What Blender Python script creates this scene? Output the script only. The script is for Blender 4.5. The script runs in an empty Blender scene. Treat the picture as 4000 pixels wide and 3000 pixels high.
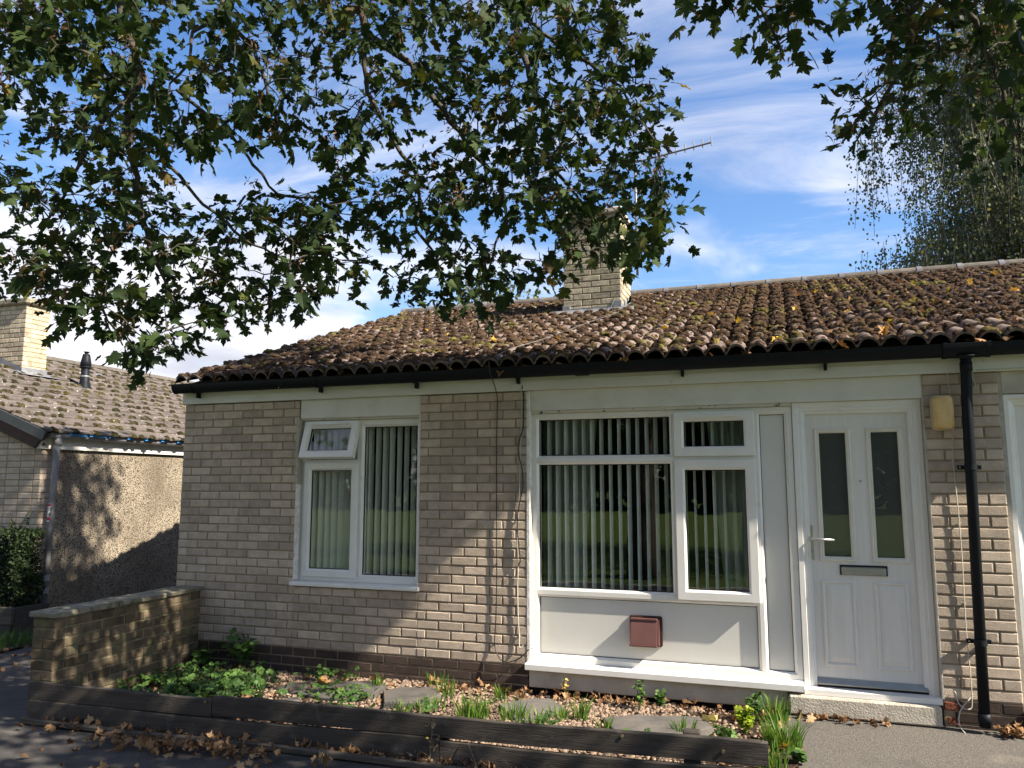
import bpy, math, random
import numpy as np
from mathutils import Vector, Matrix

random.seed(11)
RNG = np.random.default_rng(11)
H = 2.45                      # house coordinates -> world: the pavement is world z = 0
scene = bpy.context.scene
C = scene.collection

# ------------------------------------------------------------------ camera, world, sun, exposure
cam_d = bpy.data.cameras.new("camera")
cam = bpy.data.objects.new("camera", cam_d)
C.objects.link(cam)
cam_d.sensor_width = 36.0
cam_d.lens = 36.0 * 3036.83 / 4000.0
cam_d.clip_start = 0.05
cam_d.clip_end = 3000.0
YAW, PITCH = -0.3332, 0.12948
fwd = Vector((math.sin(YAW) * math.cos(PITCH), math.cos(YAW) * math.cos(PITCH), math.sin(PITCH)))
rgt = Vector((math.cos(YAW), -math.sin(YAW), 0.0))
upv = rgt.cross(fwd)
cam.matrix_world = Matrix(((rgt.x, upv.x, -fwd.x, 5.4276),
                           (rgt.y, upv.y, -fwd.y, -6.0363),
                           (rgt.z, upv.z, -fwd.z, -0.7678 + H),
                           (0, 0, 0, 1)))
scene.camera = cam

SUN = Vector((6.8, -1.0, 6.0)).normalized()          # towards the sun
sun_d = bpy.data.lights.new("sun", 'SUN')
sun_d.energy = 3.8
sun_d.angle = math.radians(0.53)
sun_d.color = (1.0, 0.93, 0.82)
sun = bpy.data.objects.new("sun", sun_d)
C.objects.link(sun)
sun.location = (30, -5, 30)
sun.rotation_euler = SUN.to_track_quat('Z', 'Y').to_euler()

world = bpy.data.worlds.new("World")
scene.world = world
world.use_nodes = True
nt = world.node_tree
nt.nodes.clear()
def wn(t, **kw):
    n = nt.nodes.new(t)
    for k, v in kw.items():
        setattr(n, k, v)
    return n
def wl(a, b):
    nt.links.new(a, b)
def wmath(op, a, b=None, c=None, clamp=False):
    n = wn('ShaderNodeMath', operation=op, use_clamp=clamp)
    for i, v in enumerate((a, b, c)):
        if v is None:
            continue
        if isinstance(v, (int, float)):
            n.inputs[i].default_value = v
        else:
            wl(v, n.inputs[i])
    return n.outputs[0]
sky = wn('ShaderNodeTexSky', sky_type='NISHITA', sun_disc=False)
sky.sun_elevation = math.asin(SUN.z)
sky.sun_rotation = math.atan2(SUN.x, SUN.y)
sky.altitude = 50
sky.air_density = 1.0
sky.dust_density = 0.6
sky.ozone_density = 2.5
hs = wn('ShaderNodeHueSaturation')
hs.inputs['Saturation'].default_value = 1.22
hs.inputs['Hue'].default_value = 0.507
hs.inputs['Value'].default_value = 0.66
wl(sky.outputs[0], hs.inputs['Color'])
tc = wn('ShaderNodeTexCoord')
sep = wn('ShaderNodeSeparateXYZ')
wl(tc.outputs['Generated'], sep.inputs[0])
zz = wmath('ADD', wmath('MAXIMUM', sep.outputs[2], 0.0), 0.16)
px_ = wmath('DIVIDE', sep.outputs[0], zz)
py_ = wmath('DIVIDE', sep.outputs[1], zz)
comb = wn('ShaderNodeCombineXYZ')
wl(px_, comb.inputs[0]); wl(py_, comb.inputs[1])
# big soft cumulus
n1 = wn('ShaderNodeTexNoise')
n1.inputs['Scale'].default_value = 1.15
n1.inputs['Detail'].default_value = 6.0
n1.inputs['Roughness'].default_value = 0.52
n1.inputs['Distortion'].default_value = 0.25
mp1 = wn('ShaderNodeMapping')
mp1.inputs['Location'].default_value = (3.1, 0.7, 0.4)
wl(comb.outputs[0], mp1.inputs[0]); wl(mp1.outputs[0], n1.inputs['Vector'])
# more cloud towards the west (-x), streaky high cloud to the east
bias = wmath('MULTIPLY', wmath('SUBTRACT', wmath('MULTIPLY', px_, -0.11), 0.10), 1.0)
bias = wmath('MINIMUM', wmath('MAXIMUM', bias, -0.16), 0.13)
cum = wmath('ADD', n1.outputs['Fac'], bias)
mr = wn('ShaderNodeMapRange', interpolation_type='SMOOTHSTEP')
mr.inputs['From Min'].default_value = 0.47
mr.inputs['From Max'].default_value = 0.66
wl(cum, mr.inputs['Value'])
# cirrus wisps
n2 = wn('ShaderNodeTexNoise')
n2.inputs['Scale'].default_value = 1.0
n2.inputs['Detail'].default_value = 9.0
n2.inputs['Roughness'].default_value = 0.62
n2.inputs['Distortion'].default_value = 0.9
mp2 = wn('ShaderNodeMapping')
mp2.inputs['Rotation'].default_value = (0, 0, math.radians(24))
mp2.inputs['Scale'].default_value = (0.75, 2.3, 1.0)
mp2.inputs['Location'].default_value = (1.7, 4.2, 0.0)
wl(comb.outputs[0], mp2.inputs[0]); wl(mp2.outputs[0], n2.inputs['Vector'])
mr2 = wn('ShaderNodeMapRange', interpolation_type='SMOOTHSTEP')
mr2.inputs['From Min'].default_value = 0.44
mr2.inputs['From Max'].default_value = 0.80
mr2.inputs['To Max'].default_value = 0.85
wl(n2.outputs['Fac'], mr2.inputs['Value'])
cov = wmath('MAXIMUM', mr.outputs[0], mr2.outputs[0], clamp=True)
# shaded undersides of the thicker cloud
n3 = wn('ShaderNodeTexNoise')
n3.inputs['Scale'].default_value = 1.7
n3.inputs['Detail'].default_value = 4.0
wl(comb.outputs[0], n3.inputs['Vector'])
cc = wn('ShaderNodeMix', data_type='RGBA')
cc.inputs['A'].default_value = (1.9, 2.05, 2.5, 1)
cc.inputs['B'].default_value = (3.3, 3.42, 3.85, 1)
mr3 = wn('ShaderNodeMapRange')
mr3.inputs['From Min'].default_value = 0.35
mr3.inputs['From Max'].default_value = 0.6
wl(n3.outputs['Fac'], mr3.inputs['Value'])
wl(mr3.outputs[0], cc.inputs['Factor'])
mixc = wn('ShaderNodeMix', data_type='RGBA')
wl(cov, mixc.inputs['Factor'])
wl(hs.outputs[0], mixc.inputs['A'])
wl(cc.outputs['Result'], mixc.inputs['B'])
bg = wn('ShaderNodeBackground')
bg.inputs['Strength'].default_value = 0.10
wl(mixc.outputs['Result'], bg.inputs['Color'])
wo = wn('ShaderNodeOutputWorld')
wl(bg.outputs[0], wo.inputs[0])

scene.view_settings.view_transform = 'Standard'
scene.view_settings.look = 'None'
scene.view_settings.gamma = 1.0
scene.view_settings.use_curve_mapping = False
scene.view_settings.exposure = 1.92
scene.view_settings.use_white_balance = True      # the photograph's own warm daylight balance
scene.view_settings.white_balance_temperature = 6950
scene.view_settings.white_balance_tint = 10.0
scene.render.engine = 'CYCLES'
scene.cycles.max_bounces = 8
scene.cycles.transparent_max_bounces = 16

# ------------------------------------------------------------------ materials
class NT:
    def __init__(self, name):
        self.m = bpy.data.materials.new(name)
        self.m.use_nodes = True
        self.t = self.m.node_tree
        self.t.nodes.clear()
        self.out = self.n('ShaderNodeOutputMaterial')
        self.geo = self.n('ShaderNodeNewGeometry')
        self.oi = self.n('ShaderNodeObjectInfo')
    def n(self, t, **kw):
        x = self.t.nodes.new(t)
        for k, v in kw.items():
            setattr(x, k, v)
        return x
    def l(self, a, b):
        self.t.links.new(a, b)
    def val(self, sock, v):
        if isinstance(v, (int, float)):
            sock.default_value = v
        elif isinstance(v, tuple):
            sock.default_value = v if len(v) == 4 else (*v, 1)
        else:
            self.l(v, sock)
    def math(self, op, a, b=0.0, clamp=False):
        x = self.n('ShaderNodeMath', operation=op, use_clamp=clamp)
        self.val(x.inputs[0], a); self.val(x.inputs[1], b)
        return x.outputs[0]
    def noise(self, scale, detail=4.0, rough=0.55, stretch=None, off=0.0):
        x = self.n('ShaderNodeTexNoise')
        x.inputs['Scale'].default_value = scale
        x.inputs['Detail'].default_value = detail
        x.inputs['Roughness'].default_value = rough
        mp = self.n('ShaderNodeMapping')
        if stretch:
            mp.inputs['Scale'].default_value = stretch
        mp.inputs['Location'].default_value = (off, off * 0.7, off * 1.3)
        self.l(self.geo.outputs['Position'], mp.inputs[0])
        self.l(mp.outputs[0], x.inputs['Vector'])
        return x.outputs['Fac']
    def ramp(self, fac, lo, hi):
        x = self.n('ShaderNodeMapRange')
        x.inputs['From Min'].default_value = lo
        x.inputs['From Max'].default_value = hi
        self.val(x.inputs['Value'], fac)
        return x.outputs[0]
    def mix(self, fac, a, b, mode='MIX'):
        x = self.n('ShaderNodeMix', data_type='RGBA', blend_type=mode)
        self.val(x.inputs['Factor'], fac); self.val(x.inputs['A'], a); self.val(x.inputs['B'], b)
        return x.outputs['Result']
    def rnd(self):
        r = self.math('ADD', self.oi.outputs['Random'], self.geo.outputs['Random Per Island'])
        return self.math('FRACT', r)
    def bump(self, h, strength, dist):
        b = self.n('ShaderNodeBump')
        b.inputs['Strength'].default_value = strength
        b.inputs['Distance'].default_value = dist
        self.l(h, b.inputs['Height'])
        return b.outputs[0]
    def bsdf(self, col, rough=0.8, spec=0.3, normal=None, **kw):
        b = self.n('ShaderNodeBsdfPrincipled')
        self.val(b.inputs['Base Color'], col)
        self.val(b.inputs['Roughness'], rough)
        b.inputs['Specular IOR Level'].default_value = spec
        if normal is not None:
            self.l(normal, b.inputs['Normal'])
        for k, v in kw.items():
            self.val(b.inputs[k], v)
        return b
    def done(self, sh):
        self.l(sh, self.out.inputs[0])
        return self.m

def simple(name, c1, c2=None, scale=6.0, rough=0.7, spec=0.3, rand=0.0, bump=None, lo=0.35, hi=0.65, stretch=None, detail=5.0, extra=None, metallic=0.0):
    T = NT(name)
    if c2 is None:
        c2 = tuple(v * 0.8 for v in c1)
    col = T.mix(T.ramp(T.noise(scale, detail, 0.6, stretch), lo, hi), c1, c2)
    if extra:                       # (colour, noise scale, lo, hi) stains
        for (ce, sc, l2, h2) in extra:
            col = T.mix(T.ramp(T.noise(sc, 6.0, 0.65, None, 3.3), l2, h2), col, ce)
    if rand:
        f = T.math('ADD', T.math('MULTIPLY', T.rnd(), 2 * rand), 1.0 - rand)
        col = T.mix(1.0, col, f, 'MULTIPLY')
    nrm = None
    if bump:
        nrm = T.bump(T.noise(bump[0], 6.0, 0.6, stretch, 1.1), bump[1], bump[2])
    b = T.bsdf(col, rough, spec, nrm, Metallic=metallic)
    return T.done(b.outputs[0])

MAT = {}
MAT['brick'] = simple('buff_brick', (0.50, 0.412, 0.332), (0.385, 0.315, 0.252), 11.0, 0.9, 0.2, 0.20, (150.0, 0.9, 0.009),
                      extra=[((0.33, 0.28, 0.23), 1.6, 0.5, 0.8), ((0.20, 0.165, 0.13), 26.0, 0.70, 0.78)])
MAT['mortar'] = simple('mortar', (0.31, 0.24, 0.165), (0.22, 0.17, 0.115), 14.0, 0.95, 0.1, 0.0, (120.0, 0.5, 0.004))
MAT['plinth_brick'] = simple('plinth_brick', (0.075, 0.052, 0.042), (0.045, 0.034, 0.03), 12.0, 0.9, 0.2, 0.25, (140.0, 0.6, 0.006),
                             extra=[((0.15, 0.075, 0.05), 9.0, 0.66, 0.8)])
MAT['wall_brick'] = simple('garden_wall_brick', (0.145, 0.112, 0.074), (0.075, 0.058, 0.042), 9.0, 0.92, 0.15, 0.3, (110.0, 0.7, 0.008),
                           extra=[((0.13, 0.13, 0.065), 5.0, 0.55, 0.7), ((0.25, 0.24, 0.2), 38.0, 0.68, 0.76), ((0.035, 0.034, 0.028), 3.0, 0.6, 0.75)])
MAT['wall_mortar'] = simple('garden_wall_mortar', (0.24, 0.21, 0.14), (0.09, 0.08, 0.05), 10.0, 0.95, 0.1, 0.0, (120.0, 0.6, 0.005))
MAT['coping'] = simple('coping_stone', (0.26, 0.235, 0.18), (0.14, 0.13, 0.095), 12.0, 0.95, 0.15, 0.1, (90.0, 0.8, 0.008),
                       extra=[((0.05, 0.055, 0.03), 7.0, 0.56, 0.7), ((0.35, 0.34, 0.3), 30.0, 0.66, 0.74)])
MAT['paint'] = simple('aged_cream_paint', (0.62, 0.61, 0.56), (0.56, 0.55, 0.50), 5.0, 0.55, 0.35, 0.0, (60.0, 0.05, 0.002),
                      extra=[((0.42, 0.40, 0.33), 2.2, 0.56, 0.85), ((0.25, 0.23, 0.18), 45.0, 0.74, 0.79)])
MAT['fascia'] = simple('fascia_paint', (0.64, 0.63, 0.585), (0.55, 0.54, 0.49), 4.0, 0.5, 0.35, 0.0, (60.0, 0.05, 0.002),
                       extra=[((0.22, 0.22, 0.17), 7.0, 0.66, 0.85)], stretch=(0.5, 1, 2.0))
MAT['peel'] = simple('peeling_paint_strip', (0.55, 0.53, 0.47), (0.50, 0.48, 0.42), 9.0, 0.7, 0.3, 0.0, (60.0, 0.4, 0.003),
                     extra=[((0.03, 0.025, 0.02), 14.0, 0.6, 0.63)], stretch=(0.6, 1, 2.0))
MAT['upvc'] = simple('white_plastic_frame', (0.73, 0.72, 0.70), (0.68, 0.67, 0.64), 4.0, 0.32, 0.45, extra=[((0.50, 0.47, 0.41), 9.0, 0.60, 0.9), ((0.35, 0.32, 0.27), 60.0, 0.74, 0.8)])
MAT['hall'] = simple('hall_plaster', (0.30, 0.30, 0.28), None, 2.0, 0.9, 0.1)
MAT['door'] = simple('white_door_skin', (0.69, 0.67, 0.64), (0.64, 0.62, 0.59), 6.0, 0.42, 0.4, 0.0, (40.0, 0.12, 0.001), stretch=(8, 1, 0.5))
MAT['panel'] = simple('white_infill_sheet', (0.62, 0.61, 0.58), (0.58, 0.575, 0.54), 2.0, 0.4, 0.4, extra=[((0.48, 0.45, 0.39), 5.0, 0.62, 0.9), ((0.3, 0.27, 0.22), 40.0, 0.76, 0.8)])
MAT['beading'] = simple('cream_beading', (0.68, 0.65, 0.58), (0.62, 0.60, 0.53), 6.0, 0.4, 0.4)
MAT['reveal'] = simple('flaking_white_reveal', (0.74, 0.73, 0.71), (0.55, 0.52, 0.47), 20.0, 0.8, 0.2, 0.0, (50.0, 0.6, 0.006),
                       extra=[((0.25, 0.2, 0.15), 22.0, 0.66, 0.72)])
MAT['render_strip'] = simple('grey_render_strip', (0.42, 0.39, 0.34), (0.32, 0.29, 0.25), 20.0, 0.9, 0.2, 0.0, (80.0, 0.4, 0.004))
MAT['black'] = simple('black_gutter_plastic', (0.008, 0.010, 0.014), (0.010, 0.012, 0.016), 9.0, 0.5, 0.12)
MAT['rubber'] = simple('black_gasket', (0.008, 0.008, 0.009), None, 5.0, 0.6, 0.3)
MAT['dark'] = simple('shade_black', (0.012, 0.012, 0.012), None, 3.0, 0.9, 0.1)  # near-black colour standing in for shade in gaps and hollows
MAT['room'] = simple('unlit_room_plaster', (0.022, 0.022, 0.021), (0.016, 0.016, 0.016), 2.0, 0.9, 0.1)  # near-black so the rooms read as unlit: their dimness is in the colour
MAT['grey_plastic'] = simple('grey_gutter_plastic', (0.25, 0.25, 0.27), (0.19, 0.19, 0.21), 4.0, 0.45, 0.4,
                             extra=[((0.1, 0.1, 0.1), 6.0, 0.62, 0.8)])
MAT['tile'] = simple('concrete_roof_tile', (0.21, 0.165, 0.15), (0.13, 0.10, 0.09), 16.0, 0.92, 0.15, 0.22, (90.0, 0.7, 0.008),
                     extra=[((0.045, 0.035, 0.028), 8.0, 0.5, 0.66), ((0.30, 0.29, 0.27), 26.0, 0.68, 0.76)])
MAT['tile_grey'] = simple('flat_grey_tile', (0.13, 0.11, 0.098), (0.085, 0.072, 0.065), 10.0, 0.92, 0.15, 0.2, (90.0, 0.6, 0.006),
                          extra=[((0.55, 0.53, 0.49), 20.0, 0.63, 0.67), ((0.06, 0.05, 0.045), 6.0, 0.58, 0.72)])
MAT['ridge'] = simple('ridge_tile_concrete', (0.13, 0.115, 0.10), (0.085, 0.076, 0.066), 12.0, 0.95, 0.15, 0.15, (100.0, 0.7, 0.006),
                      extra=[((0.07, 0.07, 0.04), 8.0, 0.6, 0.72), ((0.26, 0.245, 0.22), 30.0, 0.66, 0.72)])
MAT['clip'] = simple('grey_ridge_clip', (0.17, 0.17, 0.18), (0.12, 0.12, 0.13), 8.0, 0.5, 0.4)
def moss_mat(name, cs):
    T = NT(name)
    col = T.mix(T.ramp(T.noise(1.1, 3.0), 0.42, 0.6), cs[0], cs[1])
    col = T.mix(T.ramp(T.noise(2.3, 4.0, 0.6, None, 5.0), 0.57, 0.66), col, cs[2])
    f = T.math('ADD', T.math('MULTIPLY', T.rnd(), 0.9), 0.55)
    col = T.mix(1.0, col, f, 'MULTIPLY')
    nrm = T.bump(T.noise(220.0, 5.0, 0.7), 1.0, 0.012)
    return T.done(T.bsdf(col, 1.0, 0.05, nrm).outputs[0])
MAT['moss'] = moss_mat('dry_moss', ((0.052, 0.034, 0.023), (0.078, 0.050, 0.033), (0.115, 0.105, 0.03)))
MAT['moss_green'] = moss_mat('green_moss', ((0.048, 0.043, 0.019), (0.035, 0.031, 0.017), (0.075, 0.07, 0.022)))
MAT['lead'] = simple('lead_flashing', (0.24, 0.25, 0.27), (0.14, 0.145, 0.16), 6.0, 0.55, 0.4, 0.0, (25.0, 0.3, 0.006), metallic=0.3)
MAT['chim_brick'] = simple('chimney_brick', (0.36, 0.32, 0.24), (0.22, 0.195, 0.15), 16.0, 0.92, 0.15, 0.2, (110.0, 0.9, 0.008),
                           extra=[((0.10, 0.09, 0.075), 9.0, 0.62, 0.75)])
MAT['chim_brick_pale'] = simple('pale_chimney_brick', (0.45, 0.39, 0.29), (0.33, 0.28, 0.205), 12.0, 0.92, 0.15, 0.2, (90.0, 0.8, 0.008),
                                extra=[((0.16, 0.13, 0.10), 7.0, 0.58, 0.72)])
MAT['chim_mortar'] = simple('chimney_mortar', (0.26, 0.22, 0.15), (0.16, 0.135, 0.09), 14.0, 0.95, 0.1)
MAT['concrete'] = simple('weathered_concrete', (0.48, 0.445, 0.38), (0.38, 0.35, 0.30), 7.0, 0.92, 0.2, 0.0, (70.0, 0.4, 0.004),
                         extra=[((0.36, 0.34, 0.3), 18.0, 0.62, 0.75), ((0.14, 0.13, 0.11), 5.0, 0.66, 0.85)])
MAT['step'] = simple('rough_concrete_step', (0.50, 0.46, 0.39), (0.38, 0.345, 0.29), 12.0, 0.95, 0.2, 0.0, (75.0, 0.9, 0.012))
MAT['vent'] = simple('brown_vent_plastic', (0.125, 0.057, 0.052), (0.105, 0.048, 0.043), 7.0, 0.45, 0.4)
MAT['vent_dark'] = simple('dark_brown_backplate', (0.05, 0.026, 0.022), None, 7.0, 0.6, 0.3)
MAT['metal'] = simple('brushed_steel', (0.55, 0.55, 0.54), (0.48, 0.48, 0.47), 20.0, 0.3, 0.5, metallic=0.9)
MAT['alu'] = simple('dull_aluminium', (0.42, 0.42, 0.40), (0.36, 0.36, 0.34), 14.0, 0.38, 0.5, metallic=0.7)
MAT['aerial'] = simple('weathered_aerial_metal', (0.17, 0.17, 0.165), (0.13, 0.13, 0.125), 14.0, 0.5, 0.4, metallic=0.3)
MAT['cable_black'] = simple('black_cable_sheath', (0.012, 0.012, 0.013), None, 8.0, 0.5, 0.4)
MAT['cable_white'] = simple('grey_white_cable_sheath', (0.50, 0.48, 0.43), None, 8.0, 0.5, 0.4)
MAT['timber'] = simple('dark_stained_timber', (0.038, 0.033, 0.029), (0.06, 0.052, 0.045), 9.0, 0.8, 0.25, 0.15, (34.0, 0.7, 0.006), stretch=(0.25, 3, 4.0),
                       extra=[((0.12, 0.105, 0.09), 10.0, 0.58, 0.8)])
MAT['timber_grey'] = simple('weathered_grey_timber', (0.10, 0.088, 0.072), (0.055, 0.048, 0.04), 9.0, 0.85, 0.2, 0.1, (34.0, 0.7, 0.006), stretch=(0.3, 3, 4.0))
MAT['slate'] = simple('stepping_slate', (0.075, 0.072, 0.07), (0.12, 0.108, 0.098), 7.0, 0.8, 0.25, 0.25, (30.0, 0.5, 0.008))
MAT['soil'] = simple('dark_soil', (0.035, 0.026, 0.019), (0.06, 0.045, 0.033), 14.0, 1.0, 0.05, 0.0, (60.0, 1.0, 0.02))
MAT['pebble'] = simple('brown_pebble', (0.22, 0.155, 0.115), (0.16, 0.115, 0.085), 40.0, 0.75, 0.25, 0.55)
MAT['blind'] = None
MAT['leadgrey_slate'] = MAT['slate']

def glass(name, ior, tint=(0.965, 0.98, 0.97)):
    T = NT(name)
    fr = T.n('ShaderNodeFresnel')
    fr.inputs['IOR'].default_value = ior
    tr = T.n('ShaderNodeBsdfTransparent'); tr.inputs[0].default_value = (*tint, 1)
    gl = T.n('ShaderNodeBsdfGlossy'); gl.inputs['Roughness'].default_value = 0.004
    nrm = T.bump(T.noise(3.0, 2.0, 0.5), 0.06, 0.01)
    T.l(nrm, gl.inputs['Normal'])
    mx = T.n('ShaderNodeMixShader')
    ff = T.math('MULTIPLY', fr.outputs[0], T.math('SUBTRACT', 1.0, T.geo.outputs['Backfacing']))
    T.l(ff, mx.inputs[0]); T.l(tr.outputs[0], mx.inputs[1]); T.l(gl.outputs[0], mx.inputs[2])
    return T.done(mx.outputs[0])
def satin(name, ior, col, k):
    m = glass(name, ior)
    t = m.node_tree
    mixer = [x for x in t.nodes if x.type == 'MIX_SHADER'][0]
    tr = [x for x in t.nodes if x.type == 'BSDF_TRANSPARENT'][0]
    d = t.nodes.new('ShaderNodeBsdfDiffuse'); d.inputs[0].default_value = (*col, 1)
    m2 = t.nodes.new('ShaderNodeMixShader'); m2.inputs[0].default_value = k
    t.links.new(tr.outputs[0], m2.inputs[1]); t.links.new(d.outputs[0], m2.inputs[2])
    t.links.new(m2.outputs[0], mixer.inputs[1])
    return m
MAT['door_glass'] = satin('satin_door_glass', 1.7, (0.10, 0.11, 0.105), 0.5)
MAT['glass'] = glass('window_glass', 1.85)
def cloth(name, col, tl):
    T = NT(name)
    d = T.n('ShaderNodeBsdfDiffuse'); d.inputs[0].default_value = (*col, 1)
    t = T.n('ShaderNodeBsdfTranslucent'); t.inputs[0].default_value = (*col, 1)
    mx = T.n('ShaderNodeMixShader'); mx.inputs[0].default_value = tl
    T.l(d.outputs[0], mx.inputs[1]); T.l(t.outputs[0], mx.inputs[2])
    return T.done(mx.outputs[0])
MAT['blind'] = cloth('vertical_blind_fabric', (0.80, 0.82, 0.79), 0.12)
MAT['curtain'] = cloth('pale_green_curtain', (0.36, 0.42, 0.38), 0.2)

def leaf_mat(name, stops, tl=0.35, spot=None, rough=0.5, tint=(1.0, 1.0, 0.55), spec=0.2):
    T = NT(name)
    r = T.rnd()
    cr = T.n('ShaderNodeValToRGB')
    cr.color_ramp.interpolation = 'LINEAR'
    e = cr.color_ramp.elements
    e[0].position, e[0].color = stops[0][0], (*stops[0][1], 1)
    e[1].position, e[1].color = stops[-1][0], (*stops[-1][1], 1)
    for p_, c_ in stops[1:-1]:
        k = e.new(p_); k.color = (*c_, 1)
    T.l(r, cr.inputs[0])
    col = cr.outputs[0]
    if spot:
        col = T.mix(T.ramp(T.noise(spot[1], 3.0), spot[2], spot[2] + 0.05), col, spot[0])
    b = T.bsdf(col, rough, spec)
    t = T.n('ShaderNodeBsdfTranslucent')
    T.l(T.mix(1.0, col, tint, 'MULTIPLY'), t.inputs[0])
    mx = T.n('ShaderNodeMixShader'); mx.inputs[0].default_value = tl
    T.l(b.outputs[0], mx.inputs[1]); T.l(t.outputs[0], mx.inputs[2])
    return T.done(mx.outputs[0])
MAT['leaf'] = leaf_mat('sycamore_leaf', [(0.0, (0.017, 0.033, 0.013)), (0.45, (0.027, 0.048, 0.017)), (0.90, (0.045, 0.072, 0.022)), (0.97, (0.08, 0.09, 0.022)), (0.99, (0.07, 0.045, 0.02)), (1.0, (0.24, 0.19, 0.04))], 0.28, ((0.034, 0.025, 0.014), 34.0, 0.64), 0.62, spec=0.12)
MAT['key'] = leaf_mat('winged_seed', [(0.0, (0.06, 0.035, 0.022)), (0.7, (0.12, 0.07, 0.042)), (1.0, (0.25, 0.15, 0.09))], 0.3)
MAT['dry_leaf'] = leaf_mat('dry_fallen_leaf', [(0.0, (0.10, 0.052, 0.026)), (0.5, (0.20, 0.115, 0.058)), (0.85, (0.32, 0.19, 0.10)), (1.0, (0.40, 0.27, 0.15))], 0.2, None, 0.7, (1, .8, .6))
MAT['yellow_leaf'] = leaf_mat('yellow_fallen_leaf', [(0.0, (0.45, 0.30, 0.03)), (0.4, (0.55, 0.42, 0.08)), (0.7, (0.42, 0.20, 0.05)), (1.0, (0.55, 0.48, 0.22))], 0.2, None, 0.6)
MAT['birch'] = leaf_mat('birch_leaf', [(0.0, (0.07, 0.09, 0.052)), (0.6, (0.10, 0.122, 0.07)), (0.93, (0.14, 0.155, 0.08)), (1.0, (0.3, 0.26, 0.08))], 0.45, None, 0.5, (1, 1, .7))
MAT['green_plant'] = leaf_mat('ground_cover_leaf', [(0.0, (0.035, 0.075, 0.022)), (0.6, (0.06, 0.125, 0.03)), (1.0, (0.10, 0.18, 0.045))], 0.3)
MAT['blade'] = leaf_mat('grass_blade', [(0.0, (0.055, 0.12, 0.022)), (0.7, (0.10, 0.20, 0.03)), (1.0, (0.2, 0.27, 0.05))], 0.4)
MAT['lime_plant'] = leaf_mat('lime_green_leaf', [(0.0, (0.22, 0.32, 0.03)), (1.0, (0.34, 0.42, 0.05))], 0.4)
MAT['hedge'] = leaf_mat('hedge_leaf', [(0.0, (0.012, 0.022, 0.010)), (0.7, (0.022, 0.038, 0.014)), (1.0, (0.045, 0.07, 0.022))], 0.12, None, 0.7)
MAT['far_leaf'] = leaf_mat('far_tree_leaf', [(0.0, (0.03, 0.05, 0.02)), (0.7, (0.06, 0.085, 0.03)), (1.0, (0.11, 0.13, 0.045))], 0.3)
MAT['bark'] = simple('sycamore_bark', (0.095, 0.085, 0.07), (0.05, 0.045, 0.038), 22.0, 0.95, 0.1, 0.0, (60.0, 0.9, 0.01), extra=[((0.13, 0.13, 0.09), 40.0, 0.6, 0.7)])
MAT['birch_bark'] = simple('birch_bark', (0.22, 0.2, 0.18), (0.06, 0.055, 0.05), 6.0, 0.9, 0.1)
MAT['stem'] = simple('green_stem', (0.06, 0.09, 0.03), None, 10.0, 0.7, 0.2)
MAT['dead_stem'] = simple('dead_stem', (0.16, 0.12, 0.08), None, 10.0, 0.8, 0.2)
MAT['asphalt'] = simple('grey_asphalt', (0.066, 0.061, 0.058), (0.048, 0.045, 0.043), 5.0, 0.92, 0.25, 0.0, (160.0, 0.8, 0.006),
                        extra=[((0.11, 0.10, 0.09), 120.0, 0.60, 0.7), ((0.03, 0.026, 0.022), 2.2, 0.55, 0.75), ((0.095, 0.088, 0.08), 0.9, 0.58, 0.62)])
MAT['path'] = simple('pale_asphalt_path', (0.13, 0.12, 0.108), (0.065, 0.06, 0.056), 90.0, 0.92, 0.25, 0.0, (120.0, 0.9, 0.008),
                     extra=[((0.27, 0.24, 0.21), 130.0, 0.60, 0.68), ((0.055, 0.05, 0.046), 3.0, 0.58, 0.75), ((0.17, 0.15, 0.13), 1.7, 0.6, 0.7)])
MAT['lawn'] = simple('mown_grass', (0.13, 0.185, 0.05), (0.10, 0.15, 0.04), 8.0, 0.95, 0.1, 0.0, (80.0, 1.0, 0.03), extra=[((0.13, 0.15, 0.05), 1.5, 0.55, 0.75)])
MAT['blue_felt'] = simple('blue_roof_membrane', (0.03, 0.27, 0.68), None, 4.0, 0.5, 0.3)
MAT['maroon'] = simple('maroon_bargeboard', (0.05, 0.022, 0.022), (0.035, 0.016, 0.016), 5.0, 0.7, 0.3)
MAT['slate_verge'] = simple('dark_verge_trim', (0.05, 0.055, 0.06), (0.035, 0.038, 0.043), 5.0, 0.5, 0.35)
MAT['sign_white'] = simple('white_sticker', (0.75, 0.77, 0.8), None, 4.0, 0.4, 0.3)
MAT['sign_red'] = simple('red_sticker_band', (0.45, 0.03, 0.06), None, 4.0, 0.4, 0.3)
MAT['sign_black'] = simple('black_print', (0.01, 0.01, 0.012), None, 4.0, 0.5, 0.3)
MAT['stone_red'] = simple('spalled_red_brick', (0.20, 0.075, 0.045), (0.13, 0.05, 0.035), 14.0, 0.95, 0.1, 0.1, (40.0, 1.0, 0.02))
MAT['screw'] = MAT['alu']
T = NT('pebbledash')
vor = T.n('ShaderNodeTexVoronoi'); vor.inputs['Scale'].default_value = 92.0
T.l(T.geo.outputs['Position'], vor.inputs['Vector'])
sepc = T.n('ShaderNodeSeparateColor'); T.l(vor.outputs['Color'], sepc.inputs[0])
colp = T.mix(T.ramp(sepc.outputs[0], 0.30, 0.5), (0.06, 0.052, 0.043), (0.335, 0.285, 0.22))
colp = T.mix(T.ramp(T.noise(1.3, 4.0), 0.45, 0.8), colp, (0.12, 0.095, 0.07))
dinv = T.math('SUBTRACT', 1.0, vor.outputs['Distance'])
MAT['pebbledash'] = T.done(T.bsdf(colp, 0.9, 0.2, T.bump(dinv, 0.9, 0.012)).outputs[0])
T = NT('ribbed_lens')
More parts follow.
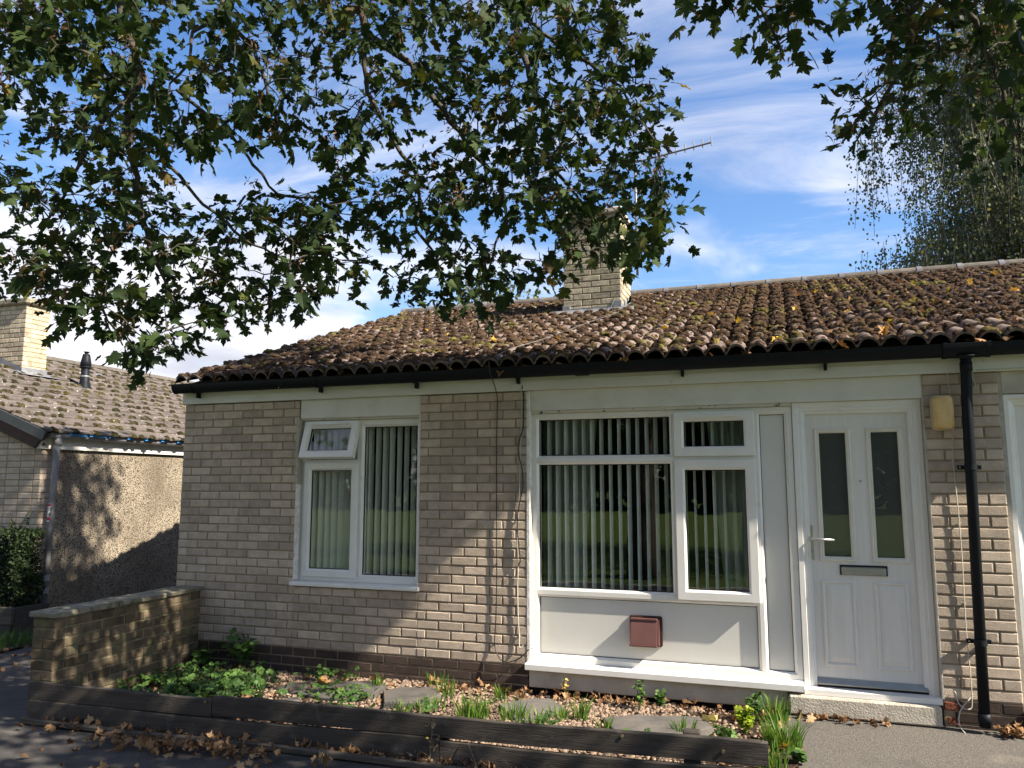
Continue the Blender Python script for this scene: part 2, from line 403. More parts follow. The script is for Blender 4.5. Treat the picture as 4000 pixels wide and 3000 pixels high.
wv = T.n('ShaderNodeTexWave', wave_type='BANDS', bands_direction='X'); wv.inputs['Scale'].default_value = 55.0
T.l(T.geo.outputs['Position'], wv.inputs['Vector'])
b = T.bsdf(T.mix(T.ramp(T.noise(18.0), 0.4, 0.7), (0.62, 0.43, 0.19), (0.50, 0.33, 0.12)), 0.35, 0.4, T.bump(wv.outputs['Fac'], 0.35, 0.003))
b.inputs['Subsurface Weight'].default_value = 0.1
b.inputs['Subsurface Radius'].default_value = (0.02, 0.015, 0.008)
MAT['lens'] = T.done(b.outputs[0])

# ------------------------------------------------------------------ mesh helpers
ORIG = {}
def _mesh(name, V, F, smooth=False):
    me = bpy.data.meshes.new(name)
    me.from_pydata(V, [], F)
    if smooth:
        me.polygons.foreach_set('use_smooth', [True] * len(me.polygons))
    me.update()
    return me
def fast_mesh(name, V, F, smooth=False):
    """V (n,3), F (m,k) with one k: quick mesh from arrays."""
    V = np.asarray(V, dtype=np.float32); F = np.asarray(F, dtype=np.int32)
    me = bpy.data.meshes.new(name)
    k = F.shape[1]
    me.vertices.add(len(V)); me.vertices.foreach_set('co', V.ravel())
    me.loops.add(F.size); me.loops.foreach_set('vertex_index', F.ravel())
    me.polygons.add(len(F))
    me.polygons.foreach_set('loop_start', np.arange(0, F.size, k, dtype=np.int32))
    me.polygons.foreach_set('loop_total', np.full(len(F), k, dtype=np.int32))
    if smooth:
        me.polygons.foreach_set('use_smooth', np.ones(len(F), dtype=bool))
    me.update(calc_edges=True)
    me.validate()
    return me
def tagp(o, label=None, cat=None, group=None, kind=None):
    if label: o['label'] = label
    if cat: o['category'] = cat
    if group: o['group'] = group
    if kind: o['kind'] = kind
    return o
def thing(name, label, cat, loc, group=None, rotz=0.0):
    o = bpy.data.objects.new(name, None)
    o.empty_display_size = 0.1
    C.objects.link(o)
    o.location = (loc[0], loc[1], loc[2] + H)
    o.rotation_euler = (0, 0, rotz)
    ORIG[o.name] = np.array(loc, dtype=float)
    return tagp(o, label, cat, group)
def put(name, me, m, parent=None, origin=None, local=False):
    """Link mesh data given in house coordinates (or local to the parent when local) as one object."""
    o = bpy.data.objects.new(name, me)
    C.objects.link(o)
    if m is not None and not me.materials:
        me.materials.append(m)
    if parent is not None:
        o.parent = parent
        po = ORIG[parent.name]
        ORIG[o.name] = po
        if not local:
            me.transform(Matrix.Translation((-po[0], -po[1], -po[2])))
    else:
        if origin is None:
            n = len(me.vertices)
            a = np.empty(n * 3, dtype=np.float32); me.vertices.foreach_get('co', a); a = a.reshape(-1, 3)
            origin = ((a[:, 0].min() + a[:, 0].max()) / 2, (a[:, 1].min() + a[:, 1].max()) / 2, a[:, 2].min())
        origin = [float(v) for v in origin]
        me.transform(Matrix.Translation((-origin[0], -origin[1], -origin[2])))
        o.location = (origin[0], origin[1], origin[2] + H)
        ORIG[o.name] = np.array(origin)
    return o
def place(name, me, pos, parent, rot=(0, 0, 0), scale=(1, 1, 1), local=False):
    """A part that shares mesh data; pos in house coordinates."""
    o = bpy.data.objects.new(name, me)
    C.objects.link(o)
    o.parent = parent
    po = ORIG[parent.name]
    ORIG[o.name] = np.array(pos, dtype=float)
    o.location = tuple(pos) if local else (pos[0] - po[0], pos[1] - po[1], pos[2] - po[2])
    o.rotation_euler = rot
    o.scale = scale
    return o

class MB:
    def __init__(self):
        self.V = []; self.F = []
    def add(self, V, F):
        n = len(self.V)
        self.V += [tuple(map(float, v)) for v in V]
        self.F += [tuple(i + n for i in f) for f in F]
        return self
    def box(self, x0, x1, y0, y1, z0, z1):
        V = [(x0, y0, z0), (x1, y0, z0), (x1, y1, z0), (x0, y1, z0), (x0, y0, z1), (x1, y0, z1), (x1, y1, z1), (x0, y1, z1)]
        F = [(0, 3, 2, 1), (4, 5, 6, 7), (0, 1, 5, 4), (1, 2, 6, 5), (2, 3, 7, 6), (3, 0, 4, 7)]
        return self.add(V, F)
    def cbox(self, x0, x1, y0, y1, z0, z1, b=0.004):
        """box with chamfered edges"""
        xs = (x0, x1); ys = (y0, y1); zs = (z0, z1); V = []; idx = {}
        for i in (0, 1):
            for j in (0, 1):
                for k in (0, 1):
                    sx, sy, sz = (1, -1)[i], (1, -1)[j], (1, -1)[k]
                    for ax in range(3):
                        p = [xs[i], ys[j], zs[k]]
                        for a2, s2 in ((0, sx), (1, sy), (2, sz)):
                            if a2 != ax:
                                p[a2] += s2 * b
                        idx[(i, j, k, ax)] = len(V); V.append(tuple(p))
        F = []
        def q(*c): F.append(tuple(idx[x] for x in c))
        for i in (0, 1):
            a = [(i, 0, 0, 0), (i, 1, 0, 0), (i, 1, 1, 0), (i, 0, 1, 0)]; q(*(a if i else a[::-1]))
            a = [(0, i, 0, 1), (1, i, 0, 1), (1, i, 1, 1), (0, i, 1, 1)]; q(*(a[::-1] if i else a))
            a = [(0, 0, i, 2), (1, 0, i, 2), (1, 1, i, 2), (0, 1, i, 2)]; q(*(a if i else a[::-1]))
        for i in (0, 1):
            for j in (0, 1):
                q((i, j, 0, 0), (i, j, 1, 0), (i, j, 1, 1), (i, j, 0, 1))
                q((i, 0, j, 0), (i, 1, j, 0), (i, 1, j, 2), (i, 0, j, 2))
                q((0, i, j, 1), (1, i, j, 1), (1, i, j, 2), (0, i, j, 2))
                for k in (0, 1):
                    F.append((idx[(i, j, k, 0)], idx[(i, j, k, 1)], idx[(i, j, k, 2)]))
        return self.add(V, F)
    def tube(self, pts, r, n=8, cap=True):
        pts = [Vector(p) for p in pts]
        if not hasattr(r, '__len__'): r = [r] * len(pts)
        V = []; F = []
        prev = None
        for i, p in enumerate(pts):
            d = (pts[min(i + 1, len(pts) - 1)] - pts[max(i - 1, 0)])
            if d.length < 1e-9: d = Vector((0, 0, 1))
            d.normalize()
            if prev is None:
                a = d.orthogonal().normalized()
            else:
                a = (prev - d * prev.dot(d))
                a = a.normalized() if a.length > 1e-6 else d.orthogonal().normalized()
            prev = a
            b = d.cross(a)
            for k in range(n):
                t = 2 * math.pi * k / n
                V.append(tuple(p + (a * math.cos(t) + b * math.sin(t)) * r[i]))
        for i in range(len(pts) - 1):
            for k in range(n):
                k2 = (k + 1) % n
                F.append((i * n + k, i * n + k2, (i + 1) * n + k2, (i + 1) * n + k))
        if cap:
            F.append(tuple(range(n))[::-1]); F.append(tuple((len(pts) - 1) * n + k for k in range(n)))
        return self.add(V, F)
    def ring(self, x0, x1, z0, z1, prof):
        """mitred rectangular frame; prof = closed list of (inset, y)"""
        V = []; n = len(prof)
        for cx, cz, sx, sz in ((x0, z0, 1, 1), (x1, z0, -1, 1), (x1, z1, -1, -1), (x0, z1, 1, -1)):
            for a, y in prof:
                V.append((cx + sx * a, y, cz + sz * a))
        F = []
        for c in range(4):
            d = (c + 1) % 4
            for k in range(n):
                k2 = (k + 1) % n
                F.append((c * n + k, d * n + k, d * n + k2, c * n + k2))
        return self.add(V, F)
    def prism(self, poly, y0, y1):
        """polygon of (x,z) extruded along y"""
        n = len(poly)
        V = [(x, y0, z) for x, z in poly] + [(x, y1, z) for x, z in poly]
        F = [tuple(range(n)), tuple(range(n, 2 * n))[::-1]] + [(i, i + n, (i + 1) % n + n, (i + 1) % n) for i in range(n)]
        return self.add(V, F)
    def extrude(self, poly, axis, a0, a1):
        """polygon in the plane across axis ('x': (y,z), 'y': (x,z), 'z': (x,y)) extruded"""
        def P(u, v, t):
            return {'x': (t, u, v), 'y': (u, t, v), 'z': (u, v, t)}[axis]
        n = len(poly)
        V = [P(u, v, a0) for u, v in poly] + [P(u, v, a1) for u, v in poly]
        F = [tuple(range(n)), tuple(range(n, 2 * n))[::-1]] + [(i, i + n, (i + 1) % n + n, (i + 1) % n) for i in range(n)]
        return self.add(V, F)
    def lathe(self, prof, c=(0, 0, 0), n=16):
        V = []; F = []
        for r, z in prof:
            for k in range(n):
                t = 2 * math.pi * k / n
                V.append((c[0] + r * math.cos(t), c[1] + r * math.sin(t), c[2] + z))
        for i in range(len(prof) - 1):
            for k in range(n):
                k2 = (k + 1) % n
                F.append((i * n + k, i * n + k2, (i + 1) * n + k2, (i + 1) * n + k))
        return self.add(V, F)
    def mesh(self, name, smooth=False):
        me = _mesh(name, self.V, self.F, smooth)
        import bmesh
        bm = bmesh.new(); bm.from_mesh(me)
        bmesh.ops.recalc_face_normals(bm, faces=bm.faces)
        bm.to_mesh(me); bm.free()
        return me
    def build(self, name, m, parent=None, smooth=False, local=False, origin=None):
        return put(name, self.mesh(name, smooth), m, parent, origin, local)

def stuff(o):
    o['kind'] = 'stuff'
    return o

def brick_mesh(name, w, h, d, seed, chip=0.004, m=None):
    """brick with its worn front face towards -y; origin at the centre of the front"""
    r = random.Random(seed)
    j = lambda a: r.uniform(-a, a)
    b = 0.006
    V = []
    for (sx, sz) in ((-1, -1), (1, -1), (1, 1), (-1, 1)):
        V.append((sx * (w / 2 - b) + j(.0015), j(.001), sz * (h / 2 - b) + j(.0015)))
    for (sx, sz) in ((-1, -1), (1, -1), (1, 1), (-1, 1)):
        V.append((sx * w / 2 + j(.0018), b * 0.8 + j(.001), sz * h / 2 + j(.0016)))
    for (sx, sz) in ((-1, -1), (1, -1), (1, 1), (-1, 1)):
        V.append((sx * w / 2, d, sz * h / 2))
    F = [(0, 1, 2, 3)]
    for i in range(4):
        k = (i + 1) % 4
        F.append((i, i + 4, k + 4, k)); F.append((i + 4, i + 8, k + 8, k + 4))
    me = MB().add(V, F).mesh(name)
    if m: me.materials.append(m)
    return me
_BR = {}
def brick_data(w, h, d, m, key):
    k = (round(w, 3), round(h, 3), round(d, 3), key, random.randrange(4))
    if k not in _BR:
        _BR[k] = brick_mesh('brick', w, h, d, random.random(), m=m)
    return _BR[k]
def lay(parent, bricks, m, key, name='brick', limit=300, score=None, stuffname='brickwork', face='-y', local=False, d=0.1, jit=0.0015):
    """bricks: (a0, a1, z0, z1, plane) on a wall. face -y: a = x, plane = y; face +x: a = y, plane = x.
    The 300 that show largest are parts; the rest become one stuff part."""
    bs = sorted(bricks, key=score or (lambda q: -(q[1] - q[0]))) if score else list(bricks)
    rz = {'-y': 0.0, '+x': math.pi / 2}[face]
    rest = MB()
    for i, (a0, a1, z0, z1, pl) in enumerate(bs):
        w, h = a1 - a0, z1 - z0
        if w < 0.02: continue
        me = brick_data(w, h, d, m, key)
        p = ((a0 + a1) / 2, pl + random.uniform(-jit, jit), (z0 + z1) / 2)
        if face == '+x': p = (pl + random.uniform(-jit, jit), (a0 + a1) / 2, (z0 + z1) / 2)
        rt = (random.uniform(-.004, .004), random.uniform(-.006, .006), rz + random.uniform(-.004, .004))
        if i < limit:
            place(name, me, p, parent, rt, local=local)
        else:
            M4 = Matrix.Translation(p) @ Matrix.Rotation(rz, 4, 'Z')
            rest.add([M4 @ v.co for v in me.vertices], [tuple(f.vertices) for f in me.polygons])
    if rest.V:
        stuff(rest.build(stuffname, m, parent, local=local))
def courses(a0, a1, k0, k1, plane, off_odd, off_even, z_of=lambda k: -0.075 * k, minw=0.045, j=0.005):
    """running bond lattice clipped to a0..a1 for courses k0..k1 (course k ends at z_of(k))"""
    out = []
    for k in range(k0, k1 + 1):
        o = off_odd if k % 2 else off_even
        n = math.floor((a0 - o) / 0.225) - 1
        cuts = [a0]
        while True:
            x = o + n * 0.225
            if x >= a1 - minw: break
            if x > a0 + minw: cuts.append(x)
            n += 1
        cuts.append(a1)
        for i in range(len(cuts) - 1):
            s = j if i else 0.0
            e = j if i < len(cuts) - 2 else 0.0
            out.append((cuts[i] + s, cuts[i + 1] - e, z_of(k) + j, z_of(k - 1) - j, plane))
    return out

# ------------------------------------------------------------------ ground
def sheet(name, m, x0, x1, y0, y1, nx, ny, zf, kind='structure', jitter=0.0):
    xs = np.linspace(x0, x1, nx + 1); ys = np.linspace(y0, y1, ny + 1)
    X, Y_ = np.meshgrid(xs, ys)
    Z = np.vectorize(zf)(X, Y_)
    if jitter: Z = Z + RNG.uniform(-jitter, jitter, Z.shape)
    V = np.stack([X.ravel(), Y_.ravel(), Z.ravel()], -1)
    i = np.arange(nx)[None, :] + (nx + 1) * np.arange(ny)[:, None]
    F = np.stack([i, i + 1, i + nx + 2, i + nx + 1], -1).reshape(-1, 4)
    o = put(name, fast_mesh(name, V, F, True), m)
    o['kind'] = kind
    return o
sheet('ground', MAT['lawn'], -400, 420, -400, 420, 8, 8, lambda x, y: -2.47)
def z_pave(x, y): return -2.45 + 0.004 * math.sin(x * 2.1) * math.cos(y * 1.7)
sheet('pavement', MAT['asphalt'], -9.0, 14.0, -7.2, -1.45, 90, 24, z_pave)
sheet('alley_path', MAT['asphalt'], -2.12, 0.22, -1.45, 8.0, 10, 40, lambda x, y: -2.45 + 0.004 * math.sin(x * 3) + 0.012 * max(0, y))
def z_path(x, y):
    t = min(1.0, max(0.0, -y / 2.3))
    return -2.352 - 0.094 * t + 0.003 * math.sin(x * 5) * math.sin(y * 4)
sheet('path', MAT['path'], 5.36, 7.3, -2.6, 0.06, 20, 26, z_path)
def z_bed(x, y): return -2.385 + 0.012 * math.sin(x * 3.1 + y) * math.cos(y * 4.3) - 0.015 * max(0, 1.2 - x)
def bed_front(x): return -1.595 + 0.0589 * (min(x, 5.29) - 0.2)      # just behind the planks
bed = sheet('garden_bed', MAT['soil'], 0.2, 5.44, -1.62, 0.06, 90, 30, z_bed, jitter=0.006)
_o = ORIG[bed.name]
for v_ in bed.data.vertices:
    X_, Y2 = v_.co.x + _o[0], v_.co.y + _o[1]
    f_ = bed_front(X_)
    v_.co.y = f_ + (Y2 + 1.62) / 1.68 * (0.06 - f_) - _o[1]
mb = MB().box(-9, 14, -7.32, -7.2, -2.6, -2.44)
o = mb.build('kerb', MAT['concrete']); o['kind'] = 'structure'

# ------------------------------------------------------------------ the bungalow
Z0, TS = 0.225, 0.345
TH = math.atan(TS)
house = thing('bungalow', 'single-storey pale brick bungalow with mossy tiled roof and white front door', 'house', (3.4, 0.0, -2.45))
# structural walls behind the brick faces (mortar shows in the joints)
def wallbox(x0, x1, z0, z1, y0=0.007, y1=0.11, m='mortar'):
    return MB().cbox(x0, x1, y0, y1, z0, z1, 0.001).build('wall', MAT[m], house)
wallbox(0.003, 1.288, -2.6, -0.005)
wallbox(1.288, 2.503, -2.6, -1.652)
wallbox(2.503, 3.466, -2.6, -0.005)
wallbox(6.375, 6.833, -2.6, 0.0)
MB().extrude([(0.1, -2.6), (9.3, -2.6), (9.3, Z0 - .06 + TS * .0), (4.7, Z0 - .06 + TS * 4.7), (0.1, Z0 - .06)], 'x', 0.004, 0.1).build('gable_wall', MAT['brick'], house)
MB().box(7.9, 14, 0.0, 0.12, -2.6, 0.0).build('wall', MAT['brick'], house)
MB().box(0.1, 14, 9.2, 9.32, -2.6, 0.1).build('wall', MAT['brick'], house)
# rooms seen dimly through the glass
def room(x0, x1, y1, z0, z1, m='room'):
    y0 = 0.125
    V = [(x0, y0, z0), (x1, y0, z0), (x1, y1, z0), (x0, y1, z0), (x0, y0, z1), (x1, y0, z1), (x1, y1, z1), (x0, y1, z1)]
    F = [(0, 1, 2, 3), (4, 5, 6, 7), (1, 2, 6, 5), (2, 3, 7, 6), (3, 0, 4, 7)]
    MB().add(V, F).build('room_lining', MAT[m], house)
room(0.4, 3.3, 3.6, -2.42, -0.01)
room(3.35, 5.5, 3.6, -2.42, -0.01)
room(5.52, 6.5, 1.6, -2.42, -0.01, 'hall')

bricks = []
bricks += courses(0.0, 1.288, 1, 29, 0.0, 0.1075, 0.22)
bricks += courses(2.503, 3.466, 1, 29, 0.0, 0.1075, 0.22)
bricks += courses(1.288, 2.503, 23, 29, 0.0, 0.1075, 0.22)
for k in range(1, 30):
    za, zb = -0.075 * k + .005, -0.075 * (k - 1) - .005
    cuts = [6.375, 6.485, 6.728, 6.833] if k % 2 == 0 else [6.375, 6.604, 6.833]
    for a, b_ in zip(cuts[:-1], cuts[1:]):
        bricks.append((a + (.005 if a > 6.38 else 0), b_ - (.005 if b_ < 6.83 else 0), za, zb, 0.0))
CAMX = 5.43
def near(q): return math.hypot((q[0] + q[1]) / 2 - CAMX, 6.04) + 0.3 * (0.1 / max(.03, q[1] - q[0]))
lay(house, bricks, MAT['brick'], 'b', 'brick', 300, near)
plb = courses(0.0, 3.466, 30, 33, 0.001, 0.065, 0.18)
plb += courses(6.44, 6.833, 30, 32, 0.001, 6.604 - .225, 6.485)
lay(house, plb, MAT['plinth_brick'], 'p', 'plinth_brick', 300)
# spalled red brick at the foot of the pier beside the step
mbx = MB().cbox(6.362, 6.475, 0.0, 0.09, -2.262, -2.18, 0.02).build('broken_brick', MAT['stone_red'], house)
MB().cbox(6.372, 6.50, 0.004, 0.09, -2.36, -2.27, 0.024).build('broken_brick', MAT['stone_red'], house)
# reveals
MB().cbox(1.262, 1.2935, -0.0015, 0.072, -0.76, -0.165, 0.003).build('render_strip', MAT['render_strip'], house)
MB().cbox(1.276, 1.2935, -0.001, 0.072, -1.60, -0.76, 0.003).build('reveal', MAT['reveal'], house)
MB().cbox(3.4625, 3.492, -0.002, 0.08, -2.15, 0.0, 0.003).build('reveal', MAT['reveal'], house)
MB().cbox(6.3645, 6.379, -0.0015, 0.08, -2.18, -0.16, 0.002).build('reveal', MAT['render_strip'], house)
MB().cbox(2.494, 2.5055, 0.0, 0.07, -1.60, -0.17, 0.002).build('reveal', MAT['reveal'], house)

# fascia boards and infill panels
MB().cbox(-0.02, 3.362, -0.024, 0.10, 0.003, 0.19, 0.003).build('fascia', MAT['fascia'], house)
MB().cbox(3.366, 9.9, -0.024, 0.10, 0.003, 0.19, 0.003).build('fascia', MAT['fascia'], house)
MB().cbox(3.366, 6.45, -0.0285, -0.0245, 0.002, 0.082, 0.001).build('cover_strip', MAT['fascia'], house)
MB().cbox(3.345, 3.383, -0.030, -0.0245, 0.0, 0.11, 0.002).build('joint_cover', MAT['fascia'], house)
MB().cbox(1.296, 2.50, 0.012, 0.08, -0.168, 0.002, 0.002).build('infill_panel', MAT['paint'], house)
MB().cbox(3.493, 6.377, 0.016, 0.08, -0.162, 0.002, 0.002).build('infill_panel', MAT['paint'], house)
MB().cbox(1.296, 2.50, 0.03, 0.08, -0.186, -0.1685, 0.002).build('trim_strip', MAT['peel'], house)
MB().cbox(3.493, 5.506, 0.03, 0.08, -0.186, -0.1625, 0.002).build('trim_strip', MAT['peel'], house)
MB().cbox(6.86, 7.9, 0.016, 0.08, -0.15, 0.002, 0.002).build('infill_panel', MAT['concrete'], house)

# ---- window frames
FR = lambda w, yf, yb, b=.016: [(0, yb), (0, yf + .003), (.003, yf), (w - b, yf), (w, yf + b), (w, yb)]
def bead(mb, x0, x1, z0, z1, yf, yb, b=.016):
    mb.ring(x0 - b, x1 + b, z0 - b, z1 + b, [(0, yb), (0, yf), (b, yf + b), (b, yb)])
def pane(parent, x0, x1, z0, z1, y, name='pane'):
    return MB().box(x0, x1, y, y + .006, z0, z1).build(name, MAT['glass'], parent)
def gasket(parent, x0, x1, z0, z1, y, w=.006):
    return MB().ring(x0, x1, z0, z1, [(-.002, y + .012), (-.002, y), (w, y), (w, y + .012)]).build('gasket', MAT['rubber'], parent)

# left window
yf = 0.066
m_ = MB().ring(1.292, 2.508, -1.606, -0.187, FR(.05, yf, .13, .004))
m_.cbox(1.862, 1.908, yf + .001, .13, -1.556, -0.237, .003)
m_.cbox(1.342, 1.862, yf + .001, .13, -0.571, -0.541, .003)
bead(m_, 1.9245, 2.442, -1.54, -0.253, yf + .002, .13)
w1 = m_.build('window', MAT['upvc'], house)
pane(w1, 1.915, 2.455, -1.55, -0.24, .095)
gasket(w1, 1.9245, 2.442, -1.54, -0.253, .090)
s1 = MB().ring(1.331, 1.878, -1.57, -0.567, FR(.068, .044, .10)).build('sash', MAT['upvc'], w1)
pane(w1, 1.395, 1.812, -1.505, -0.63, .074)
gasket(w1, 1.399, 1.81, -1.502, -0.635, .070)
MB().extrude([(.09, -1.606), (-.042, -1.613), (-.046, -1.618), (-.046, -1.640), (-.040, -1.643), (.09, -1.643)], 'x', 1.274, 2.518).build('sill', MAT['upvc'], w1)
# open top-hung vent
def hinged(mb, zh, yh, ang):
    c, s = math.cos(ang), math.sin(ang)
    V = []
    for x, y, z in mb.V:
        dy, dz = y - yh, z - zh
        V.append((x, yh + dy * c + dz * s, zh - dy * s + dz * c))
    mb.V = V
    return mb
ANG = math.radians(17.0)
v = MB().ring(1.331, 1.878, -0.545, -0.20, FR(.068, .040, .095))
hinged(v, -0.20, .07, ANG).build('vent_sash', MAT['upvc'], w1)
hinged(MB().box(1.395, 1.814, .066, .072, -0.482, -0.263), -0.20, .07, ANG).build('pane', MAT['glass'], w1)
hinged(MB().ring(1.399, 1.81, -0.478, -0.267, [(-.002, .075), (-.002, .062), (.006, .062), (.006, .075)]), -0.20, .07, ANG).build('gasket', MAT['rubber'], w1)
hinged(MB().cbox(1.412, 1.79, .024, .040, -0.243, -0.226, .004), -0.20, .07, ANG).build('trickle_vent', MAT['upvc'], w1)

# big window with panels
yf = 0.060
m_ = MB().ring(3.492, 5.506, -2.142, -0.187, FR(.04, yf, .13, .003))
m_.cbox(3.532, 4.625, yf + .0005, .13, -0.586, -0.547, .003)                  # transom left
m_.cbox(3.532, 5.226, yf + .001, .13, -1.632, -1.592, .003)                # rail over the panel
m_.cbox(4.6225, 4.652, yf + .0015, .13, -1.592, -0.227, .003)                # mullion
m_.cbox(4.652, 5.226, yf + .0005, .13, -0.580, -0.548, .003)
m_.cbox(5.226, 5.259, yf + .002, .13, -2.102, -0.227, .003)                 # mullion beside side panel
for (a, b_, c_, d_) in ((3.548, 4.607, -.531, -.237), (3.548, 4.607, -1.576, -.602), (3.548, 5.21, -2.086, -1.648), (5.275, 5.450, -2.092, -.243)):
    bead(m_, a, b_, c_, d_, yf + .002, .13)
w2 = m_.build('window', MAT['upvc'], house)
pane(w2, 3.54, 4.615, -.54, -.228, .088); gasket(w2, 3.548, 4.607, -.531, -.237, .082)
pane(w2, 3.54, 4.615, -1.585, -.594, .088); gasket(w2, 3.548, 4.607, -1.576, -.602, .082)
MB().box(3.54, 5.218, .084, .10, -2.094, -1.64).build('infill_panel', MAT['panel'], w2); gasket(w2, 3.548, 5.21, -2.086, -1.648, .078, .004)
MB().box(5.267, 5.458, .084, .10, -2.10, -.235).build('infill_panel', MAT['panel'], w2); gasket(w2, 5.275, 5.450, -2.092, -.243, .078, .004)
MB().ring(4.646, 5.236, -.549, -.210, FR(.074, .030, .10)).build('vent_sash', MAT['upvc'], w2)
pane(w2, 4.715, 5.167, -.48, -.279, .058); gasket(w2, 4.72, 5.162, -.475, -.284, .054)
MB().ring(4.646, 5.236, -1.618, -.578, FR(.074, .030, .10)).build('sash', MAT['upvc'], w2)
pane(w2, 4.715, 5.167, -1.549, -.647, .058); gasket(w2, 4.72, 5.162, -1.544, -.652, .054)
MB().cbox(4.762, 5.142, .014, .0305, -.254, -.235, .004).build('trickle_vent', MAT['upvc'], w2)
MB().extrude([(.09, -2.140), (-.050, -2.147), (-.055, -2.153), (-.055, -2.192), (-.049, -2.197), (.0, -2.199), (.09, -2.199)], 'x', 3.463, 5.503).build('sill', MAT['upvc'], w2)
MB().cbox(3.478, 5.395, 0.003, .11, -2.335, -2.205, .006).build('kerb_beam', MAT['concrete'], house)
MB().box(3.47, 5.5, 0.03, .11, -2.6, -2.335).build('recess', MAT['dark'], house)  # near-black back: the shade of the gap is put into its colour

# front door
dr = MB()
for (a, b_, c_, d_) in ((5.598, 6.304, -.389, -.246), (5.598, 6.304, -2.118, -1.274), (5.598, 5.687, -1.274, -.389), (5.866, 6.034, -1.274, -.389), (6.210, 6.304, -1.274, -.389)):
    dr.box(a, b_, .088, .132, c_, d_)
door = dr.build('door', MAT['door'], house)
MB().ring(5.509, 6.3635, -2.24, -.1625, [(0, .13), (0, .05), (.004, .046), (.036, .046), (.040, .056), (.062, .056), (.068, .066), (.088, .070), (.088, .13)]).build('door_frame', MAT['upvc'], door)
for gx0, gx1 in ((5.687, 5.866), (6.034, 6.210)):
    MB().box(gx0 - .01, gx1 + .01, .108, .116, -1.284, -.379).build('pane', MAT['door_glass'], door)
    MB().ring(gx0 - .034, gx1 + .034, -1.309, -.355, [(0, .09), (.003, .080), (.011, .076), (.017, .081), (.024, .079), (.035, .092), (.035, .106)]).build('moulding', MAT['beading'], door)
for gx0, gx1 in ((5.655, 5.879), (5.999, 6.222)):
    MB().ring(gx0, gx1, -2.034, -1.441, [(0, .09), (.003, .081), (.013, .078), (.022, .086), (.024, .09)]).build('moulding', MAT['door'], door)
    a = (gx0 + .030, gx1 - .030, -2.004, -1.471)
    bq = (gx0 + .062, gx1 - .062, -1.972, -1.503)
    V = [(a[0], .0875, a[2]), (a[1], .0875, a[2]), (a[1], .0875, a[3]), (a[0], .0875, a[3]), (bq[0], .078, bq[2]), (bq[1], .078, bq[2]), (bq[1], .078, bq[3]), (bq[0], .078, bq[3])]
    MB().add(V, [(0, 1, 5, 4), (1, 2, 6, 5), (2, 3, 7, 6), (3, 0, 4, 7), (4, 5, 6, 7)]).build('door_panel', MAT['door'], door)
MB().ring(5.784, 6.092, -1.400, -1.330, [(0, .088), (0, .079), (.012, .079), (.012, .088)]).build('letterbox_frame', MAT['rubber'], door)
MB().cbox(5.794, 6.083, .074, .087, -1.3985, -1.345, .004).build('letterbox_flap', MAT['alu'], door)
MB().cbox(5.587, 5.617, .078, .0875, -1.302, -1.058, .004).build('handle_plate', MAT['metal'], door)
MB().tube([(5.603, .08, -1.15), (5.603, .04, -1.15), (5.612, .030, -1.15), (5.64, .028, -1.151), (5.755, .028, -1.155)], .0085, 10).build('handle', MAT['metal'], door, True)
MB().tube([(5.603, .079, -1.235), (5.603, .070, -1.235)], .009, 10).build('keyhole', MAT['alu'], door)
MB().tube([(5.950, .088, -.738), (5.950, .082, -.738)], .008, 10).build('peephole', MAT['alu'], door)
MB().extrude([(.10, -2.112), (.078, -2.115), (.055, -2.148), (.055, -2.156), (.10, -2.158)], 'x', 5.600, 6.302).build('weather_bar', MAT['alu'], door)
MB().box(5.597, 6.305, .06, .13, -2.172, -2.158).build('threshold_gap', MAT['rubber'], door)
MB().extrude([(.13, -2.163), (.06, -2.172), (-.02, -2.178), (-.022, -2.213), (.13, -2.213)], 'x', 5.507, 6.366).build('threshold', MAT['upvc'], door)
# rough concrete step under the door
st = MB().cbox(5.40, 6.352, -.062, .11, -2.346, -2.216, .012).build('door_step', MAT['step'], house)

# next front door at the right edge
d2 = MB().ring(6.862, 7.80, -2.20, -.155, [(0, .13), (0, .03), (.004, .026), (.03, .026), (.036, .042), (.05, .046), (.056, .056), (.075, .06), (.075, .13)]).build('door_frame', MAT['upvc'], house)
MB().box(6.93, 7.74, .075, .12, -2.2, -.22).build('door', MAT['door'], house)
MB().cbox(6.84, 7.9, -.05, .1, -2.33, -2.205, .01).build('door_step', MAT['concrete'], house)
MB().box(6.833, 6.8625, .02, .12, -2.3, 0.0).build('reveal', MAT['render_strip'], house)

# ------------------------------------------------------------------ roof
YE, YR = -0.105, 4.7
SL = (YR - YE) / math.cos(TH)
NR = 15
GA = SL / NR
XV, NCOL, CW = -0.045, 34, 0.30
XR = XV + NCOL * CW
deck = MB()
zt = lambda y: Z0 + TS * y
deck.add([(XV + .02, -.02, zt(-.02) - .03), (14, -.02, zt(-.02) - .03), (14, YR, zt(YR) - .03), (XV + .02, YR, zt(YR) - .03),
          (XV + .02, 9.42, zt(-.02) - .03), (14, 9.42, zt(-.02) - .03)], [(0, 1, 2, 3), (3, 2, 5, 4)])
roof = deck.build('roof', MAT['tile'], house)
